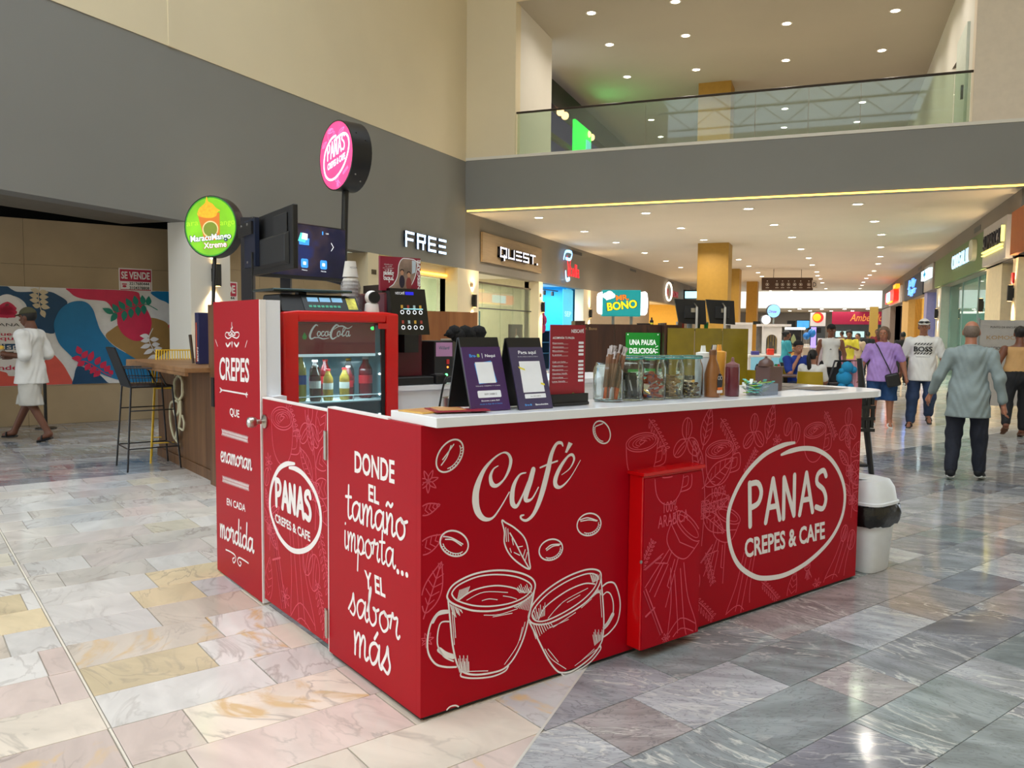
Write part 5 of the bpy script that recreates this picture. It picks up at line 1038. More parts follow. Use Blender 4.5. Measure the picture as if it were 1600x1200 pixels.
def jar(u,v,lab,r=.066,h=.2,lid=True):
 z=ZT(v)+.001;t=thing('glass_jar',lab,'jar',kw(u,v,z),'glass jars of treats on the counter');f=TR(*kw(u,v,z))
 MB().lathe(f,[(r*.9,0),(r,.008),(r,h*.74),(r*.93,h*.84),(r*.84,h*.9),(r*.84,h*.96),(r*.8,h*.96),(r*.8,h*.9),(r*.89,h*.83),(r*.95,h*.74),(r*.95,.012),(r*.85,.008)],28,False).build('jar_body',JG,t,smooth=True)
 MB().lathe(f,[(.0005,.0035),(r*.88,.0035),(r*.88,.008),(.0005,.008)],28,False).build('jar_base',JG,t,smooth=True)
 if lid:
  MB().lathe(f,[(r*.95,h*.965),(r*.97,h*.985),(r*.95,h*1.0)],28).build('seal_ring',JT,t,smooth=True);MB().lathe(f,[(r*.95,h*1.003),(r*.96,h*1.03),(r*.86,h*1.05),(.001,h*1.055)],28,False).build('lid',JG,t,smooth=True)
  c=MB();q=kw(u,v,z);e=UK*r*.98;c.tube([q+e+UZ*h*.86,q+e*1.12+UZ*h*.95,q+e*1.05+UZ*h*1.04],.0025,5);c.tube([q-e+UZ*h*.86,q-e*1.1+UZ*h*.95,q-e*1.03+UZ*h*1.04],.0025,5);c.build('wire_clasp',STEEL,t)
 return z
rj=random.Random(11)
JX=[(-.12,1.075),(-.13,1.225),(-.115,1.365),(-.12,1.5),(-.115,1.635)]
jar(*JX[0],'open glass jar of long striped wafer sticks, nearest the menu card',.07,.185,False);jar(*JX[1],'lidded glass jar of black wrapped bars, second from the menu card');jar(*JX[2],'lidded glass jar full of orange wrapped bars');jar(*JX[3],'lidded glass jar of pale biscuit pieces with a scoop');jar(*JX[4],'lidded glass jar half full of mixed nuts, nearest the bottles')
WS=[M('wafer_brown',(124,84,58),.5,var=.4,scale=60,stretch=(1,1,.3)),M('wafer_silver',(186,178,178),.3,.4),M('wafer_orange',(226,96,40),.45)]
for k in range(11):
 a=rj.uniform(0,6.28);r0=rj.uniform(.01,.04);p0=kw(JX[0][0]+r0*math.cos(a),JX[0][1]+r0*math.sin(a),ZT(1.1)+.012);p1=p0+np.array([rj.uniform(-.02,.03),rj.uniform(-.015,.02),.23+rj.uniform(-.02,.02)])+UK*.02
 t=thing('wafer_stick','wrapped wafer stick standing in the open jar','wafer',p0,'wafer sticks in the open jar');d=p1-p0
 MB().tube([p0+d*.22,p0+d*.85],.0075,8).build('wafer',WS[0],t);MB().tube([p0,p0+d*.22],.0076,8).build('foil_end',WS[2 if k%2 else 1],t);MB().tube([p0+d*.85,p0+d*.9,p1+UK*.006],[.0076,.004,.009],8).build('twisted_tip',WS[1],t)
def bar(p,l,w,th,rz,tilt,mat,lab,grp,mat2=None):
 R=Matrix.Translation(tuple(p))@Matrix.Rotation(rz,4,'Z')@Matrix.Rotation(tilt,4,'Y');t=thing('wrapped_bar',lab,'bar',p,grp)
 MB().box(R,-l/2,l/2,-w/2,w/2,-th/2,th/2).build('wrapper',mat,t,bevel=th*.3);m=MB();m.box(R,l/2,l/2+.008,-w/2,w/2,-.001,.001);m.box(R,-l/2-.008,-l/2,-w/2,w/2,-.001,.001);m.build('crimped_ends',mat,t)
 if mat2:m=MB();m.box(R,-l*.25,l*.25,-w*.3,w*.3,th/2,th/2+.0006);m.box(R,-l*.25,l*.25,-w/2-.0006,-w/2,-th*.3,th*.3);m.build('label_print',mat2,t)
OW=M('orange_wrap',(224,82,34),.3,coat=.2);BW=M('black_wrap',(34,28,28),.3,coat=.2);WL=M('wrap_label',(220,214,214),.4);CB=M('bar_blue',(60,80,160),.4)
for k in range(6):bar(kw(JX[1][0]+rj.uniform(-.025,.025),JX[1][1]-.03+.012*k,ZT(1.25)+.075),.1,.028,.012,rj.uniform(0,3),1.4+rj.uniform(-.15,.15),BW,'black wrapped bar standing in the second jar','black bars in a jar',WL)
for k in range(14):
 a=rj.uniform(0,6.28);bar(kw(JX[2][0]+.026*math.cos(a),JX[2][1]+.026*math.sin(a),ZT(1.39)+.02+.008*k),.055,.024,.014,rj.uniform(0,6),rj.uniform(-.5,.5),OW,'orange wrapped bar in the third jar','orange bars in a jar',WL if k%2 else CB)
BIS=M('biscuit',(214,170,110),.8,var=.15,scale=60)
for k in range(46):
 a=rj.uniform(0,6.28);r0=.045*math.sqrt(rj.random());p=kw(JX[3][0]+r0*math.cos(a),JX[3][1]+r0*math.sin(a),ZT(1.52)+.012+.0023*k)
 R=Matrix.Translation(tuple(p))@Matrix.Rotation(rj.uniform(0,6),4,'Z')@Matrix.Rotation(rj.uniform(-.8,.8),4,'X');tag(MB().box(R,-.012,.012,-.009,.009,-.0035,.0035,.002,.002).build('biscuit_piece',BIS),'pale biscuit piece in the fourth jar','biscuit','biscuit pieces in a jar')
sc_=MB();q=kw(JX[3][0],JX[3][1]-.02,ZT(1.52)+.1);sc_.tube([q,q+np.array([-.025,-.005,.05])],.004,6);sc_.ball(q,.01,8,(1,1,.5));tag(sc_.build('scoop',M('scoop_yellow',(224,170,60),.4)),'small yellow scoop stuck in the biscuit jar','scoop')
NUT=[M('nut_brown',(120,78,46),.7,var=.2,scale=40),M('nut_pale',(214,184,130),.7),M('nut_dark',(74,46,34),.7)]
for k in range(60):
 a=rj.uniform(0,6.28);r0=.046*math.sqrt(rj.random());p=kw(JX[4][0]+r0*math.cos(a),JX[4][1]+r0*math.sin(a),ZT(1.65)+.012+.0011*k)
 tag(MB().ball(p,.0085,6,(1.3,.8,.7)).build('nut',NUT[k%3],smooth='all'),('brown','pale','dark')[k%3]+' nut in the jar nearest the bottles','nut',('brown','pale','dark')[k%3]+' nuts in the last jar')
def bottle(u,v,prof,mat,lab,cap=None,capm=None,nm='sauce_bottle',extra=None,sq=(1,1)):
 z=ZT(v)+.001;t=thing(nm,lab,'bottle',kw(u,v,z));f=FR(kw(u,v,z),UK*sq[0],-UJ*sq[1],UZ)
 MB().lathe(f,prof,20).build('bottle_body',mat,t,smooth=True)
 if cap:MB().lathe(f,cap,16).build('bottle_cap',capm,t,smooth=True)
 if extra:extra(t,f)
 return t
CARAM=M('caramel_plastic',(134,82,36),.3,coat=.2);MUST=M('mustard_plastic',(226,160,60),.4);WHB=M('clear_white_plastic',(216,220,224),.35,trans=.25);MAR=M('maroon_sauce',(96,28,40),.3,coat=.2)
def noz(z,col,r=.012):
 def g(t,f):
  for k in(-1,0,1):MB().lathe(f@Matrix.Translation((k*r,0,0)),[(.007,z),(.003,z+.035)],8).build('nozzle',col,t)
 return g
bottle(-.16,1.79,[(.036,0),(.037,.06),(.037,.19),(.033,.198)],WHB,'white triple nozzle squeeze bottle behind the caramel bottle',[(.037,.198),(.037,.22),(.02,.224)],M('cap_white',(236,236,232),.4),extra=noz(.222,M('cap_white',None)))
MB_sauce=bottle(-.16,1.79,[(.0345,.002),(.0345,.06)],M('pale_sauce',(216,190,150),.4),'pale sauce filling the bottom of the white squeeze bottle') if 0 else None
def lab_car(t,f):
 g=f@Matrix.Rotation(-math.pi/2*0,4,'Z');fr=FR(tf(f,[(0,-.0415,.0)])[0],UK,UZ,UJ)
 MB().prism(fr,ell(.006,.075,.02,.045,0,20),.0,.002).build('dark_label',M('label_dark',(30,32,44),.4),t);m=MB()
 for e in(-.009,.009):m.stroke(fr,ell(.006+e,.098,.008,.009,0,12),.002,True,z=.0025)
 m.build('label_rings',WL,t);MB().prism(fr,rrect(-.014,.026,.022,.036,.003),.0,.003).build('white_label',WL,t);MB().prism(fr,rrect(-.012,.024,.037,.05,.003),.002,.0032).build('orange_label',M('label_orange',(224,110,40),.4),t)
bottle(-.06,1.745,[(.038,0),(.041,.01),(.041,.07),(.04,.115),(.029,.16),(.018,.195),(.018,.212)],CARAM,'brown caramel sauce bottle with a dark oval label',[(.019,.212),(.019,.235),(.016,.238)],M('cap_brown',(110,70,40),.4),extra=lab_car)
_q=kloc(onz(1122,617,1.161))
bottle(_q[0],_q[1],[(.032,0),(.033,.1),(.035,.17),(.036,.2)],MUST,'mustard yellow triple nozzle squeeze bottle behind the caramel bottle',[(.037,.2),(.037,.225),(.02,.23)],MUST,extra=noz(.228,MUST))
bottle(-.045,1.885,[(.034,0),(.036,.004),(.036,.145),(.034,.15)],MAR,'dark maroon squeeze bottle right of the caramel bottle',[(.0355,.1505),(.034,.165),(.02,.17),(.008,.178),(.007,.196),(.003,.2)],M('cap_pinkish',(150,100,104),.35,trans=.3))
t=thing('straw_caddy','steel cup with dark paper straws behind the sauce bottles','caddy',kw(-.2,1.9,ZT(1.9)));f=TR(*kw(-.2,1.9,ZT(1.9)+.001));MB().lathe(f,[(.03,0),(.034,.17)],16).build('cup',STEEL,t,smooth=True)
for k in range(5):p=kw(-.2+rj.uniform(-.015,.015),1.9+rj.uniform(-.015,.015),ZT(1.9)+.1);MB().tube([p,p+np.array([.02,.012,.16])],.006,6).build('straw',M('straw_%d'%(k%2),((40,38,40),(206,204,202))[k%2],.5),t)
t=thing('plastic_tray','clear plastic tray of sachets beside the maroon bottle','tray',kw(-.03,2.12,ZT(2.1)));f=kfr(-.03,2.12,ZT(2.12)+.001);TG_=glass_mat('tray_plastic',(214,222,232),.22)
for a in((-.07,.07,-.05,.05,0,.003),(-.07,-.067,-.05,.05,.003,.06),(.067,.07,-.05,.05,.003,.06),(-.067,.067,-.05,-.047,.003,.06),(-.067,.067,.047,.05,.003,.06)):MB().box(f,*a).build('tray_wall',TG_,t)
SW=[M('sachet_green',(150,196,60),.35),M('sachet_white',(226,230,224),.35),M('sachet_teal',(90,190,180),.35)]
for k in range(30):
 left=k<15;p=tf(f,[((rj.uniform(-.12,-.07) if left else rj.uniform(-.055,.05)),rj.uniform(-.035,.035),.012+.0045*(k%15))])[0];R=Matrix.Translation(tuple(p))@Matrix.Rotation(rj.uniform(0,6),4,'Z')@Matrix.Rotation(rj.uniform(-.7,.7),4,'Y')
 tag(MB().box(R,-.028,.028,-.009,.009,-.002,.002).build('sachet',SW[k%3],bevel=.001),('green','white','teal')[k%3]+(' sachet heaped beside' if left else ' sachet inside')+' the clear plastic tray','sachet',('green','white','teal')[k%3]+' sachets '+('beside' if left else 'in')+' the tray')
t=thing('napkin_dispenser','brown napkin dispenser with a domed lid behind the tray','dispenser',kw(-.2,2.42,ZT(2.4)));f=kfr(-.2,2.42,ZT(2.42)+.001);BRN=M('dispenser_brown',(92,66,60),.35)
MB().box(f,-.06,.06,-.05,.05,0,.14).build('box_body',BRN,t,bevel=.006,seg=2);MB().lathe(f@Matrix.Translation((-.03,0,.14)),[(.044,0),(.044,.012),(.036,.03),(.016,.042),(.008,.046),(.007,.056),(.001,.058)],18).build('dome_lid',BRN,t,smooth=True)
for k,(u,v,rz) in enumerate(((-.3,2.62,.1),(-.16,2.85,-.1),(-.42,2.9,.3))):
 t=thing('menu_card',('grey brown menu card lying flat nearest the dispenser','grey brown menu card lying flat at the counter edge','grey brown menu card lying flat at the far corner')[k],'menu card',kw(u,v,ZT(v)));f=kfr(u,v,ZT(v)+.001+.003*k,rz)
 MB().box(f,-.15,.15,-.1,.1,0,.002).build('card',M('card_taupe',(120,110,104),.35,var=.25,scale=30),t);m=MB()
 for j in range(5):m.box(f,-.12,.1,-.07+.03*j,-.064+.03*j,.0021,.0024)
 m.build('text_lines',M('card_text',(70,62,60),.5),t)
fr_=thing('drinks_fridge','red glass door drinks fridge with a lit dark red header','fridge',kw(-2.,.52,0))
FRED=M('fridge_red',(214,6,8),.28,var=.02,coat=.3);FIN=M('fridge_liner',(130,164,172),.4)
v0,v1,uf,zt_=.165,.885,-1.72,1.578
b=MB();b.box(KF,-2.33,uf-.06,v0,v0+.03,.05,zt_-.004);b.box(KF,-2.33,uf-.06,v1-.03,v1,.05,zt_-.004);b.box(KF,-2.33,-2.3,v0+.03,v1-.03,.05,zt_-.004);b.box(KF,-2.33,uf-.06,v0+.03,v1-.03,zt_-.06,zt_-.004);b.box(KF,-2.33,uf-.06,v0+.03,v1-.03,.05,.2);b.build('cabinet',M('fridge_dark_red',(120,6,10),.4),fr_)
b=MB();b.box(KF,-2.299,uf-.062,v0+.031,v0+.04,.2,zt_-.07);b.box(KF,-2.299,uf-.062,v1-.04,v1-.031,.2,zt_-.07);b.box(KF,-2.299,-2.29,v0+.04,v1-.04,.2,zt_-.07);b.build('liner',FIN,fr_)
d=MB();d.box(KF,uf-.055,uf,v0,v0+.085,.08,zt_);d.box(KF,uf-.055,uf,v1-.085,v1,.08,zt_);d.box(KF,uf-.055,uf,v0+.085,v1-.085,zt_-.055,zt_);d.box(KF,uf-.055,uf,v0+.085,v1-.085,.08,.2);dr=d.build('door',FRED,fr_,bevel=.012,seg=3)
MB().box(KF,uf-.03,uf-.024,v0+.085,v1-.085,.2,zt_-.055).build('door_glass',glass_mat('fridge_glass',(232,242,244),.02),dr)
MB().box(KF,uf-.02,uf-.012,v1-.112,v1-.088,.2,zt_-.09).build('gasket',BLACKP,dr)
for k in range(7):MB().ball(kw(uf-.02,v1-.12,.62+k*.12),.006,8).build('led_dot',M('led_dot',(230,255,250),.4,emit=8),dr)
hd_=MB().box(KF,uf-.075,uf-.065,v0+.09,v1-.125,zt_-.235,zt_-.062).build('header',M('header_red',(140,18,32),.4,emit=.1),fr_)
MB().box(KF,uf-.08,uf-.063,v0+.09,v1-.125,zt_-.252,zt_-.237).build('header_trim',M('trim_white_lit',(226,240,242),.4,emit=.5),fr_)
area('fridge_light',tuple(kw(uf-.2,.5,zt_-.28)),.45,3.5,(.82,.97,1),(0,0,0),size_y=.15)
HP2=Plane(kw(uf-.0645,0,0),UK,UZ);hz=lambda l:[(420+x/4.706,430+y/4.706) for x,y in l]
cw=M('logo_white',(232,228,224),.4,emit=.25)
def lg(strokes):
 m=MB()
 for s,w_ in strokes:m.stroke(HP2 .fr,HP2 .pts(hz(s)),w_,z=.0008,sub=5)
 return m
lg([([(360,372),(345,366),(318,400),(302,445),(312,468),(340,455)],[.004,.008,.011,.013,.009,.004]),([(325,462),(365,458),(400,468),(440,462)],[.003,.006,.006,.003])]).build('script_letter',cw,hd_)
for x in(362,392,418):
 lg([([(x+14,416),(x+2,415),(x-6,434),(x+2,447),(x+16,438)]+([] if x==392 else[(x+16,418)]),.0055)]+([([(x+18,412),(x+16,440),(x+26,436)],.005)] if x==418 else[])).build('script_letter',cw,hd_)
lg([([(448,420),(456,418)],.006)]).build('script_hyphen',cw,hd_)
lg([([(515,372),(495,366),(468,398),(455,440),(468,468),(500,452)],[.004,.009,.012,.014,.009,.004]),([(478,400),(510,378),(545,375),(580,392),(612,375)],[.003,.006,.008,.006,.003])]).build('script_letter',cw,hd_)
for x in(508,572):lg([([(x+14,412),(x+2,415),(x-6,436),(x+2,450),(x+14,436),(x+16,418)],.0055)]+([([(x+18,412),(x+16,448),(x+28,440)],.005)] if x==572 else[])).build('script_letter',cw,hd_)
lg([([(530,440),(560,398),(556,382),(545,400),(542,446),(558,440)],.0055)]).build('script_letter',cw,hd_)
m=MB();m.flat(HP2 .fr,HP2 .pts(hz([(262,418),(280,452),(272,472),(252,472),(245,452)])),.001);m.build('green_drop',M('drop_green',(70,160,70),.4,emit=.2),hd_)
m=MB();q=HP2 .at(578.5,513);text(m,HP2 .fr,'40',q[0]+.012,q[1]-.01,.022,.022,z=.0012);m.build('digital_readout',M('digit_green',(60,255,110),.4,emit=4),hd_)
MB().box(KF,uf+.0005,uf+.002,v1-.14,v1-.075,zt_-.09,zt_-.058).build('red_sticker',M('sticker_red',(206,40,36),.4),dr)
MB().box(KF,-1.9,uf-.06,v0-.0025,v0-.0005,zt_-.16,zt_-.03).build('yellow_sticker',M('sticker_yellow',(226,176,30),.4),fr_)
MB().box(KF,uf+.0005,uf+.012,v0+.02,v0+.075,.98,1.06).build('lock_plate',M('plate_grey',(80,80,82),.4),dr,bevel=.006)
for z in(1.065,.62):
 s=MB();s.box(KF,-2.28,uf-.09,v0+.05,v1-.05,z-.012,z);s.tube([kw(uf-.085,v0+.05,z+.03),kw(uf-.085,v1-.05,z+.03)],.004,6);s.tube([kw(uf-.085,v0+.05,z-.005),kw(uf-.085,v1-.05,z-.005)],.006,6)
 for k in range(4):s.tube([kw(uf-.085,v0+.06+k*.2,z),kw(uf-.085,v0+.06+k*.2,z+.03)],.003,5)
 s.build('wire_shelf',M('shelf_white',(214,232,236),.4),fr_)
t=MB();t.box(KF,-2.15,uf-.12,v0+.25,v0+.5,.6245,.72);tag(t.build('food_tub',glass_mat('tub_plastic',(210,232,236),.3),bevel=.01),'clear plastic tub on the lower fridge shelf','tub')
def pet(u,v,h,r,liquid,capc,labc,lab):
 z=1.0655;t=thing('drink_bottle',lab,'bottle',kw(u,v,z));f=TR(*kw(u,v,z))
 MB().lathe(f,[(r*.85,0),(r,.01),(r,h*.5),(r*.93,h*.55),(r,h*.6),(r*.95,h*.72),(r*.45,h*.88),(r*.4,h*.95)],16).build('bottle_body',liquid,t,smooth=True)
 MB().cyl(f,r*.48,h*.945,h,12).build('bottle_cap',capc,t);MB().lathe(f,[(r*1.01,h*.36),(r*1.01,h*.56)],16,False).build('label_band',labc,t)
CAPR,CAPW,CAPY=M('cap_red',(206,30,36),.4),M('cap_white2',(230,228,224),.4),M('cap_yellow',(206,170,40),.4)
AMB,COLA,RUBY,TEA=M('amber_drink',(206,180,70),.1,trans=.55),M('cola_drink',(44,20,16),.1,trans=.2),M('ruby_drink',(140,20,30),.1,trans=.4),M('tea_drink',(92,58,30),.1,trans=.4);LBR=M('label_red',(196,24,40),.4);LBW=M('label_white',(214,214,206),.4);LBB=M('label_blue',(50,90,170),.4)
for u,v,h,r,li,ca,la,s in((-1.9,.335,.27,.036,AMB,CAPR,LBB,'tall amber soda bottle with red cap at the left of the fridge shelf'),(-1.86,.41,.21,.033,TEA,CAPW,LBW,'dark tea bottle with a pale label on the fridge shelf'),(-2.02,.48,.235,.035,COLA,CAPW,LBR,'cola bottle with a white cap on the fridge shelf'),(-1.86,.49,.185,.03,AMB,CAPR,LBW,'small amber bottle with red cap in the middle of the fridge shelf'),(-2.05,.56,.235,.035,RUBY,CAPR,LBR,'ruby soda bottle with red cap behind on the fridge shelf'),(-1.86,.595,.19,.03,AMB,CAPR,LBW,'second small amber bottle with red cap on the fridge shelf'),(-1.9,.64,.2,.03,RUBY,CAPW,LBR,'small ruby bottle with white cap on the fridge shelf'),(-2.0,.69,.24,.036,COLA,CAPY,LBR,'cola bottle with a yellow cap on the fridge shelf'),(-1.92,.765,.25,.042,RUBY,CAPW,LBR,'large ruby soda bottle with white cap at the right of the fridge shelf')):pet(u,v,h,r,li,ca,la,s)
t=thing('weighing_scale','black counter scale with three small displays on the fridge','scale',kw(-1.95,.4,zt_));z=zt_+.001;f=FR(kw(-1.72,.17,z),UK,UZ,UJ)
bd=MB();bd.add([kw(*p) for p in[(-1.76,.18,z),(-1.76,.68,z),(-2.1,.68,z),(-2.1,.18,z),(-1.83,.19,z+.1),(-1.83,.6,z+.1),(-2.08,.6,z+.1),(-2.08,.19,z+.1)]],[(3,2,1,0),(4,5,6,7),(0,1,5,4),(1,2,6,5),(2,3,7,6),(3,0,4,7)]);bd.build('scale_body',BLACKP,t,bevel=.006)
MB().box(KF,-2.12,-1.8,.14,.62,z+.115,z+.13).build('weighing_pan',M('pan_dark_steel',(60,76,78),.25,.7),t,bevel=.004)
pe=MB();pe.box(KF,-2.0,-1.95,.35,.4,z+.1,z+.115);pe.build('pan_post',BLACKP,t)
nn=np.array([UZ*.07+UJ*.1])[0];nn/=np.linalg.norm(nn);yy=np.cross(nn,UK);yy=yy if yy[2]>0 else-yy;pf=FR(kw(-1.76,.31,z)+nn*.003,UK,yy,nn)
MB().box(pf,0,.34,.01,.115,-.002,.001).build('control_panel',M('panel_black',(26,30,32),.3),t)
for k in range(3):MB().box(pf,.03+.075*k,.095+.075*k,.07,.1,.001,.002).build('display',M('lcd_blue',(120,170,206),.3,emit=.5),t)
m=MB()
for k in range(8):m.box(pf,.03+.025*k,.048+.025*k,.03,.045,.001,.003)
m.build('key_row',M('keys_teal',(70,170,140),.4),t);MB().box(pf,.27,.33,.02,.1,.001,.002).build('sticker',M('sticker_mix',(226,210,90),.4,var=.5,scale=30),t)
t=thing('security_camera','white round indoor camera on the fridge top','camera',kw(-1.78,.8,zt_));f=TR(*kw(-1.79,.74,zt_+.001));MB().lathe(f,[(.042,0),(.044,.01),(.04,.055),(.03,.062)],20).build('camera_base',M('cam_white',(238,234,234),.35),t,smooth=True)
c=kw(-1.79,.74,zt_+.095);MB().ball(c,.042,18).build('camera_head',M('cam_white',None),t,smooth='all');ax=-CF*np.array([1,1,0])+UK*.6;ax/=np.linalg.norm(ax);MB().cyl(FR(c,np.cross(UZ,ax),UZ,ax),.034,.02,.0425,20).build('lens_face',BLACKP,t)
t=thing('coffee_machine','black coffee machine with a touch menu and maroon side','coffee machine',kw(-2.05,1.08,1.142));z=1.143;f=kfr(-1.86,1.025,z)
MB().box(f,-.135,.135,.04,.42,.0,.57).build('machine_body',M('machine_maroon',(96,18,36),.35),t,bevel=.01)
MB().box(f,-.135,.135,-.1,.04,.0,.05).build('drip_tray',BLACKP,t,bevel=.005)
PH=.285
tl=MB();tl.add(tf(f,[(-.12,-.04,.31),(.14,-.04,.31),(.125,.0,.31+PH),(-.125,.0,.31+PH),(-.12,.06,.31),(.14,.06,.31),(.125,.06,.31+PH),(-.125,.06,.31+PH)]),[(0,1,2,3),(5,4,7,6),(0,4,5,1),(1,5,6,2),(2,6,7,3),(3,7,4,0)]);tl.build('front_panel',M('machine_black',(12,13,16),.18),t)
MB().box(f,-.05,.05,-.05,.04,.2,.31).build('spout_block',BLACKP,t);MB().box(f,-.125,-.02,.1,.35,.57,.62).build('bean_hopper',glass_mat('hopper',(90,80,74),.5),t)
yv=np.array(tf(f,[(0,.0,.31+PH)])[0]-tf(f,[(0,-.04,.31)])[0]);yv/=np.linalg.norm(yv);pf=FR(tf(f,[(-.12,-.04,.31)])[0],UK,yv)
m=MB();text(m,pf,'NESCAFÉ',.03,.25,.016,.065,off=.02,align='l',z=.002);m.build('brand_lettering',PAPER,t);MB().flat(pf,rrect(.1,.16,.248,.268,.003),.002).build('blue_display',M('disp_blue',(30,30,190),.3,emit=.8),t)
RING=M('button_ring',(235,240,245),.4,emit=.6)
for k in range(4):
 for j,y in enumerate((.14,.045)):
  MB().stroke(pf,ell(.07+.044*k,y,.011,.011,0,16),.005,True,z=.002,sub=2).build('button_ring',RING,t)
  MB().box(pf,.062+.044*k,.078+.044*k,y+.024,y+.044,.0015,.002).build('drink_icon',M('icon_%d'%((k+j)%3),((190,150,60),(150,60,50),(160,180,180))[(k+j)%3],.4,emit=.2),t)
MB().flat(pf,[(.08,.158),(.22,.158),(.22,.163),(.08,.163)],.002).build('light_bar',M('bar_cyan',(150,220,230),.4,emit=1),t)
t=thing('advert_topper','crimson advert board with a couple drinking coffee above the machine','sign',kw(-2,1.1,1.9));tp_=Plane(kw(-1.9,0,0),UK,UZ);q0,q1=tp_.at(594,451),tp_.at(657,404);W_,H_=q1[0]-q0[0],q1[1]-q0[1];f=FR(tf(tp_.fr,[(q0[0],q0[1],0)])[0],UK,UZ)
MB().box(f,0,W_,-.01,H_,-.02,0).build('board',M('advert_crimson',(140,20,52),.4),t);MB().box(f,W_*.4,W_*.6,-(q0[1]-1.143-.575),-.0105,-.02,-.01).build('bracket',BLACKM,t)
ph=[(.22,.02),(.62,.0),(.75,.12),(.88,.5),(.9,.9),(.62,.97),(.52,.93),(.45,.75),(.42,.4),(.32,.15)];ph=[(x*W_,y*H_) for x,y in ph]
MB().flat(f,ph,.0012).build('photo_print',M('photo_beige',(150,126,112),.5,var=.4,scale=12),t);MB().stroke(f,ph,.005,True,z=.0016,sub=3).build('photo_edge',PAPER,t)
MB().flat(f,[(W_*.78,H_*.5),(W_*.87,H_*.55),(W_*.88,H_*.9),(W_*.78,H_*.93)],.0018).build('window_print',M('photo_window',(190,204,216),.5),t)
for x,y,c1,c2 in((.53,.42,(40,32,52),(190,140,110)),(.7,.36,(140,60,56),(196,146,116))):MB().flat(f,ell(x*W_,(y-.17)*H_,.07*W_,.2*H_),.0022).build('person_print',M('photo_%d'%c1[0],c1,.5),t);MB().flat(f,ell(x*W_,(y+.1)*H_,.04*W_,.08*H_),.0026).build('face_print',M('photo_f%d'%c1[0],c2,.5),t);MB().flat(f,ell(x*W_,(y+.16)*H_,.05*W_,.06*H_),.0024).build('hair_print',M('photo_hair',(50,34,28),.5),t)
m=MB();
for k,s in enumerate(('Disfruta','tu café','en cualquier','momento')):text(m,f,s,.2*W_,(.74-.055*k)*H_,.03*H_,(.2,.16,.27,.2)[k]*W_,z=.0014)
m.build('small_text',PAPER,t)
pw=Plane(tf(f,[(0,0,0)])[0],UK,UZ)
for word,y in(('pidelo',.44),('aquí',.28)):
 a,b,c=[proj(tf(f,[p])[0]) for p in((.08*W_,y*H_,0),(.32*W_,y*H_,0),(.08*W_,(y+.08)*H_,0))];handword(pw,word,a,b,c,.005,.0016).build('handwriting',PAPER,t)
m=MB();text(m,FR(tf(f,[(.99*W_,.02*H_,0)])[0],UZ,-UK),'NESCAFÉ',.0,0,.07*W_,.93*H_,off=.03,align='l',z=.0018);m.build('brand_lettering',PAPER,t)
t=thing('cup_tower','tall stack of white paper cups half wrapped in clear film','cups',kw(-2.2,.84,zt_));q=kw(-2.2,.805,zt_+.001);f=TR(*q)
for k in range(9):MB().lathe(f,[(.047-.0*k,.008+k*.024),(.05,.02+k*.024),(.044,.036+k*.024)],18).build('cup_rim',M('cup_white',(226,222,214),.6),t)
MB().lathe(f,[(.05,.235),(.047,.25),(.034,.335),(.001,.335)],20,False).build('top_cup',M('cup_white',None),t,smooth=True);m=MB();cf=FR(q+UZ*.3+UJ*.0405,UK,UZ);text(m,cf,'MOCCION',0,-.012,.012,.05,z=.004);m.build('cup_print',DK,t)
MB().lathe(f,[(.062,.0),(.066,.05),(.058,.12),(.065,.17),(.055,.21)],14,False).build('film_wrap',glass_mat('cling_film',(225,225,228),.18,.15),t)
t=thing('power_bank_box','dark power unit with a pink label and green light on the back counter','box',kw(-1.95,1.33,1.143));f=kfr(-1.9,1.3,1.143);MB().box(f,-.07,.075,-.03,.2,0,.27).build('box_body',M('unit_dark',(28,28,32),.4),t,bevel=.004);g=FR(tf(f,[(-.07,-.03,0)])[0],UK,UZ)
MB().box(g,.01,.135,.17,.26,0,.002).build('label',M('label_pink',(190,140,186),.4),t);m=MB();text(m,g,'Willard',.07,.215,.022,.08,z=.003);m.build('lettering',M('will_teal',(20,110,120),.5),t);MB().cyl(FR(tf(g,[(.09,.05,0)])[0],UK,UZ),.009,0,.004,10).build('green_lamp',M('lamp_green',(80,255,120),.4,emit=6),t);MB().cyl(FR(tf(g,[(.1,.1,0)])[0],UK,UZ),.006,0,.004,10).build('orange_lamp',M('lamp_orange',(255,110,40),.4,emit=5),t);MB().box(g,.09,.11,.12,.15,0,.006).build('red_switch',M('switch_red',(190,40,40),.4),t)
t=thing('pasta_box','dark box with a plate of food on its front, left of the payment stands','box',kw(-1.95,1.54,1.143));f=kfr(-1.9,1.54,1.143);MB().box(f,-.12,.12,-.02,.2,0,.28).build('box_body',M('box_edge',(170,160,140),.5),t,bevel=.003);g=FR(tf(f,[(-.12,-.02,0)])[0],UK,UZ)
MB().box(g,.008,.23,.01,.27,0,.002).build('front_print',M('box_black',(22,24,22),.35),t);MB().flat(g,ell(.13,.11,.08,.032),.0026).build('plate_print',M('plate_white',(206,200,180),.5),t);MB().flat(g,ell(.13,.116,.055,.02),.003).build('food_print',M('pasta_yellow',(206,160,70),.5),t);m=MB();text(m,g,'20 litros',.03,.215,.022,.09,align='l',z=.003);m.build('lettering',PALE,t)
t=thing('receipt_printer','low black printer beside the coffee machine','printer',kw(-1.85,1.2,1.143));MB().box(kfr(-1.74-.06,1.2,1.143),-.03,.05,-.05,.03,0,.06).build('printer_body',BLACKP,t,bevel=.008,seg=2);MB().box(kfr(-1.74-.06,1.2,1.143),-.02,.04,-.02,.0,.06,.066).build('paper_slot',M('plate_grey',None),t)
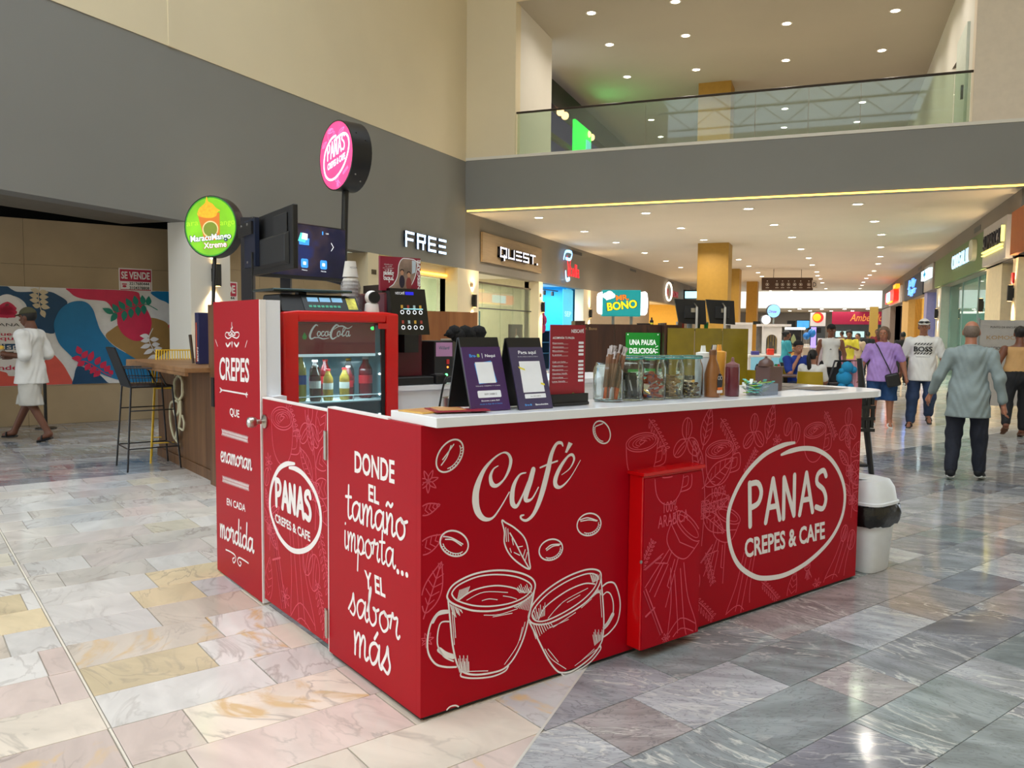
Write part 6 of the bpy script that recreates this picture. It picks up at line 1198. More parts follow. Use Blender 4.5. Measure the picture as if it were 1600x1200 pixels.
t=MB();p0=kw(-1.8,1.33,1.2);t.tube(smoothline([kw(-1.79,1.3,1.19),kw(-1.72,1.22,1.18),kw(-1.73,1.2,1.1),kw(-1.73,1.17,.95)],6),.007,6);tag(t.build('power_cable',BLACKP),'black cable hanging over the edge of the back counter','cable')
t=thing('dark_plush','black furry bundle lying on the boxes of the back counter','bundle',kw(-1.9,1.5,1.424));m=MB();q=kw(-1.88,1.47,1.46)
for k in range(9):m.ball(q+UK*(-.11+.028*k)+UZ*(.018*math.sin(k*1.9)),.035+.01*(k%3),9,(1,1,.9))
m.build('fur',M('black_fur',(16,15,16),.9,bump=.6,scale=120),t,smooth='all');m=MB();m.tube([q+UK*.1,q+UK*.17+UZ*.02],[.02,.004],8);m.tube([q-UK*.1,q-UK*.16-UZ*.01],[.02,.006],8);m.build('fur_ends',M('black_fur',None),t)
t=thing('steel_bucket','steel bucket with crumpled paper inside the kiosk','bucket',kw(-1.25,1.1,.8));p=kw(-1.45,1.12,0);MB().box(kfr(-1.45,1.12,0),-.14,.14,-.12,.12,0,.93).build('stand',WHT,t);f=TR(p[0],p[1],.931);MB().lathe(f,[(.075,0),(.082,.15),(.085,.155),(.078,.15),(.07,.005)],22,False).build('pail',STEEL,t,smooth=True)
m=MB();m.ball(p+np.array([0,0,1.08]),.055,8,(1,1,.6));m.build('crumpled_paper',M('tissue',(214,200,190),.9,bump=.5,scale=50),t);MB().box(TR(p[0],p[1],1.1,.4)@Matrix.Rotation(.5,4,'Y'),.01,.04,-.01,.012,-.01,.05).build('pink_scrap',M('scrap_pink',(220,130,130),.7),t)
t=thing('swing_bin','white plastic swing lid bin with a black bag at the counter end','bin',kw(-.1,3.33,0));BWH=M('bin_white',(232,236,240),.35)
def rring(cu,cv,a,b,z,n=24,waist=0.):
 o=[]
 for k in range(n):
  th=2*math.pi*k/n;c,s=math.cos(th),math.sin(th);e=.45;x=a*math.copysign(abs(c)**e,c);y=b*math.copysign(abs(s)**e,s);y*=1-waist*math.exp(-(x/(a*.35))**2);o.append(kw(cu+x,cv+y,z))
 return o
def loft(rings,cap=True):
 n=len(rings[0]);v=[p for r in rings for p in r];f=[(j*n+i,j*n+(i+1)%n,(j+1)*n+(i+1)%n,(j+1)*n+i) for j in range(len(rings)-1) for i in range(n)]
 if cap:f+=[tuple(range(n))[::-1],tuple((len(rings)-1)*n+i for i in range(n))]
 return v,f
cu,cv=-.13,3.33
m=MB();m.add(*loft([rring(cu,cv,.15,.125,.002,waist=.05),rring(cu,cv,.155,.13,.01,waist=.05),rring(cu,cv,.185,.155,.42,waist=.05)]));m.build('bin_body',BWH,t,smooth=True)
m=MB();rr_=random.Random(2);R_=[]
for z,g in((.30,.008),(.32,.016),(.37,.02),(.42,.014),(.428,.006)):R_.append([p+np.array([rr_.uniform(-g,g)*.5,rr_.uniform(-g,g)*.5,rr_.uniform(-.008,.008)]) for p in rring(cu,cv,.188+g,.158+g,z,40,.03)])
m.add(*loft(R_,False));p=kw(cu+.05,cv+.18,.38);m.tube([p,p+UK*.05+UZ*.015,p+UK*.07],[.03,.02,.005],8);m.build('bag_collar',M('bin_bag',(16,16,18),.25,bump=.5,scale=25),t,smooth=True)
m=MB();m.add(*loft([rring(cu,cv,.2,.17,.43,waist=.04),rring(cu,cv,.2,.17,.445,waist=.04),rring(cu,cv,.19,.16,.45,waist=.04),rring(cu,cv,.175,.15,.53),rring(cu-.0,cv,.15,.125,.575),rring(cu,cv,.09,.07,.59)]));m.build('bin_lid',BWH,t,smooth=True)
fl_=MB();fl_.add(*loft([rring(cu-.02,cv-.05,.11,.075,.583),rring(cu-.02,cv-.05,.1,.065,.596)]));fl_.build('swing_flap',BWH,t,smooth=True,bevel=.002)
cb_=P(1351,640,6.4);cm_=P(1362,742,6.4);dd=cm_-cb_;cf_=cb_+dd*(cb_[2]/-dd[2]);t=thing('black_chair','black perforated plastic chair half hidden behind the counter end','chair',cf_*np.array([1,1,0]))
f=FR(cf_*np.array([1,1,0]),-CR*np.array([1,1,0])/np.linalg.norm(CR[:2]),CF*np.array([1,1,0])/np.linalg.norm(CF[:2]),UZ)
MB().tube([cf_,cm_,cb_+(cb_-cm_)*.05,P(1348,615,6.4),P(1343,560,6.4)],[.02,.022,.028,.03,.02],8).build('leg',BLACKP,t,smooth=True)
for a in((.02,.42),(.48,.0),(.48,.42)):MB().tube(tf(f,[(a[0],a[1],0),(a[0]*.8+.08,a[1]*.9+.02,.45)]),.02,8).build('leg',BLACKP,t,smooth=True)
MB().box(f,.08,.5,.0,.42,.44,.465).build('seat',BLACKP,t,bevel=.01)
bk=MB();z0=.72
for k in range(12):
 for j in range(3):bk.box(f,.055+.035*k,.078+.035*k,-.01,.01,z0+.02+.09*j,z0+.1+.09*j) if(k+j)%2 else bk.box(f,.06+.035*k,.082+.035*k,-.01,.01,z0+.03+.09*j,z0+.09+.09*j)
for j in range(4):bk.box(f,.05,.47,-.012,.012,z0+.09*j,z0+.09*j+.025)
bk.build('backrest',BLACKP,t)
WD=wood_mat('oak_laminate',(88,58,34),(122,86,54),.9,2);WDT=wood_mat('oak_top',(120,84,52),(158,116,76),.9,0);WDL=wood_mat('chestnut_panel',(140,84,40),(176,116,64),.8,2)
bar_=thing('wooden_bar','brown wooden bar counter with a wide top behind the tall red panel','bar',kw(-6.2,1.2,0))
MB().box(KF,-7.3,-5.32,.9,.93,.1,1.06).build('front_panel',WD,bar_);MB().box(KF,-7.3,-7.27,.9305,1.6,.0,1.06).build('end_panel',WD,bar_);MB().box(KF,-5.33,-5.30,.9,1.9,0,1.06).build('side_panel',WD,bar_);MB().box(KF,-7.32,-5.3,.885,.8995,0,.1).build('plinth',WD,bar_)
MB().box(KF,-7.45,-5.15,.6,1.5,1.06,1.105).build('bar_top',WDT,bar_,bevel=.003);MB().box(KF,-7.45,-5.15,.6,.63,1.03,1.0595).build('top_lip',WDT,bar_)
pp=kloc(P(331,474,7.5));MB().box(KF,pp[0]-.12,pp[0]+.06,pp[1],pp[1]+.1,0,1.69).build('corner_post',WD,bar_);MB().box(KF,pp[0]+.0,pp[0]+.07,pp[1]-.02,pp[1]-.001,.75,1.02).build('black_box',BLACKP,bar_)
t=thing('coiled_rope','cream light rope hanging in loops on the wooden bar front','rope',kw(-6.0,.88,.4));BPn=Plane(kw(0,.885,0),UJ,UZ);bq=lambda l:[tf(BPn.fr,[BPn.at(170+x/5.217,530+y/5.217)+(zz,)])[0] for x,y,zz in l]
ROPE=M('rope_cream',(206,200,170),.5)
lp=[(600+36*math.cos(a)-12,395+98*math.sin(a),.02+.004*(k%3)) for k,a in enumerate(np.linspace(1.5,1.5+4*math.pi,30))]
MB().tube(smoothline(bq([(552,245,.02),(556,300,.02)]),2),.012,6).build('rope_end',ROPE,t);MB().tube(bq(lp),.014,6).build('rope_coil',ROPE,t,smooth=True)
MB().tube(smoothline(bq([(600,500,.02),(610,600,.03),(600,700,.03),(575,800,.03),(545,790,.02),(520,680,.02),(515,560,.02),(540,510,.03),(590,510,.03),(600,590,.04),(575,620,.04),(560,560,.04)]),5),.014,6).build('rope_coil',ROPE,t,smooth=True)
MB().tube(smoothline(bq([(615,620,.02),(630,680,.02),(622,740,.02),(590,720,.03),(570,810,.03),(588,850,.02),(585,890,.02)]),5),.011,6).build('rope_tail',ROPE,t,smooth=True)
for y_ in(500,245):MB().cyl(FR(bq([(560,y_,0)])[0],UJ,UZ),.01,0,.03,8).build('hook',BLACKM,t)
t=thing('menu_tower','navy upright menu box with orange stripe standing on the bar','menu box',kw(-5.4,1.0,1.106));c=kloc(onz(316,568,1.11));f=FR(kw(c[0],c[1],1.106),UJ,UZ);MB().box(f,-.06,.06,0,.52,-.05,.05).build('box_body',M('tower_navy',(30,36,84),.4),t,bevel=.004);m=MB();m.box(f,-.025,.005,.02,.42,.05,.052);m.build('orange_stripe',M('tower_orange',(206,90,40),.5),t);m=MB();text(m,FR(tf(f,[(.045,.03,0)])[0],UZ,-UJ),'BON',0,0,.045,.14,off=.03,align='l',z=.0515);m.build('lettering',WHITE,t)
m=MB();q=onz(302,568,1.11);m.tube([q+UZ*.003,P(297,523,(q-CAMP)@CF)],[.013,.016],8);tag(m.build('wooden_stick',M('stick_dark',(70,56,44),.6)),'dark round stick standing on the bar beside the navy box','stick')
def stool(lab,c0,ang,mat,h_seat,wire=True,back=True):
 """bar stool; local x right, y forward (towards the bar)"""
 t=thing('bar_stool',lab,'stool',c0);f=Matrix.Translation(tuple(c0))@Matrix.Rotation(ang,4,'Z');hs=h_seat
 L_={}
 for sx in(-1,1):
  for sy in(-1,1):
   L_[sx,sy]=[(sx*.25,sy*.26,0),(sx*.2,sy*.2,hs)];MB().tube(tf(f,L_[sx,sy]),.0095,7).build('leg',mat,t,smooth=True)
 pt=lambda sx,sy,k:tuple(np.array(L_[sx,sy][0])*(1-k)+np.array(L_[sx,sy][1])*k)
 for k in(.27,.72):
  for a,b in(((-1,-1),(-1,1)),((1,-1),(1,1)),((-1,-1),(1,-1)),((-1,1),(1,1))):
   if k==.72 and a[0]!=b[0]:continue
   MB().tube(tf(f,[pt(*a,k),pt(*b,k)]),.007,6).build('stretcher',mat,t)
 MB().box(f,-.21,.21,-.21,.21,hs-.008,hs+.014).build('seat_pad',mat,t,bevel=.006)
 bk=MB();bt=hs+.4
 for x in np.linspace(-.2,.2,14):bk.tube(tf(f,[(x,-.2,hs),(x*.9,-.34,bt)]),.006 if mat is not BLACKM else.012,5)
 bk.tube(tf(f,[(-.2,-.2,hs),(-.18,-.34,bt),(.18,-.34,bt),(.2,-.2,hs)]),.011,6);bk.build('wire_back',mat,t)
 for sx in(-1,1):
  w=MB();w.tube(tf(f,[(sx*.21,-.26,hs+.2),(sx*.22,.05,hs+.19),(sx*.21,.14,hs+.01)]),.009,6)
  for y in np.linspace(-.2,.1,6):w.tube(tf(f,[(sx*.205,y,hs),(sx*.218,y-.03,hs+.195)]),.0045,4)
  w.tube(tf(f,[(sx*.212,-.23,hs+.1),(sx*.214,.1,hs+.09)]),.0045,4);w.build('arm_rest',mat,t)
 return t
ang=math.atan2(UK[1],UK[0])-math.pi/2
stool('black wire bar stool standing at the wooden bar',kw(-6.53,.6,0),ang,BLACKM,.86)
AWY=math.atan2(-P(272,600,9.1)[0],P(272,600,9.1)[1])+math.pi
stool('yellow wire bar stool behind the wooden bar, only its back showing',P(272,600,9.1)*np.array([1,1,0]),AWY,M('yellow_wire',(226,184,40),.4),.81)
q=onz(70,668)+UJ*.12;o=thing('barrier_post','short black barrier post behind the man in white','post',q);MB().cyl(TR(*q),.022,.012,.85,10).build('post',BLACKM,o);MB().cyl(TR(*q),.14,0,.012,18).build('foot',BLACKM,o)
def round_sign(nm,lab,c,r,th,ax,mats,pole_to,pr):
 t=thing(nm,lab,'sign',pole_to);x=np.cross(UZ,ax);x/=np.linalg.norm(x);f=FR(c,x,UZ,ax)
 MB().lathe(f,[(r,-th),(r*1.0,0),(r*.965,.004),(r*.965,-.004)],40,False).build('sign_drum',BLACKM,t,smooth=True);MB().cyl(f,r*.99,-th,-th+.004,40).build('back_plate',BLACKM,t)
 MB().cyl(f,r*.965,-.003,.001,48).build('lit_face',mats[0],t)
 p=np.array(c)-np.array(ax)*th/2;MB().tube([(pole_to[0],pole_to[1],pole_to[2]),(p[0],p[1],p[2]-r*.97)],pr,10).build('pole',BLACKM,t,smooth=True)
 return t,f
D=7.5;c=P(329,354,D);ax=-CF*np.array([1,1,0])/np.linalg.norm(CF[:2]);a_=-.27;ax=np.array([ax[0]*math.cos(a_)-ax[1]*math.sin(a_),ax[0]*math.sin(a_)+ax[1]*math.cos(a_),0]);r=48/F*D
bp=P(333,474,D)
GRF=M('green_face',(120,190,20),.4,var=.35,scale=3.,emit=.55)
t,f=round_sign('round_sign','round lit green sign picturing a mango drink on a black pole',c,r,.11,ax,[GRF],(bp[0],bp[1],1.69),.018)
X=lambda px,py:((px-550)/400*r,(580-py)/475*r)
MB().stroke(f,ell(0,0,r*.945,r*.945,0,40),.012,True,z=.002,sub=1).build('green_rim',M('rim_green',(50,150,30),.4,emit=.4),t)
m=MB();m.flat(f,[X(365,410),X(690,370),X(690,700),X(610,790),X(450,780),X(435,690)],.0025);m.build('cup_print',M('cup_orange',(214,120,30),.4,emit=.35),t)
m=MB();m.flat(f,smoothline([X(*p) for p in((360,400),(380,310),(440,250),(480,210),(500,115),(520,195),(580,230),(640,300),(700,340),(660,360),(640,420),(560,450),(450,440))],3,True),.003);m.build('ice_print',M('ice_amber',(246,168,30),.4,var=.25,scale=40,emit=.5),t)
m=MB();m.flat(f,ell(*X(550,620),r*.28,r*.25),.0035);m.build('badge_print',M('badge_green',(130,150,40),.4,emit=.2),t)
m=MB();m.stroke(f,ell(*X(550,620),r*.28,r*.25,0,24),.012,True,z=.004,sub=1);m.build('badge_ring',M('badge_cream',(236,214,150),.4,emit=.3),t)
def sgn(body,x0,x1,y,h,mat,z,off,nm='lettering'):
 m=MB();a,b=X(x0,y),X(x1,y);text(m,f,body,(a[0]+b[0])/2,a[1],h/475*r,b[0]-a[0],off=off,z=z,rot=.06);m.build(nm,mat,t)
sgn('MaracuMango',238,868,790,100,M('sign_navy',(20,70,100),.5),.0045,.05,'lettering_outline');sgn('MaracuMango',250,858,788,95,M('sign_white',(245,248,245),.4,emit=.5),.005,.02)
sgn('Xtreme',438,800,905,95,M('sign_red',(196,40,40),.5),.0045,.05,'lettering_outline');sgn('Xtreme',450,790,903,90,M('sign_white',None),.005,.02)
LG_=M('sign_lime',(176,224,40),.4,emit=.5);sgn('ara',190,370,560,90,LG_,.002,0,'back_lettering');sgn('ango',700,915,560,90,LG_,.002,0,'back_lettering')
fr0=thing('tv_stand','black steel double post holding the two televisions','tv stand',P(420,700,6.6)*np.array([1,1,0]));NVY=M('post_navy',(14,18,36),.35)
for px,d in((388,6.25),(447,7.3)):
 b=P(px,440,d);MB().box(FR((b[0],b[1],0),CR*np.array([1,1,0]),CF*np.array([1,1,0]),UZ),-.045,.045,-.03,.03,0,2.0 if px>400 else 2.32).build('post',NVY,fr0)
def tv(lab,tl,tr,bl,dl,dr_,screen):
 """television between pixel corners; dl, dr depths of the left and right edges"""
 a,b=P(*bl,dl),P(tr[0],tr[1],dr_);a2=P(*tl,dl);x=b-a2;x[2]=0;W_=np.linalg.norm(x);x/=W_;n=np.cross(x,UZ);H_=a2[2]-a[2];t=thing('television',lab,'television',a);f=FR(a,x,UZ);return t,f,W_,H_
t,f,W_,H_=tv('black television showing a dark blue start screen with app icons',(397,339),(541,356),(397,431),6.83,7.67,True)
MB().box(f,0,W_,0,H_,-.05,0).build('casing',BLACKP,t,bevel=.006);
def screen_mat():
 m=bpy.data.materials.new('tv_screen');m.use_nodes=True;nt=m.node_tree;b=nt.nodes['Principled BSDF'];N=nt.nodes.new;L=nt.links.new
 tc=N('ShaderNodeTexCoord');nz=N('ShaderNodeTexNoise');nz.inputs['Scale'].default_value=2.2;nz.inputs['Detail'].default_value=3;L(tc.outputs['Object'],nz.inputs['Vector'])
 rp=N('ShaderNodeValToRGB');e=rp.color_ramp.elements;e[0].color=S(8,12,34);e[0].position=.35;e[1].color=S(40,60,130);e[1].position=.68;x=e.new(.52);x.color=S(20,26,64);x=e.new(.6);x.color=S(70,56,70)
 L(nz.outputs[0],rp.inputs[0]);L(rp.outputs[0],b.inputs['Emission Color']);b.inputs['Emission Strength'].default_value=.55;b.inputs['Base Color'].default_value=(.01,.01,.02,1);b.inputs['Roughness'].default_value=.15
 return m
sc=MB().box(f,.012,W_-.012,.03,H_-.012,0,.002).build('screen',screen_mat(),t)
tzx=lambda x,y:((x-250)/(1205-250)*W_,(1-(y-330)/(900-330))*H_)
APP=M('app_blue',(60,150,240),.4,emit=.9);APT=M('app_teal',(90,210,200),.4,emit=.9);APW=M('app_white',(240,245,250),.4,emit=.9)
for cx in(745,948):
 q=tzx(cx,735);MB().flat(f,rrect(q[0]-.04,q[0]+.04,q[1]-.04,q[1]+.04,.015),.003).build('app_icon',APP,sc);MB().flat(f,rrect(q[0]-.016,q[0]+.016,q[1]-.014,q[1]+.014,.004),.0036).build('icon_glyph',APW,sc)
 m=MB();text(m,f,'Música' if cx<800 else 'Películas',q[0],q[1]-.065,.012,.06,z=.003);m.build('icon_caption',APW,sc)
q=tzx(742,490);MB().flat(f,[(q[0]-.055,q[1]-.05),(q[0]+.055,q[1]-.05),(q[0]+.06,q[1]+.01),(q[0]-.06,q[1]+.01)],.003).build('photo_icon',APP,sc);MB().flat(f,[(q[0]-.07,q[1]-.02),(q[0]+.01,q[1]-.03),(q[0]+.04,q[1]+.045),(q[0]-.04,q[1]+.055)],.0036).build('photo_icon',APT,sc);MB().flat(f,[(q[0]-.03,q[1]+.0),(q[0]+.035,q[1]-.005),(q[0]+.04,q[1]+.05),(q[0]-.02,q[1]+.055)],.0042).build('photo_icon',APW,sc)
q=tzx(1045,540);MB().stroke(f,[(q[0]-.012,q[1]+.035),(q[0]+.014,q[1]),(q[0]-.012,q[1]-.035)],.006,smooth=False,z=.003).build('arrow_icon',APW,sc);q=tzx(940,405);MB().flat(f,rrect(q[0]-.007,q[0]+.007,q[1]-.016,q[1]+.016,.005),.003).build('usb_icon',APP,sc);m=MB();q=tzx(990,412);text(m,f,'USB',q[0],q[1],.012,.034,z=.003);m.build('usb_caption',APW,sc)
t,f,W_,H_=tv('black television seen from behind, turned away from the camera',(392,345),(458,320),(392,431),6.1,5.25,False)
MB().box(f,0,W_,0,H_,-.035,-.0).build('casing',BLACKP,t,bevel=.004);MB().box(f,W_*.12,W_*.93,.03,H_*.6,.0,.03,.02,.02).build('back_hump',M('tv_back',(28,28,30),.5),t,bevel=.004);MB().box(f,W_*.62,W_*.9,H_*.3,H_*.9,.0,.012).build('moulded_panel',M('tv_back',None),t,bevel=.004)
MB().box(f,W_*.06,W_*.34,H_*.12,H_*.95,.03,.06).build('wall_bracket',M('bracket_navy',(24,34,58),.35),t);MB().box(f,-.06,W_*.3,H_*.68,H_*.9,.06,.075).build('bracket_arm',BLACKM,t)
for x,y in((.04,.86),(.2,.86),(.2,.2)):MB().cyl(FR(tf(f,[(x*W_,y*H_,.0755)])[0],f.col[0][:3],UZ),.009,0,.005,8).build('bolt',STEEL,t)
m=MB();q=tf(f,[(W_*.3,.1,.07)])[0];m.tube(smoothline([q+UZ*.05,q,q-UZ*.2,q-UZ*.5],4),.007,6);m.build('power_cable',BLACKP,t)
D=7.85;c=P(525,243,D);ax=-CF*np.array([1,1,0])/np.linalg.norm(CF[:2]);a_=-.86;ax=np.array([ax[0]*math.cos(a_)-ax[1]*math.sin(a_),ax[0]*math.sin(a_)+ax[1]*math.cos(a_),0]);r=54/F*D;bp=P(536,420,D+.06)
PKF=M('pink_face',(240,80,140),.4,var=.25,scale=4,emit=.75)
t,f=round_sign('round_sign','round lit pink sign with the white kiosk logo on a tall black pole',c,r,.2,ax,[PKF],(bp[0],bp[1],1.9),.034)
GLW=M('logo_glow',(255,250,252),.4,emit=1.1)
ov=[(.0,.56),(-.28,.5),(-.62,.2),(-.72,-.2),(-.6,-.52),(-.3,-.66),(.1,-.58),(.5,-.3),(.74,.1),(.72,.4),(.5,.55),(.2,.52),(-.08,.44)]
MB().stroke(f,[(x*r,y*r) for x,y in ov],.022,z=.0022,sub=5).build('logo_ring',GLW,t);sp_=Plane(c+ax*.001,np.array(f.col[0][:3]),UZ)
a,b,d_=[proj(tf(f,[(x*r,y*r,0)])[0]) for x,y in((-.5,-.08),(.52,.12),(-.5,.36))];handword(sp_,'PANAS',a,b,d_,.017,.002,CAPS,'AN').build('logo_name',GLW,t);m=MB();a,b,d_=[proj(tf(f,[(x*r,y*r,0)])[0]) for x,y in((-.5,-.36),(.54,-.16),(-.5,-.18))];pxtext(m,sp_,'CREPES & CAFE',a,b,d_,off=.03,z=.002);m.build('logo_line',GLW,t)
for x,y,s,k in((.35,.7,.4,'leaf'),(-.35,.72,.4,'cup'),(.1,-.82,.35,'filter'),(.6,-.55,.35,'herb'),(-.75,.45,.3,'leaf')):
 m=MB();IC[k](m,f,x*r*.9,y*r*.9,s*r,.5,.0016,.006);m.build(k+'_print',M('pink_light',(250,130,190),.4,emit=.8),t)
for k in range(4):
 an=math.radians(20+12*(k%2)-70*(k//2));q=c-ax*(.06 if k%2 else.14)+np.array(f.col[0][:3])*r*math.cos(an)+UZ*r*math.sin(an);MB().ball(q,.009,8).build('rivet',STEEL if k>1 else BLACKP,t)
MB().tube([P(447,425,7.36),P(470,425,7.75),tuple(np.array([bp[0],bp[1],1.92]))],.025,6).build('sign_arm',NVY,fr0)
a,b=P(653,540,7.7),P(746,540,8.3);x=(b-a)*np.array([1,1,0]);W_=np.linalg.norm(x);x/=W_;f=FR((a[0],a[1],0),x,UZ);t=thing('wooden_screen','chestnut wood screen panel behind the coffee machine','screen',(a+b)/2*np.array([1,1,0]))
for k in range(2):MB().box(f,W_*k/2+.002,W_*(k+1)/2-.002,0,1.655,-.04,0).build('panel_board',WDL,t)
RX=CR*np.array([1,1,0]);RX/=np.linalg.norm(RX);RY=CF*np.array([1,1,0]);RY/=np.linalg.norm(RY)
def flatfr(px,py,d):
 """upright frame facing the camera's way, origin at a pixel and depth"""
 return FR(P(px,py,d),RX,UZ)
def mpp(d):return d/F
def gz(px,d):q=P(px,600,d);return(q[0],q[1],0)
def zat(px,py,d):return float(P(px,py,d)[2])
D=12.6;st=thing('brown_stall','dark brown stall wall below the teal chef hat sign','stall',gz(985,D));f=FR(gz(908,D),RX,UZ);W_=153*mpp(D)
for k in range(3):MB().box(f,W_*k/3+.003,W_*(k+1)/3-.003,0,zat(985,507,D),-.06,0).build('wall_board',wood_mat('wenge',(52,26,14),(74,40,22),.8,2),st)
MB().box(f,-.1,.05,0,zat(985,500,D)-.02,-.9,-.061).build('side_wall',wood_mat('wenge',None,None),st);MB().box(f,W_-.04,W_+.02,0,zat(985,503,D),.001,.03).build('corner_post',wood_mat('wenge',None,None),st)
m=MB();text(m,f,'Mr. Bono',.12,zat(985,516,D),.045,.22,z=.002);m.build('small_lettering',M('gold_print',None),st)
o=MB().box(f,W_*.56,W_*.7,zat(985,507,D),zat(985,507,D)+.02,-.05,-.01).build('ledge',BLACKM,st)
t=thing('sauce_bottle','small black and yellow bottle on top of the brown stall wall','bottle',tf(f,[(W_*.71,zat(985,507,D),-.03)])[0]);q=TR(*tf(f,[(W_*.71,zat(985,507,D)+.001,-.03)])[0]);MB().lathe(q,[(.03,0),(.03,.06),(.012,.08),(.012,.11)],10).build('bottle_body',BLACKP,t,smooth=True);MB().cyl(q,.031,.005,.03,10).build('label_band',YLW,t)
bs=thing('chef_hat_sign','teal lit box sign with yellow letters and a white chef hat','sign',tf(f,[(W_*.4,zat(985,507,D),0)])[0]);g=flatfr(941,494,D);w,h=60*mpp(D),41*mpp(D)
MB().box(g,0,w,0,h,-.2,0).build('sign_box',M('teal_face',(20,140,140),.4,var=.12,scale=3,emit=.6),bs,bevel=.01);side=M('side_glow',(250,252,255),.4,emit=2.2)
MB().prism(g,smoothline([(0,.03),(-.06,.06),(-.07,h/2),(-.06,h-.06),(0,h-.03)],4),-.18,-.02).build('side_lamp',side,bs);MB().prism(g,smoothline([(w,.03),(w+.1,.05),(w+.1,h-.05),(w,h-.03)],3),-.18,-.02).build('side_lamp',side,bs)
m=MB();
for x,y,r in((.1,.78,.1),(.18,.84,.1),(.24,.78,.09)):m.flat(g,ell(x*w,y*h,r*w,r*h*1.2),.002+x*.002)
m.flat(g,[(.1*w,.6*h),(.23*w,.66*h),(.27*w,.78*h),(.05*w,.74*h)],.0032);m.build('hat_print',M('hat_white',(248,248,246),.4,emit=.7),bs)
for body,x,y,hh,ww,mt,rot in(('MR.',.52,.62,.2,.34,M('bono_orange',(240,120,30),.4,emit=.8),.08),('BONO',.52,.28,.3,.78,M('bono_yellow',(248,220,30),.4,emit=.9),.12)):
 m=MB();text(m,g,body,x*w,y*h,hh*h,ww*w*1.04,off=.06,z=.003,rot=rot);m.build('lettering_outline',DK,bs);m=MB();text(m,g,body,x*w,y*h,hh*h,ww*w,off=.03,z=.008,rot=rot);m.build('lettering',mt,bs)
for x in(.3,.78):MB().box(g,x*w-.02,x*w+.02,-.16,-.002,-.12,-.08).build('post',M('alu',None),bs)
gs=thing('green_sign','green board reading UNA PAUSA DELICIOSA on the brown stall','sign',P(1004,560,D-.1));g=flatfr(977,575,D-.05);w,h=53*mpp(D),55*mpp(D)
MB().box(g,0,w,0,h,-.01,0).build('board',M('sign_green',(20,130,40),.35,emit=.25),gs);GW=M('green_sign_white',(240,245,238),.4,emit=.4)
for body,y,ww in(('UNA PAUSA',.66,.78),('DELICIOSA',.42,.78)):m=MB();text(m,g,body,.5*w,y*h,.15*h,ww*w,off=.03,z=.002);m.build('lettering',GW,gs)
m=MB()
for k in range(3):m.stroke(g,[(.88*w,(.6-.07*k)*h),(.94*w,(.63-.09*k)*h)],.012,smooth=False,z=.002)
for x,y in((.06,.95),(.94,.95)):m.flat(g,ell(x*w,y*h,.01,.01),.002)
m.build('dash_print',GW,gs)
D=12.3;oc=thing('acrylic_screen','olive ochre translucent screen panels right of the brown stall','screen',gz(1100,D));OCM=M('ochre_acrylic',(124,104,14),.15,var=.2,scale=3.,coat=.4);f=FR(gz(1061-24,D),RX,UZ)
for a,b in((1041,1083),(1084,1126),(1127,1167)):MB().box(f,(a-1037)*mpp(D)+.004,(b-1037)*mpp(D),.0,zat(1100,513,D),-.02,0).build('panel',OCM,oc)
MB().box(f,-.0,.03,0,zat(1100,505,D),-.6,-.021).build('end_post',wood_mat('wenge',None,None),oc);MB().box(f,(1128-1037)*mpp(D),(1167-1037)*mpp(D)+.02,0,zat(1100,517,D),-.7,-.6).build('rear_panel',OCM,oc)
for k,(x0,x1,y0,y1,lx) in enumerate(((1053,1100,467,505,1089),(1102,1145,468,505,1133))):
 d=12.9;t=thing('monitor',('black monitor seen from behind above the ochre screens, left one','black monitor seen from behind above the ochre screens, right one')[k],'monitor',gz(lx,d));g=FR(P(x0+4,y1,d),RX,UZ);w,h=(x1-x0)*mpp(d),(y1-y0)*mpp(d)
 MB().prism(g,[(0.04,0),(w,-.02),(w-.03,h-.02),(-.04,h)],-.05,0).build('casing',BLACKP,t);MB().box(g,w*.25,w*.75,h*.2,h*.7,.0,.03).build('back_hump',M('tv_back',None),t,bevel=.006);MB().box(g,w*.45,w*.62,h*.45,h*.62,.03,.06).build('mount',STEEL,t)
 p=P(lx,480,d-.12);MB().tube([(p[0],p[1],.0),(p[0],p[1],p[2])],.018,8).build('pole',M('pole_white',(206,200,190),.4),t,smooth=True);MB().tube([P(lx,480,d-.12),P(lx-4,474,d-.02)],.012,6).build('pole_arm',STEEL,t)
d=13.2
for k,(px,w_,h_,c,nm,lab) in enumerate(((1056,4,9,(220,220,210),'tub','white tub with green label behind the ochre screens'),(1064,6,10,(190,60,40),'snack_bag','red snack bag behind the ochre screens'),(1075,9,10,(196,206,214),'napkin_box','pale blue napkin box behind the ochre screens'),(1088,8,9,(60,90,70),'green_tin','dark green tin behind the ochre screens'),(1101,7,9,(20,150,60),'green_cup','bright green cup behind the ochre screens'))):
 z=zat(1100,514,d);q=gz(px,d);t=thing(nm,lab,'container',(q[0],q[1],z));MB().lathe(TR(q[0],q[1],z),[(w_*mpp(d)*.42,0),(w_*mpp(d)*.5,h_*mpp(d))],12).build('container_body',M('cont_%d'%k,c,.5),t);MB().lathe(TR(q[0],q[1],z),[(w_*mpp(d)*.49,h_*mpp(d)),(w_*mpp(d)*.49,h_*mpp(d)+.02)],12).build('lid',M('cont_lid',(210,206,200),.5),t)
o=MB().box(FR(gz(1050,d),RX,UZ),-.1,60*mpp(d),zat(1100,514,d)-.03,zat(1100,514,d)-.001,-.2,.15).build('shelf_board',BLACKM);tag(o,'dark shelf behind the ochre screens carrying tubs and cups','shelf');o.name='display_shelf'
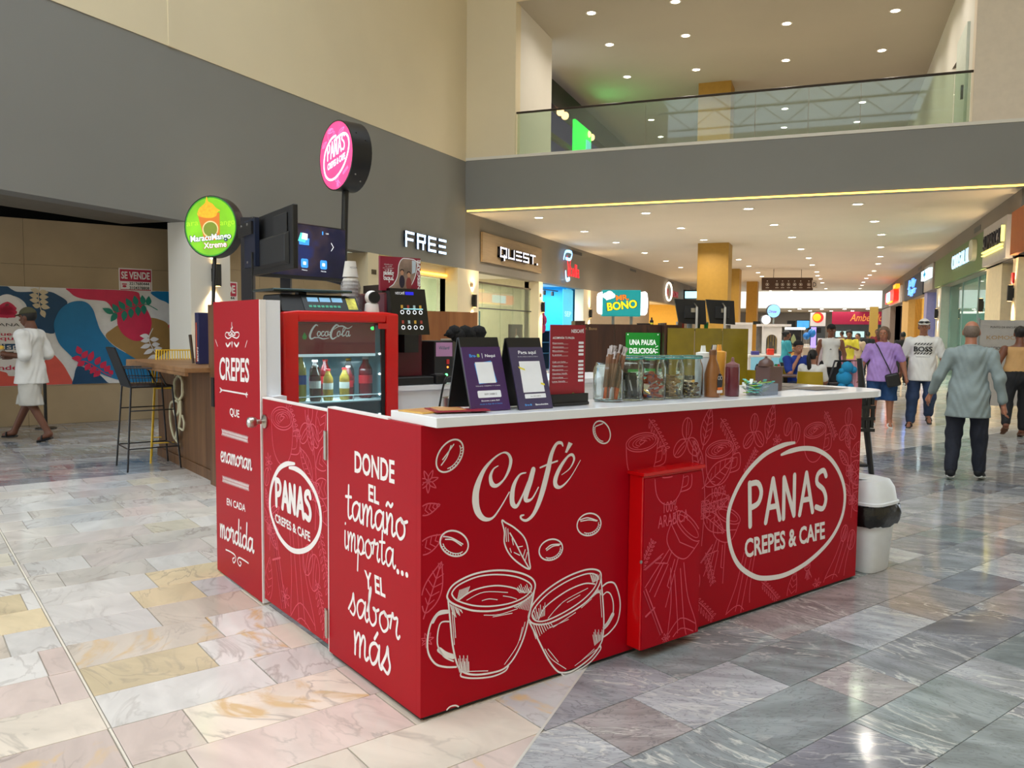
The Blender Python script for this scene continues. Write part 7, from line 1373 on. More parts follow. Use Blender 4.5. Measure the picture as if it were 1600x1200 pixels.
MB().box(FR(gz(1050,d),RX,UZ),-.1,-.05,0,zat(1100,514,d)-.0305,-.2,.15).build('shelf_leg',BLACKM,o);MB().box(FR(gz(1050,d),RX,UZ),58*mpp(d),60*mpp(d),0,zat(1100,514,d)-.0305,-.2,.15).build('shelf_leg',BLACKM,o)
YC=M('chair_mustard',(168,140,24),.45,var=.05)
def cafe_chair(lab,p,yaw):
 t=thing('cafe_chair',lab,'chair',p,'mustard cafe chairs');f=TR(p[0],p[1],0,yaw)
 for sx in(-1,1):
  for sy in(-1,1):MB().tube(tf(f,[(sx*.21,sy*.2,0),(sx*.17,sy*.16,.43)]),.012,6).build('leg',YC,t)
 MB().box(f,-.21,.21,-.2,.2,.43,.45).build('seat',YC,t,bevel=.012,seg=2)
 v=[];n=9
 for j in range(5):
  for i in range(n):a=(i/(n-1)-.5);v.append((a*(.42-.04*j/4),-.2-.05*j/4+.35*a*a,.45+.1*j))
 fc=[(j*n+i,j*n+i+1,(j+1)*n+i+1,(j+1)*n+i) for j in range(4) for i in range(n-1)];v2=[(x,y-.012,z) for x,y,z in v];N=len(v)
 rim=[j*n for j in range(5)]+[4*n+i for i in range(1,n)]+[j*n+n-1 for j in range(3,-1,-1)]+[i for i in range(n-2,0,-1)]
 m=MB();m.add(tf(f,v+v2),fc+[tuple(N+i for i in q)[::-1] for q in fc]+[(a,b,N+b,N+a) for a,b in zip(rim,rim[1:]+rim[:1])]);m.build('backrest',YC,t,smooth=True)
p=gz(1267,13.2);cafe_chair('mustard cafe chair under the girl with the ponytail',p,math.atan2(-p[0],p[1])-.1)
p=gz(1241,14.75);cafe_chair('mustard cafe chair under the man in royal blue',p,math.atan2(-p[0],p[1])+math.pi+.5)
p=gz(1180,13.6);cafe_chair('empty mustard cafe chair beside the ochre screens',p,math.atan2(-p[0],p[1])+.3)
p=gz(1200,14.6);cafe_chair('second empty mustard cafe chair behind the brown dispenser',p,math.atan2(-p[0],p[1])+.9)
t=thing('cafe_table','dark brown square cafe table in front of the man in royal blue','table',gz(1228,13.9));g=FR(gz(1226,13.9),RX,RY,UZ);TBM=M('table_brown',(96,72,60),.35)
MB().box(g,-.3,.3,-.3,.3,.72,.745).build('table_top',TBM,t,bevel=.004);MB().box(g,-.035,.035,-.035,.035,.03,.72).build('pedestal',BLACKM,t);MB().box(g,-.22,.22,-.22,.22,0,.03).build('foot_plate',BLACKM,t)
t=thing('pushchair','dark pushchair with folded seat beside the man in the white vest','pushchair',gz(1318,13.8));g=FR(gz(1318,13.8),RX,RY,UZ)
for sx in(-1,1):
 MB().tube(tf(g,[(sx*.2,.0,.12),(sx*.2,.2,.55),(sx*.2,-.1,1.0)]),.015,6).build('frame_tube',M('tube_grey',(110,110,114),.4,.5),t)
 for y in(-.05,.4):MB().lathe(FR(tf(g,[(sx*.2,y,.1)])[0],RY,UZ,RX),[(.1,-.02),(.1,.02)],16).build('wheel',BLACKP,t)
MB().tube(tf(g,[(-.2,-.1,1.0),(.2,-.1,1.0)]),.018,6).build('handle',BLACKP,t);MB().box(g,-.19,.19,-.02,.3,.3,.62).build('seat',M('stroller_black',(30,30,34),.8),t,bevel=.05,seg=3)
o=MB()
for c,r in(((-.06,-.16,.72),.13),((-.02,-.18,.9),.1),((-.12,-.2,.84),.05),((.08,-.19,.86),.06),((-.1,-.18,.58),.07),((.03,-.18,.57),.07)):o.ball(tf(g,[c])[0],r,10)
tag(o.build('plush_toy',M('plush_blue',(40,150,200),.9,bump=.4,scale=50),smooth='all'),'bright blue plush toy hanging from the pushchair','plush toy')
o=MB();v=[];n=9
for j in range(6):
 for i in range(n):v.append((.06+.024*i+.012*math.sin(j*1.3+i),-.14+.025*math.sin(i*1.9+j*.4),1.0-.1*j))
fc=[(j*n+i,j*n+i+1,(j+1)*n+i+1,(j+1)*n+i) for j in range(5) for i in range(n-1)];N=len(v);o.add(tf(g,v+[(x,y+.012,z) for x,y,z in v]),fc+[tuple(N+i for i in q)[::-1] for q in fc]);tag(o.build('pink_cloth',M('cloth_pink',(226,170,180),.85),smooth=True),'pink cloth draped over the pushchair handle','cloth')
D=20.;ws=thing('white_stall','long white stall counter with lit lower cases in the hall','stall',gz(1210,D));f=FR(gz(1168,D),RX,UZ);W_=84*mpp(D);zc=zat(1200,555,D)
MB().box(f,0,W_,zc-.05,zc,-.5,.06).build('counter_top',M('stall_white',(226,218,212),.4),ws);MB().box(f,0,.06,0,zc-.05,-.5,0).build('end_panel',M('stall_white',None),ws);MB().box(f,W_-.06,W_,0,zc-.05,-.5,0).build('end_panel',M('stall_white',None),ws);MB().box(f,.06,W_-.06,0,.25,-.45,0).build('kick_panel',M('stall_pink',(196,160,160),.5),ws);MB().box(f,.06,W_-.06,.25,zc-.05,-.5,-.46).build('case_back',M('case_cyan',(150,206,220),.4,emit=.5),ws)
for x in(.4,.68):MB().box(f,x*W_,x*W_+.04,.25,zc-.05,-.44,0).build('divider',M('stall_white',None),ws)
for k,(px,c) in enumerate(((1187,(40,44,48)),(1196,(200,196,190)),(1216,(40,140,60)),(1219,(236,60,40)),(1204,(60,60,70)))):
 q=tf(f,[((px-1168)*mpp(D),.251,-.2)])[0];o=MB().lathe(TR(*q),[(.06,0),(.07,.3),(.05,.38),(.03,.42)],10).build('display_item',M('item_%d'%k,c,.5),smooth=True);tag(o,('dark','pale','green','orange red','slate')[k]+' bottle in the lower case of the white stall','bottle')
for k,(px,w_,h_,c,lab) in enumerate(((1206,10,10,(226,60,36),'orange red box on the white stall counter'),(1182,12,6,(70,66,140),'violet flat pack on the white stall counter'),(1238,9,13,(206,150,60),'yellow paper lantern bag on the white stall counter'),(1261,10,13,(190,170,150),'pale menu holder on the white stall counter'))):
 q=tf(f,[((px-1168-w_/2)*mpp(D),zc+.001,-.2)])[0];o=MB().box(FR(q,RX,UZ),0,w_*mpp(D),0,h_*mpp(D),-.06,.06).build('stall_box',M('sbox_%d'%k,c,.5),bevel=.012);tag(o,lab,'box')
D=21.;
for k,(x0,x1) in enumerate(((1140,1173),(1189,1233))):
 t=thing('arched_case',('white arched display case left of the white stall','white arched display case with hanging chains above the white stall')[k],'display case',gz((x0+x1)/2,D));g=FR(gz(x0,D),RX,UZ);w=(x1-x0)*mpp(D);zt2=zat(1200,508 if k==0 else 510,D)
 hw=w*(.68 if k else 1.);r=hw*.3;cx=hw*.5;zs=1.25
 pts=[(0,0),(hw,0),(hw,zt2),(0,zt2)];arch=[(cx+r*math.cos(a),zs+r*math.sin(a)) for a in np.linspace(0,math.pi,10)]
 m=MB();m.box(g,0,cx-r,.9,zt2,-.05,0);m.box(g,cx+r,hw,.9,zt2,-.05,0)
 n=len(arch);vv=[(x,y,z) for z in(0,-.05) for x,y in arch]+[(x,zt2,z) for z in(0,-.05) for x,y in arch];m.add(tf(g,vv),[q for i in range(n-1) for q in((i,i+1,2*n+i+1,2*n+i),(n+i,3*n+i,3*n+i+1,n+i+1),(i,n+i,n+i+1,i+1))]);m.build('arch_frame',M('stall_white',None),t)
 MB().box(g,0,w,0,.9,-.5,0).build('case_base',M('stall_white',None),t);MB().box(g,0,w,zt2,zt2+.06,-.55,.03).build('case_roof',M('stall_white',None),t);MB().box(g,w-.03,w,.9,zt2,-.5,-.45).build('rear_post',M('alu',None),t);MB().box(g,0,w,.9,zt2,-.52,-.5).build('case_back',M('case_dim',(120,112,104),.5,var=.3,scale=6),t)
 for j in range(6 if k else 3):
  x=.08+(hw-.16)*j/(5 if k else 2);MB().tube(tf(g,[(x,zt2-.02,-.2),(x,zt2-.4-.1*(j%3),-.2)]),.012,5).build('hanging_chain',M('chain_gold',(190,166,110),.35,.7),t)
for k,(px,py,r,d,lab) in enumerate(((1209,486,10.5,24,'round pale blue lit sign on a pole above the stalls'),(1197,499.5,7.5,22,'small round white lit sign on a pole left of the blue one'))):
 c=P(px,py,d);R=r*mpp(d);t=thing('round_sign',lab,'sign',gz(px,d));g=FR(c,RX,UZ);MB().cyl(g,R,-.12,0,28).build('sign_drum',M('drum_dark',(40,44,60),.4),t);MB().cyl(g,R*.95,.0,.004,28).build('lit_face',M('face_%d'%k,((130,190,240),(240,246,248))[k],.4,var=.2 if k==0 else.02,scale=5,emit=.9),t);MB().tube([(c[0],c[1],0),(c[0],c[1],c[2]-R)],.025,8).build('pole',M('alu',None),t)
 if k==0:m=MB();text(m,g,'Dnse',-.04,-.05,R*.4,R*1.2,off=.02,z=.006,shear=.2);m.build('lettering',M('sign_violet',(120,60,190),.5,emit=.5),t)
for k,(x0,x1,y0,y1,d,c,e,lab) in enumerate(((1244,1265,500,514,26,(70,150,214),.8,'bright blue screen hanging over the far stalls'),(1230,1243,501,513,25,(22,26,30),0,'small black screen left of the blue screen'),(1177,1189,502,507,27,(20,24,26),0,'small dark screen above the white display case'),(1262,1283,512,520,24,(24,26,34),0,'wide dark screen above the balloons'))):
 g=FR(P(x0,y1,d),RX,UZ);t=thing('stall_screen',lab,'screen',gz(x0,d));MB().box(g,0,(x1-x0)*mpp(d),0,(y1-y0)*mpp(d),-.05,0).build('casing',BLACKP,t);MB().box(g,.02,(x1-x0)*mpp(d)-.02,.02,(y1-y0)*mpp(d)-.02,.0,.003).build('screen',M('scr_%d'%k,c,.3,var=.3,scale=4,emit=e),t);p=P((x0+x1)/2,y1,d+.1);MB().tube([(p[0],p[1],0),tuple(p)],.02,6).build('pole',BLACKM,t)
t=thing('dark_banner','black stall banner with a pale leaf emblem and white lights on top','banner',gz(1238,23));g=FR(P(1227,552,23),RX,UZ);w,h=24*mpp(23),37*mpp(23);MB().box(g,0,w,-P(1227,552,23)[2],h,-.3,0).build('stall_body',BLACKP,t);m=MB();text(m,g,'ALICES',w/2,.18,.07,w*.6,z=.003);m.build('lettering',M('gold_print',None),t);m=MB();m.flat(g,petal(w*.5,.26,w*.5,.55,.14),.003);m.build('emblem',M('leaf_pale',(150,160,110),.5),t);MB().box(g,-.05,w+.1,h+.0,h+.06,-.25,.02).build('light_row',side,t)
for k,(px,py,r) in enumerate(((1260,525,5.2),(1268.5,520.5,6))):
 c=P(px,py,20.5);o=thing('balloon',('blue balloon on the left above the stalls','blue balloon on the right above the stalls')[k],'balloon',c);MB().ball(c,r*mpp(20.5),14,(1,1,1.15)).build('balloon_skin',M('balloon_blue',(40,120,200),.25),o,smooth='all');MB().tube([c-UZ*r*mpp(20.5)*1.1,gz(1264,20.5)],.004,4).build('string',WHITE,o)
t=thing('grey_stall','grey stall counter with a violet lit column behind the seated man','stall',gz(1268,22));g=FR(gz(1255,22),RX,UZ);MB().box(g,0,40*mpp(22),0,1.05,-.6,0).build('counter',M('stall_grey',(150,140,150),.5),t);MB().box(g,.2,.3,1.05,1.6,-.1,0).build('lit_column',M('violet_glow',(150,130,240),.4,emit=1.2),t);MB().box(g,.5,1.1,1.051,1.3,-.4,-.1).build('display_box',M('stall_white',None),t)
def nets(fn,lo,hi,h):
 """surface nets: mesh of fn < 0 on a regular grid"""
 lo=np.array(lo,float);n=np.ceil((np.array(hi)-lo)/h).astype(int)+1
 g=np.meshgrid(*[lo[i]+h*np.arange(n[i]) for i in range(3)],indexing='ij');Fv=fn(np.stack([a.ravel() for a in g],1)).reshape(n)
 ins=Fv<0;cn=n-1;acc=np.zeros(tuple(cn)+(3,));cnt=np.zeros(tuple(cn),int);edges=[]
 for ax in range(3):
  s0=[slice(None)]*3;s1=[slice(None)]*3;s0[ax]=slice(0,-1);s1[ax]=slice(1,None)
  A,B=Fv[tuple(s0)],Fv[tuple(s1)];idx=np.argwhere((A<0)!=(B<0));a=A[tuple(idx.T)];b=B[tuple(idx.T)];t=a/(a-b);pos=idx.astype(float);pos[:,ax]+=t
  o1,o2=[k for k in range(3) if k!=ax];cells=[]
  for d1,d2 in((0,0),(-1,0),(-1,-1),(0,-1)):
   c=idx.copy();c[:,o1]+=d1;c[:,o2]+=d2;cells.append(c)
  ok=np.ones(len(idx),bool)
  for c in cells:ok&=((c>=0)&(c<cn)).all(1)
  for c in cells:
   m=((c>=0)&(c<cn)).all(1);np.add.at(acc,tuple(c[m].T),pos[m]);np.add.at(cnt,tuple(c[m].T),1)
  edges.append((ax,[c[ok] for c in cells],(a<0)[ok]))
 vid=np.full(tuple(cn),-1);w=cnt>0;vid[w]=np.arange(w.sum());V=acc[w]/cnt[w][:,None]*h+lo;Fc=[]
 for ax,cells,neg in edges:
  q=np.stack([vid[tuple(c.T)] for c in cells],1);fl=neg if ax!=1 else~neg;q[~fl]=q[~fl][:,::-1];Fc.append(q)
 return V,np.concatenate(Fc)
def smin(a,b,k):
 hh=np.clip(.5+.5*(b-a)/k,0,1);return b+(a-b)*hh-k*hh*(1-hh)
def sdf(prims,k=.03,wr=0.,seed=0):
 def fn(p):
  r=None
  for q in prims:
   if q[0]=='c':
    a,b,ra,rb=np.array(q[1],float),np.array(q[2],float),q[3],q[4];sy=q[5] if len(q)>5 else 1.;sc=np.array([1,1/sy,1]);P_=p*sc;A=a*sc;d=b*sc-A
    t=np.clip(((P_-A)@d)/(d@d+1e-9),0,1);v=np.linalg.norm(P_-A-t[:,None]*d,axis=1)-(ra+(rb-ra)*t);v=v*(sy if sy<1 else 1)
   else:
    c,rr_=np.array(q[1],float),np.array(q[2],float);u=(p-c)/rr_;l=np.linalg.norm(u,axis=1);v=(l-1)*rr_.min()
   r=v if r is None else smin(r,v,k)
  if wr:r=r+wr*(np.sin(p[:,2]*38+9*np.sin(p[:,0]*14+seed)+p[:,1]*12)*.5+np.sin(p[:,0]*31-p[:,2]*22+seed)*.5)
  return r
 return fn
def cut(fn,*planes):
 """keep the side where n.p < d"""
 def g(p):
  r=fn(p)
  for n_,d in planes:r=np.maximum(r,p@np.array(n_,float)-d)
  return r
 return g
def bounds(prims,pad=.05):
 lo=np.full(3,9.);hi=-lo
 for q in prims:
  for c,r in(((q[1],q[3]),(q[2],q[4])) if q[0]=='c' else((q[1],max(q[2])),)):
   lo=np.minimum(lo,np.array(c)-r-pad);hi=np.maximum(hi,np.array(c)+r+pad)
 return lo,hi
SK={}
def skinm(c):return SK.setdefault(c,M('skin_%d_%d'%(c[0],len(SK)),c,.5,var=.05,scale=10))
def human(label,loc,yaw,H,skin,top,bottom,shoes,hair,fat=1.,arms=None,legs=None,spine=None,head_yaw=0.,head_tilt=0.,res=.014,seed=0,detail=True,extra=None):
 """local: x to the person's right, y ahead, z up, metres for H = 1.7 then scaled"""
 s=H/1.7;t=thing('person',label,'person',(loc[0],loc[1],loc[2] if len(loc)>2 else 0));base=Matrix.Translation((float(loc[0]),float(loc[1]),float(loc[2]) if len(loc)>2 else 0.))@Matrix.Rotation(yaw,4,'Z')@Matrix.Scale(s,4)
 sp_=dict(pelvis=(0,0,.92),waist=(0,.01,1.06),chest=(0,.0,1.28),neck=(0,-.01,1.43),head=(0,.02,1.575));sp_.update(spine or{})
 pe,wa,ch,ne,he=(np.array(sp_[k],float) for k in('pelvis','waist','chest','neck','head'))
 L={1:[(.09,0,.9),(.1,.02,.5),(.1,0,.09),(.11,.14,.03)],-1:[(-.09,0,.9),(-.1,.02,.5),(-.1,0,.09),(-.11,.14,.03)]};L.update(legs or{})
 A={1:[(.185,0,1.355),(.25,-.02,1.12),(.26,.06,.88)],-1:[(-.185,0,1.355),(-.25,-.02,1.11),(-.26,.06,.87)]};A.update(arms or{})
 sk=skinm(skin);f=fat
 torso=lambda e:[('c',pe,wa,.125*f+e,.115*f+e,.78),('c',wa,ch,.118*f+e,.125*(.5+.5*f)+e,.76),('c',ch+np.array([-.1,0,.045]),ch+np.array([.1,0,.045]),.068+e,.068+e),('c',ch+np.array([0,-.005,.06]),ne-np.array([0,0,.015]),.095+e*.7,.055+e*.6)]+([('e',wa+np.array([0,.07*(f-1),-.03]),(.122*f+e,.098*f+e,.13+e))] if f>1.1 else[])
 def limb(pts,rr_,e,upto=9.):
  o=[]
  for i in range(len(pts)-1):
   if upto<=i:break
   a,b=np.array(pts[i],float),np.array(pts[i+1],float);q=min(1.,upto-i);b2=a+(b-a)*q;o.append(('c',a,b2,rr_[i]+e,rr_[i]+(rr_[i+1]-rr_[i])*q+e))
  return o
 ar=(.052*(.6+.4*f),.04*(.6+.4*f),.027);lr=(.084*(.5+.5*f),.054*(.65+.35*f),.038)
 body=torso(0)+[('c',ne-np.array([0,0,.03]),he-np.array([0,.01,.06]),.06,.053)]
 for e in(1,-1):body+=limb(A[e],ar,0)+limb(L[e][:3],lr,0)+[('c',L[e][2],L[e][3],.036,.028)]
 V,Fc=nets(sdf(body),*bounds(body),res)
 parts=[(V,Fc)]
 cy,sy_=math.cos(head_yaw),math.sin(head_yaw);ct_,st_=math.cos(head_tilt),math.sin(head_tilt)
 Rh=np.array([[cy,-sy_,0],[sy_,cy,0],[0,0,1]])@np.array([[1,0,0],[0,ct_,-st_],[0,st_,ct_]])
 hp=[('e',(0,-.005,.02),(.074,.092,.098)),('e',(0,.022,-.045),(.055,.066,.072)),('c',(0,.085,.012),(0,.104,-.022),.009,.014),('e',(.076,-.005,-.005),(.012,.022,.032)),('e',(-.076,-.005,-.005),(.012,.022,.032)),('c',(0,-.02,-.06),(0,-.035,-.14),.053,.057),('c',(-.035,.078,.03),(.035,.078,.03),.016,.016),('c',(-.018,.079,-.052),(.018,.079,-.052),.012,.012)]
 hv,hf=nets(sdf(hp,.014),(-.11,-.13,-.2),(.11,.14,.14),.0075 if detail else.012);parts.append((hv@Rh.T+he,hf))
 mb=MB()
 for v,q in parts:mb.add(tf(base,v),[tuple(int(i) for i in z) for z in q])
 for e in(1,-1):
  w,el=np.array(A[e][2],float),np.array(A[e][1],float);d=w-el;d/=np.linalg.norm(d);x=np.cross(d,np.array([e*1.,0,0]) if abs(d[0])<.8 else np.array([0,1.,0]));x/=np.linalg.norm(x);y=np.cross(d,x)*e
  hp_=[('c',w,w+d*.075,.024,.03,1.)];hv2,hf2=nets(sdf(hp_+[('c',w+d*.03-x*.02,w+d*.08-x*.022,.018,.016),('c',w+d*.03+x*.02,w+d*.08+x*.022,.018,.016)],.012),w-.12,w+.16,.009 if detail else.014);mb.add(tf(base,hv2),[tuple(int(i) for i in z) for z in hf2])
  cu=.35
  for k,(o,l) in enumerate(((-.03,.062),(-.011,.074),(.01,.07),(.03,.056))):
   p0=w+d*.078+x*o;p1=p0+d*l*.5-y*l*cu*.3;p2=p1+d*l*.4-y*l*cu;mb.tube(tf(base,[p0-d*.02,p0,p1,p2]),[.0095*s,.0095*s,.0088*s,.0065*s],6)
  p0=w+d*.03-x*.034;mb.tube(tf(base,[p0+x*.02,p0,p0+d*.03-x*.018-y*.012,p0+d*.058-x*.016-y*.022]),[.011*s,.0115*s,.01*s,.007*s],6)
 mb.build('body',sk,t,smooth='all')
 def cloth(nm,prims,mat,planes=(),wr=.004,k=.035,r=res):
  v,q=nets(cut(sdf(prims,k,wr,seed),*planes),*bounds(prims),r)
  if len(q):return MB().add(tf(base,v),[tuple(int(i) for i in z) for z in q]).build(nm,mat,t,smooth='all')
 top_fn=None
 if top:
  e=top.get('e',.018);pr=torso(e);slv=top.get('sleeve',.6)
  for q in(1,-1):
   pr+=limb(A[q],(ar[0]+.006,ar[1]+.006,ar[2]+.008),top.get('se',e),slv) if slv else[('c',np.array(A[q][0])*np.array([.72,1,1]),np.array(A[q][0])*np.array([.72,1,1])+np.array([0,0,.02]),.055,.04)]
  hem=top.get('hem',.85)
  if hem<.9:pr+=[('c',pe+np.array([0,0,-.02]),pe+np.array([0,0,hem-.92-.05]),.148*f+e,top.get('hw',.15)*f+e,.86)]
  pl=[((0,0,-1),-hem),((0,0,1),top.get('neck',ne[2]+.012))]
  if 'scoop' in top:pl.append(((0,.75,.66),top['scoop']))
  cloth('shirt',pr,top['mat'],pl,top.get('wr',.006));top_fn=cut(sdf(pr,.035,top.get('wr',.006),seed),*pl)
 if bottom:
  e=bottom.get('e',.016);pr=[('c',pe+np.array([0,0,.06]),pe,.118*f+e,.124*f+e,.82)]
  for q in(1,-1):pr+=limb(L[q][:3],(lr[0]+.006,lr[1]+bottom.get('flare',.008),lr[2]+bottom.get('flare',.012)),e,bottom.get('len',1.9))
  cloth('trousers' if bottom.get('len',1.95)>1.5 else 'shorts',pr,bottom['mat'],[((0,0,1),pe[2]+.1)]+bottom.get('planes',[]),bottom.get('wr',.006))
 if shoes:
  for q in(1,-1):
   a,b=np.array(L[q][2],float),np.array(L[q][3],float);d=b-a;up=np.array([0,0,1.])
   heel=a+np.array([0,0,-.045])-d*.25;toe=b+d*.15
   pr=[('c',heel+up*.012,toe+up*.004,.036,.034)]+([('c',a-up*.01,a+d*.3-up*.02,.048,.044)] if not shoes.get('open') else[])
   if shoes.get('open'):
    c=MB();c.tube(tf(base,[heel-up*.016,(heel+toe)/2-up*.018,toe-up*.014]),[.036*s,.042*s,.036*s],10,sy=.42);c.build('sole',shoes['sole'],t,smooth=True)
    mid=a+d*.62;sd_=np.cross(d,up);sd_/=np.linalg.norm(sd_);MB().tube(tf(base,[mid-sd_*.045-up*.03,mid-sd_*.03+up*.016,mid+sd_*.03+up*.016,mid+sd_*.045-up*.03]),.018*s,8,sy=.5).build('strap',shoes['mat'],t,smooth=True)
   else:
    cloth('shoe',pr,shoes['mat'],(),0,.03,.01 if detail else.016);c=MB();c.tube(tf(base,[heel-up*.018,(heel+toe)/2-up*.02,toe-up*.016]),[.04*s,.044*s,.038*s],10,sy=.45);c.build('sole',shoes['sole'],t,smooth=True)
 def onhead(prims,planes,nm,mat,wr=0.,k=.02):
  v,q=nets(cut(sdf(prims,k,wr,seed),*planes),*bounds(prims,.03),.009 if detail else.014)
  if len(q):return MB().add(tf(base,v@Rh.T+he),[tuple(int(i) for i in z) for z in q]).build(nm,mat,t,smooth='all')
 if hair:
  hk=hair.get('style','short');hm=hair['mat'];cap_=[('e',(0,-.012,.028),(.083,.098,.1))];side=[((0,.8,-.6),hair.get('line',.012))]
  if hk=='short':onhead(cap_,side,'hair',hm)
  if hk=='bald':onhead([('e',(0,-.01,.012),(.0795,.0965,.09))],[((0,.75,.66),.012)],'hair',hm)
  if hk=='bob':onhead([('e',(0,-.015,.02),(.094,.105,.112)),('c',(-.075,-.01,.0),(-.08,-.01,-.1),.032,.03),('c',(.075,-.01,.0),(.08,-.01,-.1),.032,.03),('c',(0,-.07,.0),(0,-.08,-.1),.06,.05)],[((0,.85,-.5),.028)],'hair',hm,.004)
  if hk=='bun':onhead(cap_+[('e',(0,-.09,.05),(.055,.05,.055))],side,'hair',hm,.003)
  if hk=='afro':onhead([('e',(0,-.02,.05),(.1,.11,.105))],[((0,.8,-.6),.02)],'hair',hm,.004)
  if hk=='pony':onhead(cap_,side,'hair',hm,.003);MB().tube(tf(base,smoothline([Rh@np.array(p)+he for p in((0,-.09,.05),(0,-.14,.0),(.01,-.14,-.12),(.015,-.12,-.26),(.01,-.11,-.34))],4)),[(.018+.022*math.sin(3.1*i/16))*s for i in range(17)],8).build('ponytail',hm,t,smooth='all')
 if detail:
  ey=MB();pu=MB();br=MB();mo=MB();T=lambda pts:tf(base,[Rh@np.array(p)+he for p in pts])
  for q in(1,-1):
   ey.ball(T([(q*.031,.078,.008)])[0],.0105*s,8);pu.ball(T([(q*.031,.0855,.008)])[0],.0055*s,8)
   br.tube(T([(q*.016,.091,.03),(q*.032,.09,.036),(q*.05,.079,.031)]),.0042*s,5)
  mo.tube(T([(-.022,.082,-.054),(0,.0915,-.053),(.022,.082,-.054)]),[.003*s,.0058*s,.003*s],6)
  ey.build('eyes',M('eye_white',(214,208,200),.3),t,smooth='all');pu.build('pupils',M('eye_dark',(30,20,16),.2),t,smooth='all');br.build('eyebrows',hair['mat'] if hair else DK,t);mo.build('mouth',M('lip_%d'%skin[0],(int(skin[0]*.8),int(skin[1]*.6),int(skin[2]*.6)),.5),t,smooth='all')
 if extra:extra(t,base,Rh,he,top_fn,s,sk)
 return t
def cap_on(mat,brim=True,glasses=False):
 def g(t,base,Rh,he,fn,s,sk):
  v,q=nets(cut(sdf([('e',(0,-.008,.035),(.09,.105,.1))]),((0,0,-1),-.045)),(-.12,-.14,-.0),(.12,.14,.17),.009)
  MB().add(tf(base,v@Rh.T+he),[tuple(int(i) for i in z) for z in q]).build('cap_crown',mat,t,smooth='all')
  pts=[(-.075,.06,.05),(-.06,.13,.042),(0,.165,.044),(.06,.13,.042),(.075,.06,.05)];m=MB();top_=[Rh@np.array(p)+he for p in pts];n=len(pts);m.add(tf(base,top_+[p-np.array([0,0,.008]) for p in top_]),[tuple(range(n)),tuple(range(n,2*n))[::-1]]+[(i,(i+1)%n,n+(i+1)%n,n+i) for i in range(n)])
  if brim:m.build('cap_brim',mat,t)
  if glasses:
   m=MB()
   m.tube(tf(base,[Rh@np.array(p_)+he for p_ in((-.082,.05,.075),(-.055,.09,.078),(-.03,.104,.074),(0,.105,.08),(.03,.104,.074),(.055,.09,.078),(.082,.05,.075))]),[.006*s,.014*s,.018*s,.006*s,.018*s,.014*s,.006*s],8)
   m.build('sunglasses',BLACKP,t,smooth='all')
 return g
def chest_print(text_rows,mat,z0,col=None):
 def g(t,base,Rh,he,fn,s,sk):
  for body,w,h,dz in text_rows:
   v,f=textgeo(body,.03);x0,x1=v[:,0].min(),v[:,0].max();q=np.c_[-((v[:,0]-x0)/(x1-x0)-.5)*w*-1,v[:,1]/.729*h+z0+dz]
   q[:,0]*=1;ys=np.linspace(0,.3,31);P_=np.array([[a,y,b] for a,b in q for y in ys]);F_=fn(P_).reshape(len(q),-1);y=np.array([ys[np.where(r<0)[0].max()] if(r<0).any() else.12 for r in F_])
   m=MB().add(tf(base,np.c_[-q[:,0],y+.022,q[:,1]]),[tuple(k)[::-1] for k in f]);m.build('shirt_print',mat,t)
 return g
def both(*fs):
 def g(*a):
  for f in fs:f(*a)
 return g
def facing(p,dx=0.,dy=0.):return math.atan2(-(dx),dy)
AW=lambda p:math.atan2(-p[0],p[1])
JEAN=M('dark_jeans',(24,28,42),.8,var=.2,scale=30,bump=.2);JBL=M('blue_jeans',(34,52,84),.8,var=.25,scale=12,bump=.2);DEN=M('denim_shorts',(24,62,108),.8,var=.12,scale=20);BLK=M('black_cloth',(18,18,22),.8,var=.2);WSH=M('white_shirt',(226,224,220),.8,var=.04,scale=6);GRS=M('grey_shirt',(134,146,146),.8,var=.08,scale=14,bump=.1);PURP=M('lilac_shirt',(172,138,206),.8,var=.08,scale=16,bump=.15);TAN=M('tan_tank',(196,152,98),.8,var=.06);SOLW=M('sole_white',(226,226,224),.5);SOLB=M('sole_dark',(40,34,30),.6)
HB,HG,HBR=M('hair_black',(20,17,16),.6,var=.2,scale=40),M('hair_grey',(112,96,84),.7,var=.2,scale=40),M('hair_brown',(112,86,68),.6,var=.25,scale=40)
p=onz(1507,750);
def cuffs(t,base,Rh,he,fn,s,sk):
 m=MB();m.tube(tf(base,[(math.cos(a)*.062,-.005+math.sin(a)*.062,1.425-.012*math.sin(a)) for a in np.linspace(0,2*math.pi,16,endpoint=False)]),.016*s,6,True);m.build('collar',GRS,t,smooth='all')
human('man with cropped grey hair in a loose grey shirt and dark jeans walking away',p,AW(p),1.62,(170,112,86),dict(mat=GRS,sleeve=1.82,hem=.68,e=.026,se=.008,wr=.008,hw=.162),dict(mat=JEAN,len=1.93,e=.01,flare=.014,wr=.006),dict(mat=BLK,sole=SOLW),dict(style='bald',mat=HG),fat=1.18,arms={-1:[(-.185,0,1.35),(-.28,-.02,1.1),(-.36,.08,.9)],1:[(.185,0,1.35),(.27,-.05,1.1),(.32,.0,.82)]},legs={-1:[(-.1,0,.9),(-.12,.03,.5),(-.135,-.08,.1),(-.15,.05,.05)],1:[(.1,0,.9),(.115,.02,.5),(.13,.06,.1),(.16,.19,.04)]},res=.012,seed=1,extra=cuffs)
p=onz(1375,667);BAG=M('bag_black',(20,20,22),.35)
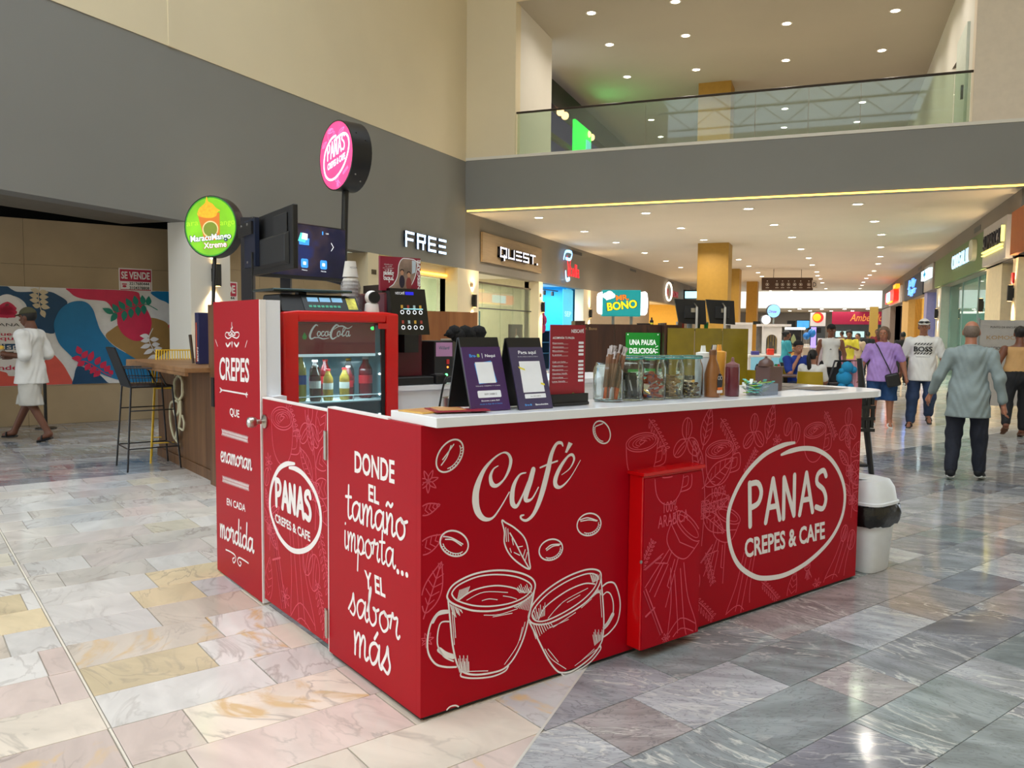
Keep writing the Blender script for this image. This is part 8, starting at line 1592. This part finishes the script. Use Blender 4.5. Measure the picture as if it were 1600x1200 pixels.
def bag(t,base,Rh,he,fn,s,sk):
 b=thing('shoulder_bag','small black shoulder bag worn by the woman in lilac','bag',tf(base,[(-.17,.2,.8)])[0]);MB().box(base@Matrix.Translation((-.16,.21,.8))@Matrix.Rotation(.25,4,'Y'),-.12,.1,-.04,.05,-.1,.12).build('bag_body',BAG,b,bevel=.03,seg=3);MB().tube(tf(base,smoothline([(.13,.03,1.43),(.08,.14,1.36),(.0,.2,1.2),(-.1,.24,1.0),(-.15,.22,.88)],4)),.011*s,6,sy=.4).build('bag_strap',BAG,b)
 m=MB();q=np.array(base.inverted()@Vector((0,0,0)));m.box(base@Matrix.Translation((.345,.11,.72)),-.02,.02,-.01,.01,-.09,.05);tag(m.build('phone',BLACKP),'dark phone held low by the woman in lilac','phone')
human('heavy set woman with a brown bob in a lilac top and denim shorts',p,AW(p)+math.pi,1.58,(164,108,82),dict(mat=PURP,sleeve=.75,hem=.78,e=.02,se=.012,wr=.007,scoop=1.0),dict(mat=DEN,len=1.1,e=.02,flare=.028,planes=[((0,0,-1),-.46)]),dict(mat=SOLW,sole=SOLW,open=True),dict(style='bob',mat=HBR),fat=1.5,arms={1:[(.2,0,1.34),(.31,-.01,1.09),(.34,.08,.87)],-1:[(-.2,0,1.34),(-.31,-.02,1.09),(-.36,.05,.86)]},legs={1:[(.11,0,.9),(.12,.03,.48),(.12,0,.09),(.13,.13,.03)],-1:[(-.11,0,.9),(-.13,.03,.48),(-.14,-.02,.09),(-.16,.11,.03)]},head_yaw=-.15,res=.013,seed=2,extra=bag)
p=onz(1437,668)
rows=[('BOSS',.26,.075,0),('//////',.26,.03,.1),('//////',.26,.03,-.045),('----------',.2,.02,-.09)]
human('man in white cap, white printed shirt and blue jeans coming towards the camera',p,AW(p)+math.pi,1.7,(150,98,74),dict(mat=WSH,sleeve=.85,hem=.74,e=.022,se=.014,wr=.006),dict(mat=JBL,len=1.92,e=.012,flare=.018,wr=.006),dict(mat=SOLB,sole=SOLB,open=True),dict(style='short',mat=HG),fat=1.28,arms={-1:[(-.19,0,1.35),(-.28,-.03,1.11),(-.27,.05,.87)],1:[(.19,0,1.35),(.27,-.04,1.11),(.3,.0,.87)]},legs={1:[(.1,0,.9),(.12,.05,.49),(.14,.06,.09),(.16,.19,.03)],-1:[(-.1,0,.9),(-.12,.06,.5),(-.11,-.16,.2),(-.13,-.05,.09)]},res=.013,seed=3,extra=both(cap_on(M('cap_cream',(232,228,222),.7),True,True),chest_print(rows,BLKP if 0 else BLACKP,1.2)))
p=onz(1586,683)
human('woman with dark bun, tan tank top and black trousers at the right edge',p,AW(p)+.25,1.6,(112,66,46),dict(mat=TAN,sleeve=0,hem=1.0,e=.014,wr=.003,neck=1.38),dict(mat=BLK,len=1.85,e=.012,flare=.01,wr=.005),dict(mat=M('sandal_brown',(120,78,50),.6),sole=M('sandal_sole',(100,66,44),.7),open=True),dict(style='bun',mat=HB),fat=1.42,arms={-1:[(-.2,0,1.34),(-.3,-.03,1.1),(-.27,.12,.95)],1:[(.2,0,1.34),(.3,-.03,1.1),(.33,.03,.87)]},legs={-1:[(-.11,0,.9),(-.15,-.04,.5),(-.19,-.24,.2),(-.2,-.13,.09)],1:[(.11,0,.9),(.11,.06,.5),(.1,.05,.09),(.11,.18,.03)]},res=.013,seed=4,detail=True)
p=onz(52,689);yaw_l=math.atan2(CR[0],-CR[1])
def cupx(t,base,Rh,he,fn,s,sk):
 c=thing('dessert_cup','small cup of yellow dessert in the hands of the man in white','cup',tf(base,[(-.02,.36,1.12)])[0]);f=base@Matrix.Translation((-.0,.37,1.1));MB().lathe(f,[(.03,0),(.042,.07)],14).build('cup',glass_mat('dessert_plastic',(220,214,200),.4),c);MB().ball(tf(f,[(0,0,.085)])[0],.036,10).build('yellow_scoop',M('mango',(236,190,70),.6),c,smooth='all')
human('man in olive cap and all white clothes walking left past the mural',p,yaw_l,1.7,(104,62,42),dict(mat=WSH,sleeve=.95,hem=.74,e=.036,se=.03,wr=.007,hw=.175),dict(mat=M('white_shorts',(190,186,178),.8,var=.05),len=1.12,e=.022,flare=.05,wr=.005,planes=[((0,0,-1),-.47)]),dict(mat=BLACKP,sole=BLACKP,open=True),dict(style='short',mat=HB),fat=1.05,arms={1:[(.18,0,1.34),(.22,-.1,1.09),(.04,.24,1.08)],-1:[(-.18,0,1.34),(-.22,-.06,1.09),(-.06,.27,1.11)]},legs={1:[(.08,0,.9),(.09,.1,.5),(.09,.3,.1),(.1,.43,.06)],-1:[(-.08,0,.9),(-.09,-.04,.5),(-.09,-.26,.1),(-.09,-.13,.035)]},head_tilt=-.12,res=.013,seed=5,extra=both(cap_on(M('cap_olive',(74,70,46),.8)),cupx))
d=15.4;q=P(1296,600,d);p=(q[0],q[1],0)
human('man in black cap, white sleeveless top and black shorts standing among the tables',p,AW(p)+math.pi,1.63,(128,80,58),dict(mat=WSH,sleeve=0,hem=.86,e=.018,wr=.005),dict(mat=BLK,len=1.,e=.02,flare=.04,planes=[((0,0,-1),-.56)]),dict(mat=BLK,sole=SOLB),dict(style='short',mat=HB),fat=1.05,res=.015,seed=6,head_yaw=.2,extra=both(cap_on(BLK),lambda t,base,Rh,he,fn,s,sk:MB().prism(base@Matrix.Translation((-.0,.145,1.2))@Matrix.Rotation(math.pi/2,4,'X'),[(-.02,0),(.02,0),(0,.025)],-.012,-.008).build('chest_mark',BLACKP,t)))
SEAT=dict(pelvis=(0,0,.52),waist=(0,.0,.66),chest=(0,.02,.88),neck=(0,.03,1.04),head=(0,.06,1.185));SL={1:[(.09,.02,.5),(.12,.42,.5),(.12,.42,.09),(.13,.55,.03)],-1:[(-.09,.02,.5),(-.12,.42,.5),(-.12,.42,.09),(-.13,.55,.03)]}
d=14.6;q=P(1243,600,d);p1=(q[0],q[1],0)
human('man in royal blue shirt and black cap seated with a hand to his chin',p1,AW(p1)+math.pi+.5,1.72,(176,120,94),dict(mat=M('royal_blue',(24,56,150),.8,var=.06),sleeve=.8,hem=.46,e=.02,wr=.006),dict(mat=JBL,len=1.9),dict(mat=BLK,sole=SOLB),dict(style='short',mat=HB),fat=1.15,spine=SEAT,legs=SL,arms={1:[(.185,.02,.97),(.22,.2,.74),(.05,.13,.98)],-1:[(-.19,.02,.99),(-.25,.1,.75),(-.05,.26,.74)]},res=.015,seed=7,extra=cap_on(BLK,False))
d=13.4;q=P(1268,600,d);p2=(q[0],q[1],0)
human('girl with a black ponytail in white top seated with her back to the camera',p2,AW(p2)-.15,1.55,(160,108,84),dict(mat=WSH,sleeve=.8,hem=.46,e=.016,wr=.005),dict(mat=JBL,len=1.9),dict(mat=BLK,sole=SOLB),dict(style='pony',mat=HB),spine=SEAT,legs=SL,arms={1:[(.17,.02,.98),(.22,.1,.74),(.12,.32,.76)],-1:[(-.17,.02,.98),(-.22,.1,.74),(-.12,.32,.76)]},res=.015,seed=8,head_yaw=-.4)
def far(px,d,lab,H,skin,tm,bm,hair,dyaw,**k):
 q=P(px,600,d);return human(lab,(q[0],q[1],0),AW(q)+dyaw,H,skin,dict(mat=tm,sleeve=k.get('sleeve',.8),hem=k.get('hem',.84),e=.02),dict(mat=bm,len=k.get('len',1.95),e=.018),dict(mat=BLK,sole=SOLB),hair,fat=k.get('fat',1.1),res=.02,detail=False,seed=int(px),arms=k.get('arms'))
HOLD={1:[(.19,0,1.38),(.24,.05,1.13),(.08,.27,1.2)],-1:[(-.19,0,1.38),(-.24,.05,1.13),(-.08,.27,1.2)]}
far(1226,19.5,'woman in teal shirt serving behind the white stall',1.5,(120,76,56),M('teal_shirt',(60,160,176),.8),BLK,dict(style='bun',mat=HB),AW((1,0))*0-1.3,arms=HOLD)
far(1324,22,'woman in yellow shirt and pink shorts looking at a phone in the hall',1.52,(110,70,50),M('yellow_shirt',(206,196,60),.8),M('pink_shorts',(200,130,160),.8),dict(style='afro',mat=HB),math.pi,len=.95,arms=HOLD)
far(1338,23,'person in beige clothes beside the woman in yellow',1.45,(150,104,80),M('beige_cloth',(176,158,134),.8),M('beige_cloth',None),dict(style='short',mat=HB),2.6)
far(1353,27,'person in black clothes walking far down the hall',1.5,(110,74,56),BLK,BLK,dict(style='short',mat=HB),.4)
far(1368,28,'person in dark red shirt far down the hall',1.58,(120,78,58),M('dark_red_shirt',(110,24,36),.8),BLK,dict(style='short',mat=HB),2.8)
far(1313,34,'distant person in brown top behind the woman in yellow',1.5,(120,80,60),M('brown_top',(110,84,66),.8),JEAN,dict(style='short',mat=HB),1.)
far(1408,24,'person in dark clothes half hidden behind the man in white cap',1.5,(100,66,50),BLK,BLK,dict(style='short',mat=HB),.2)
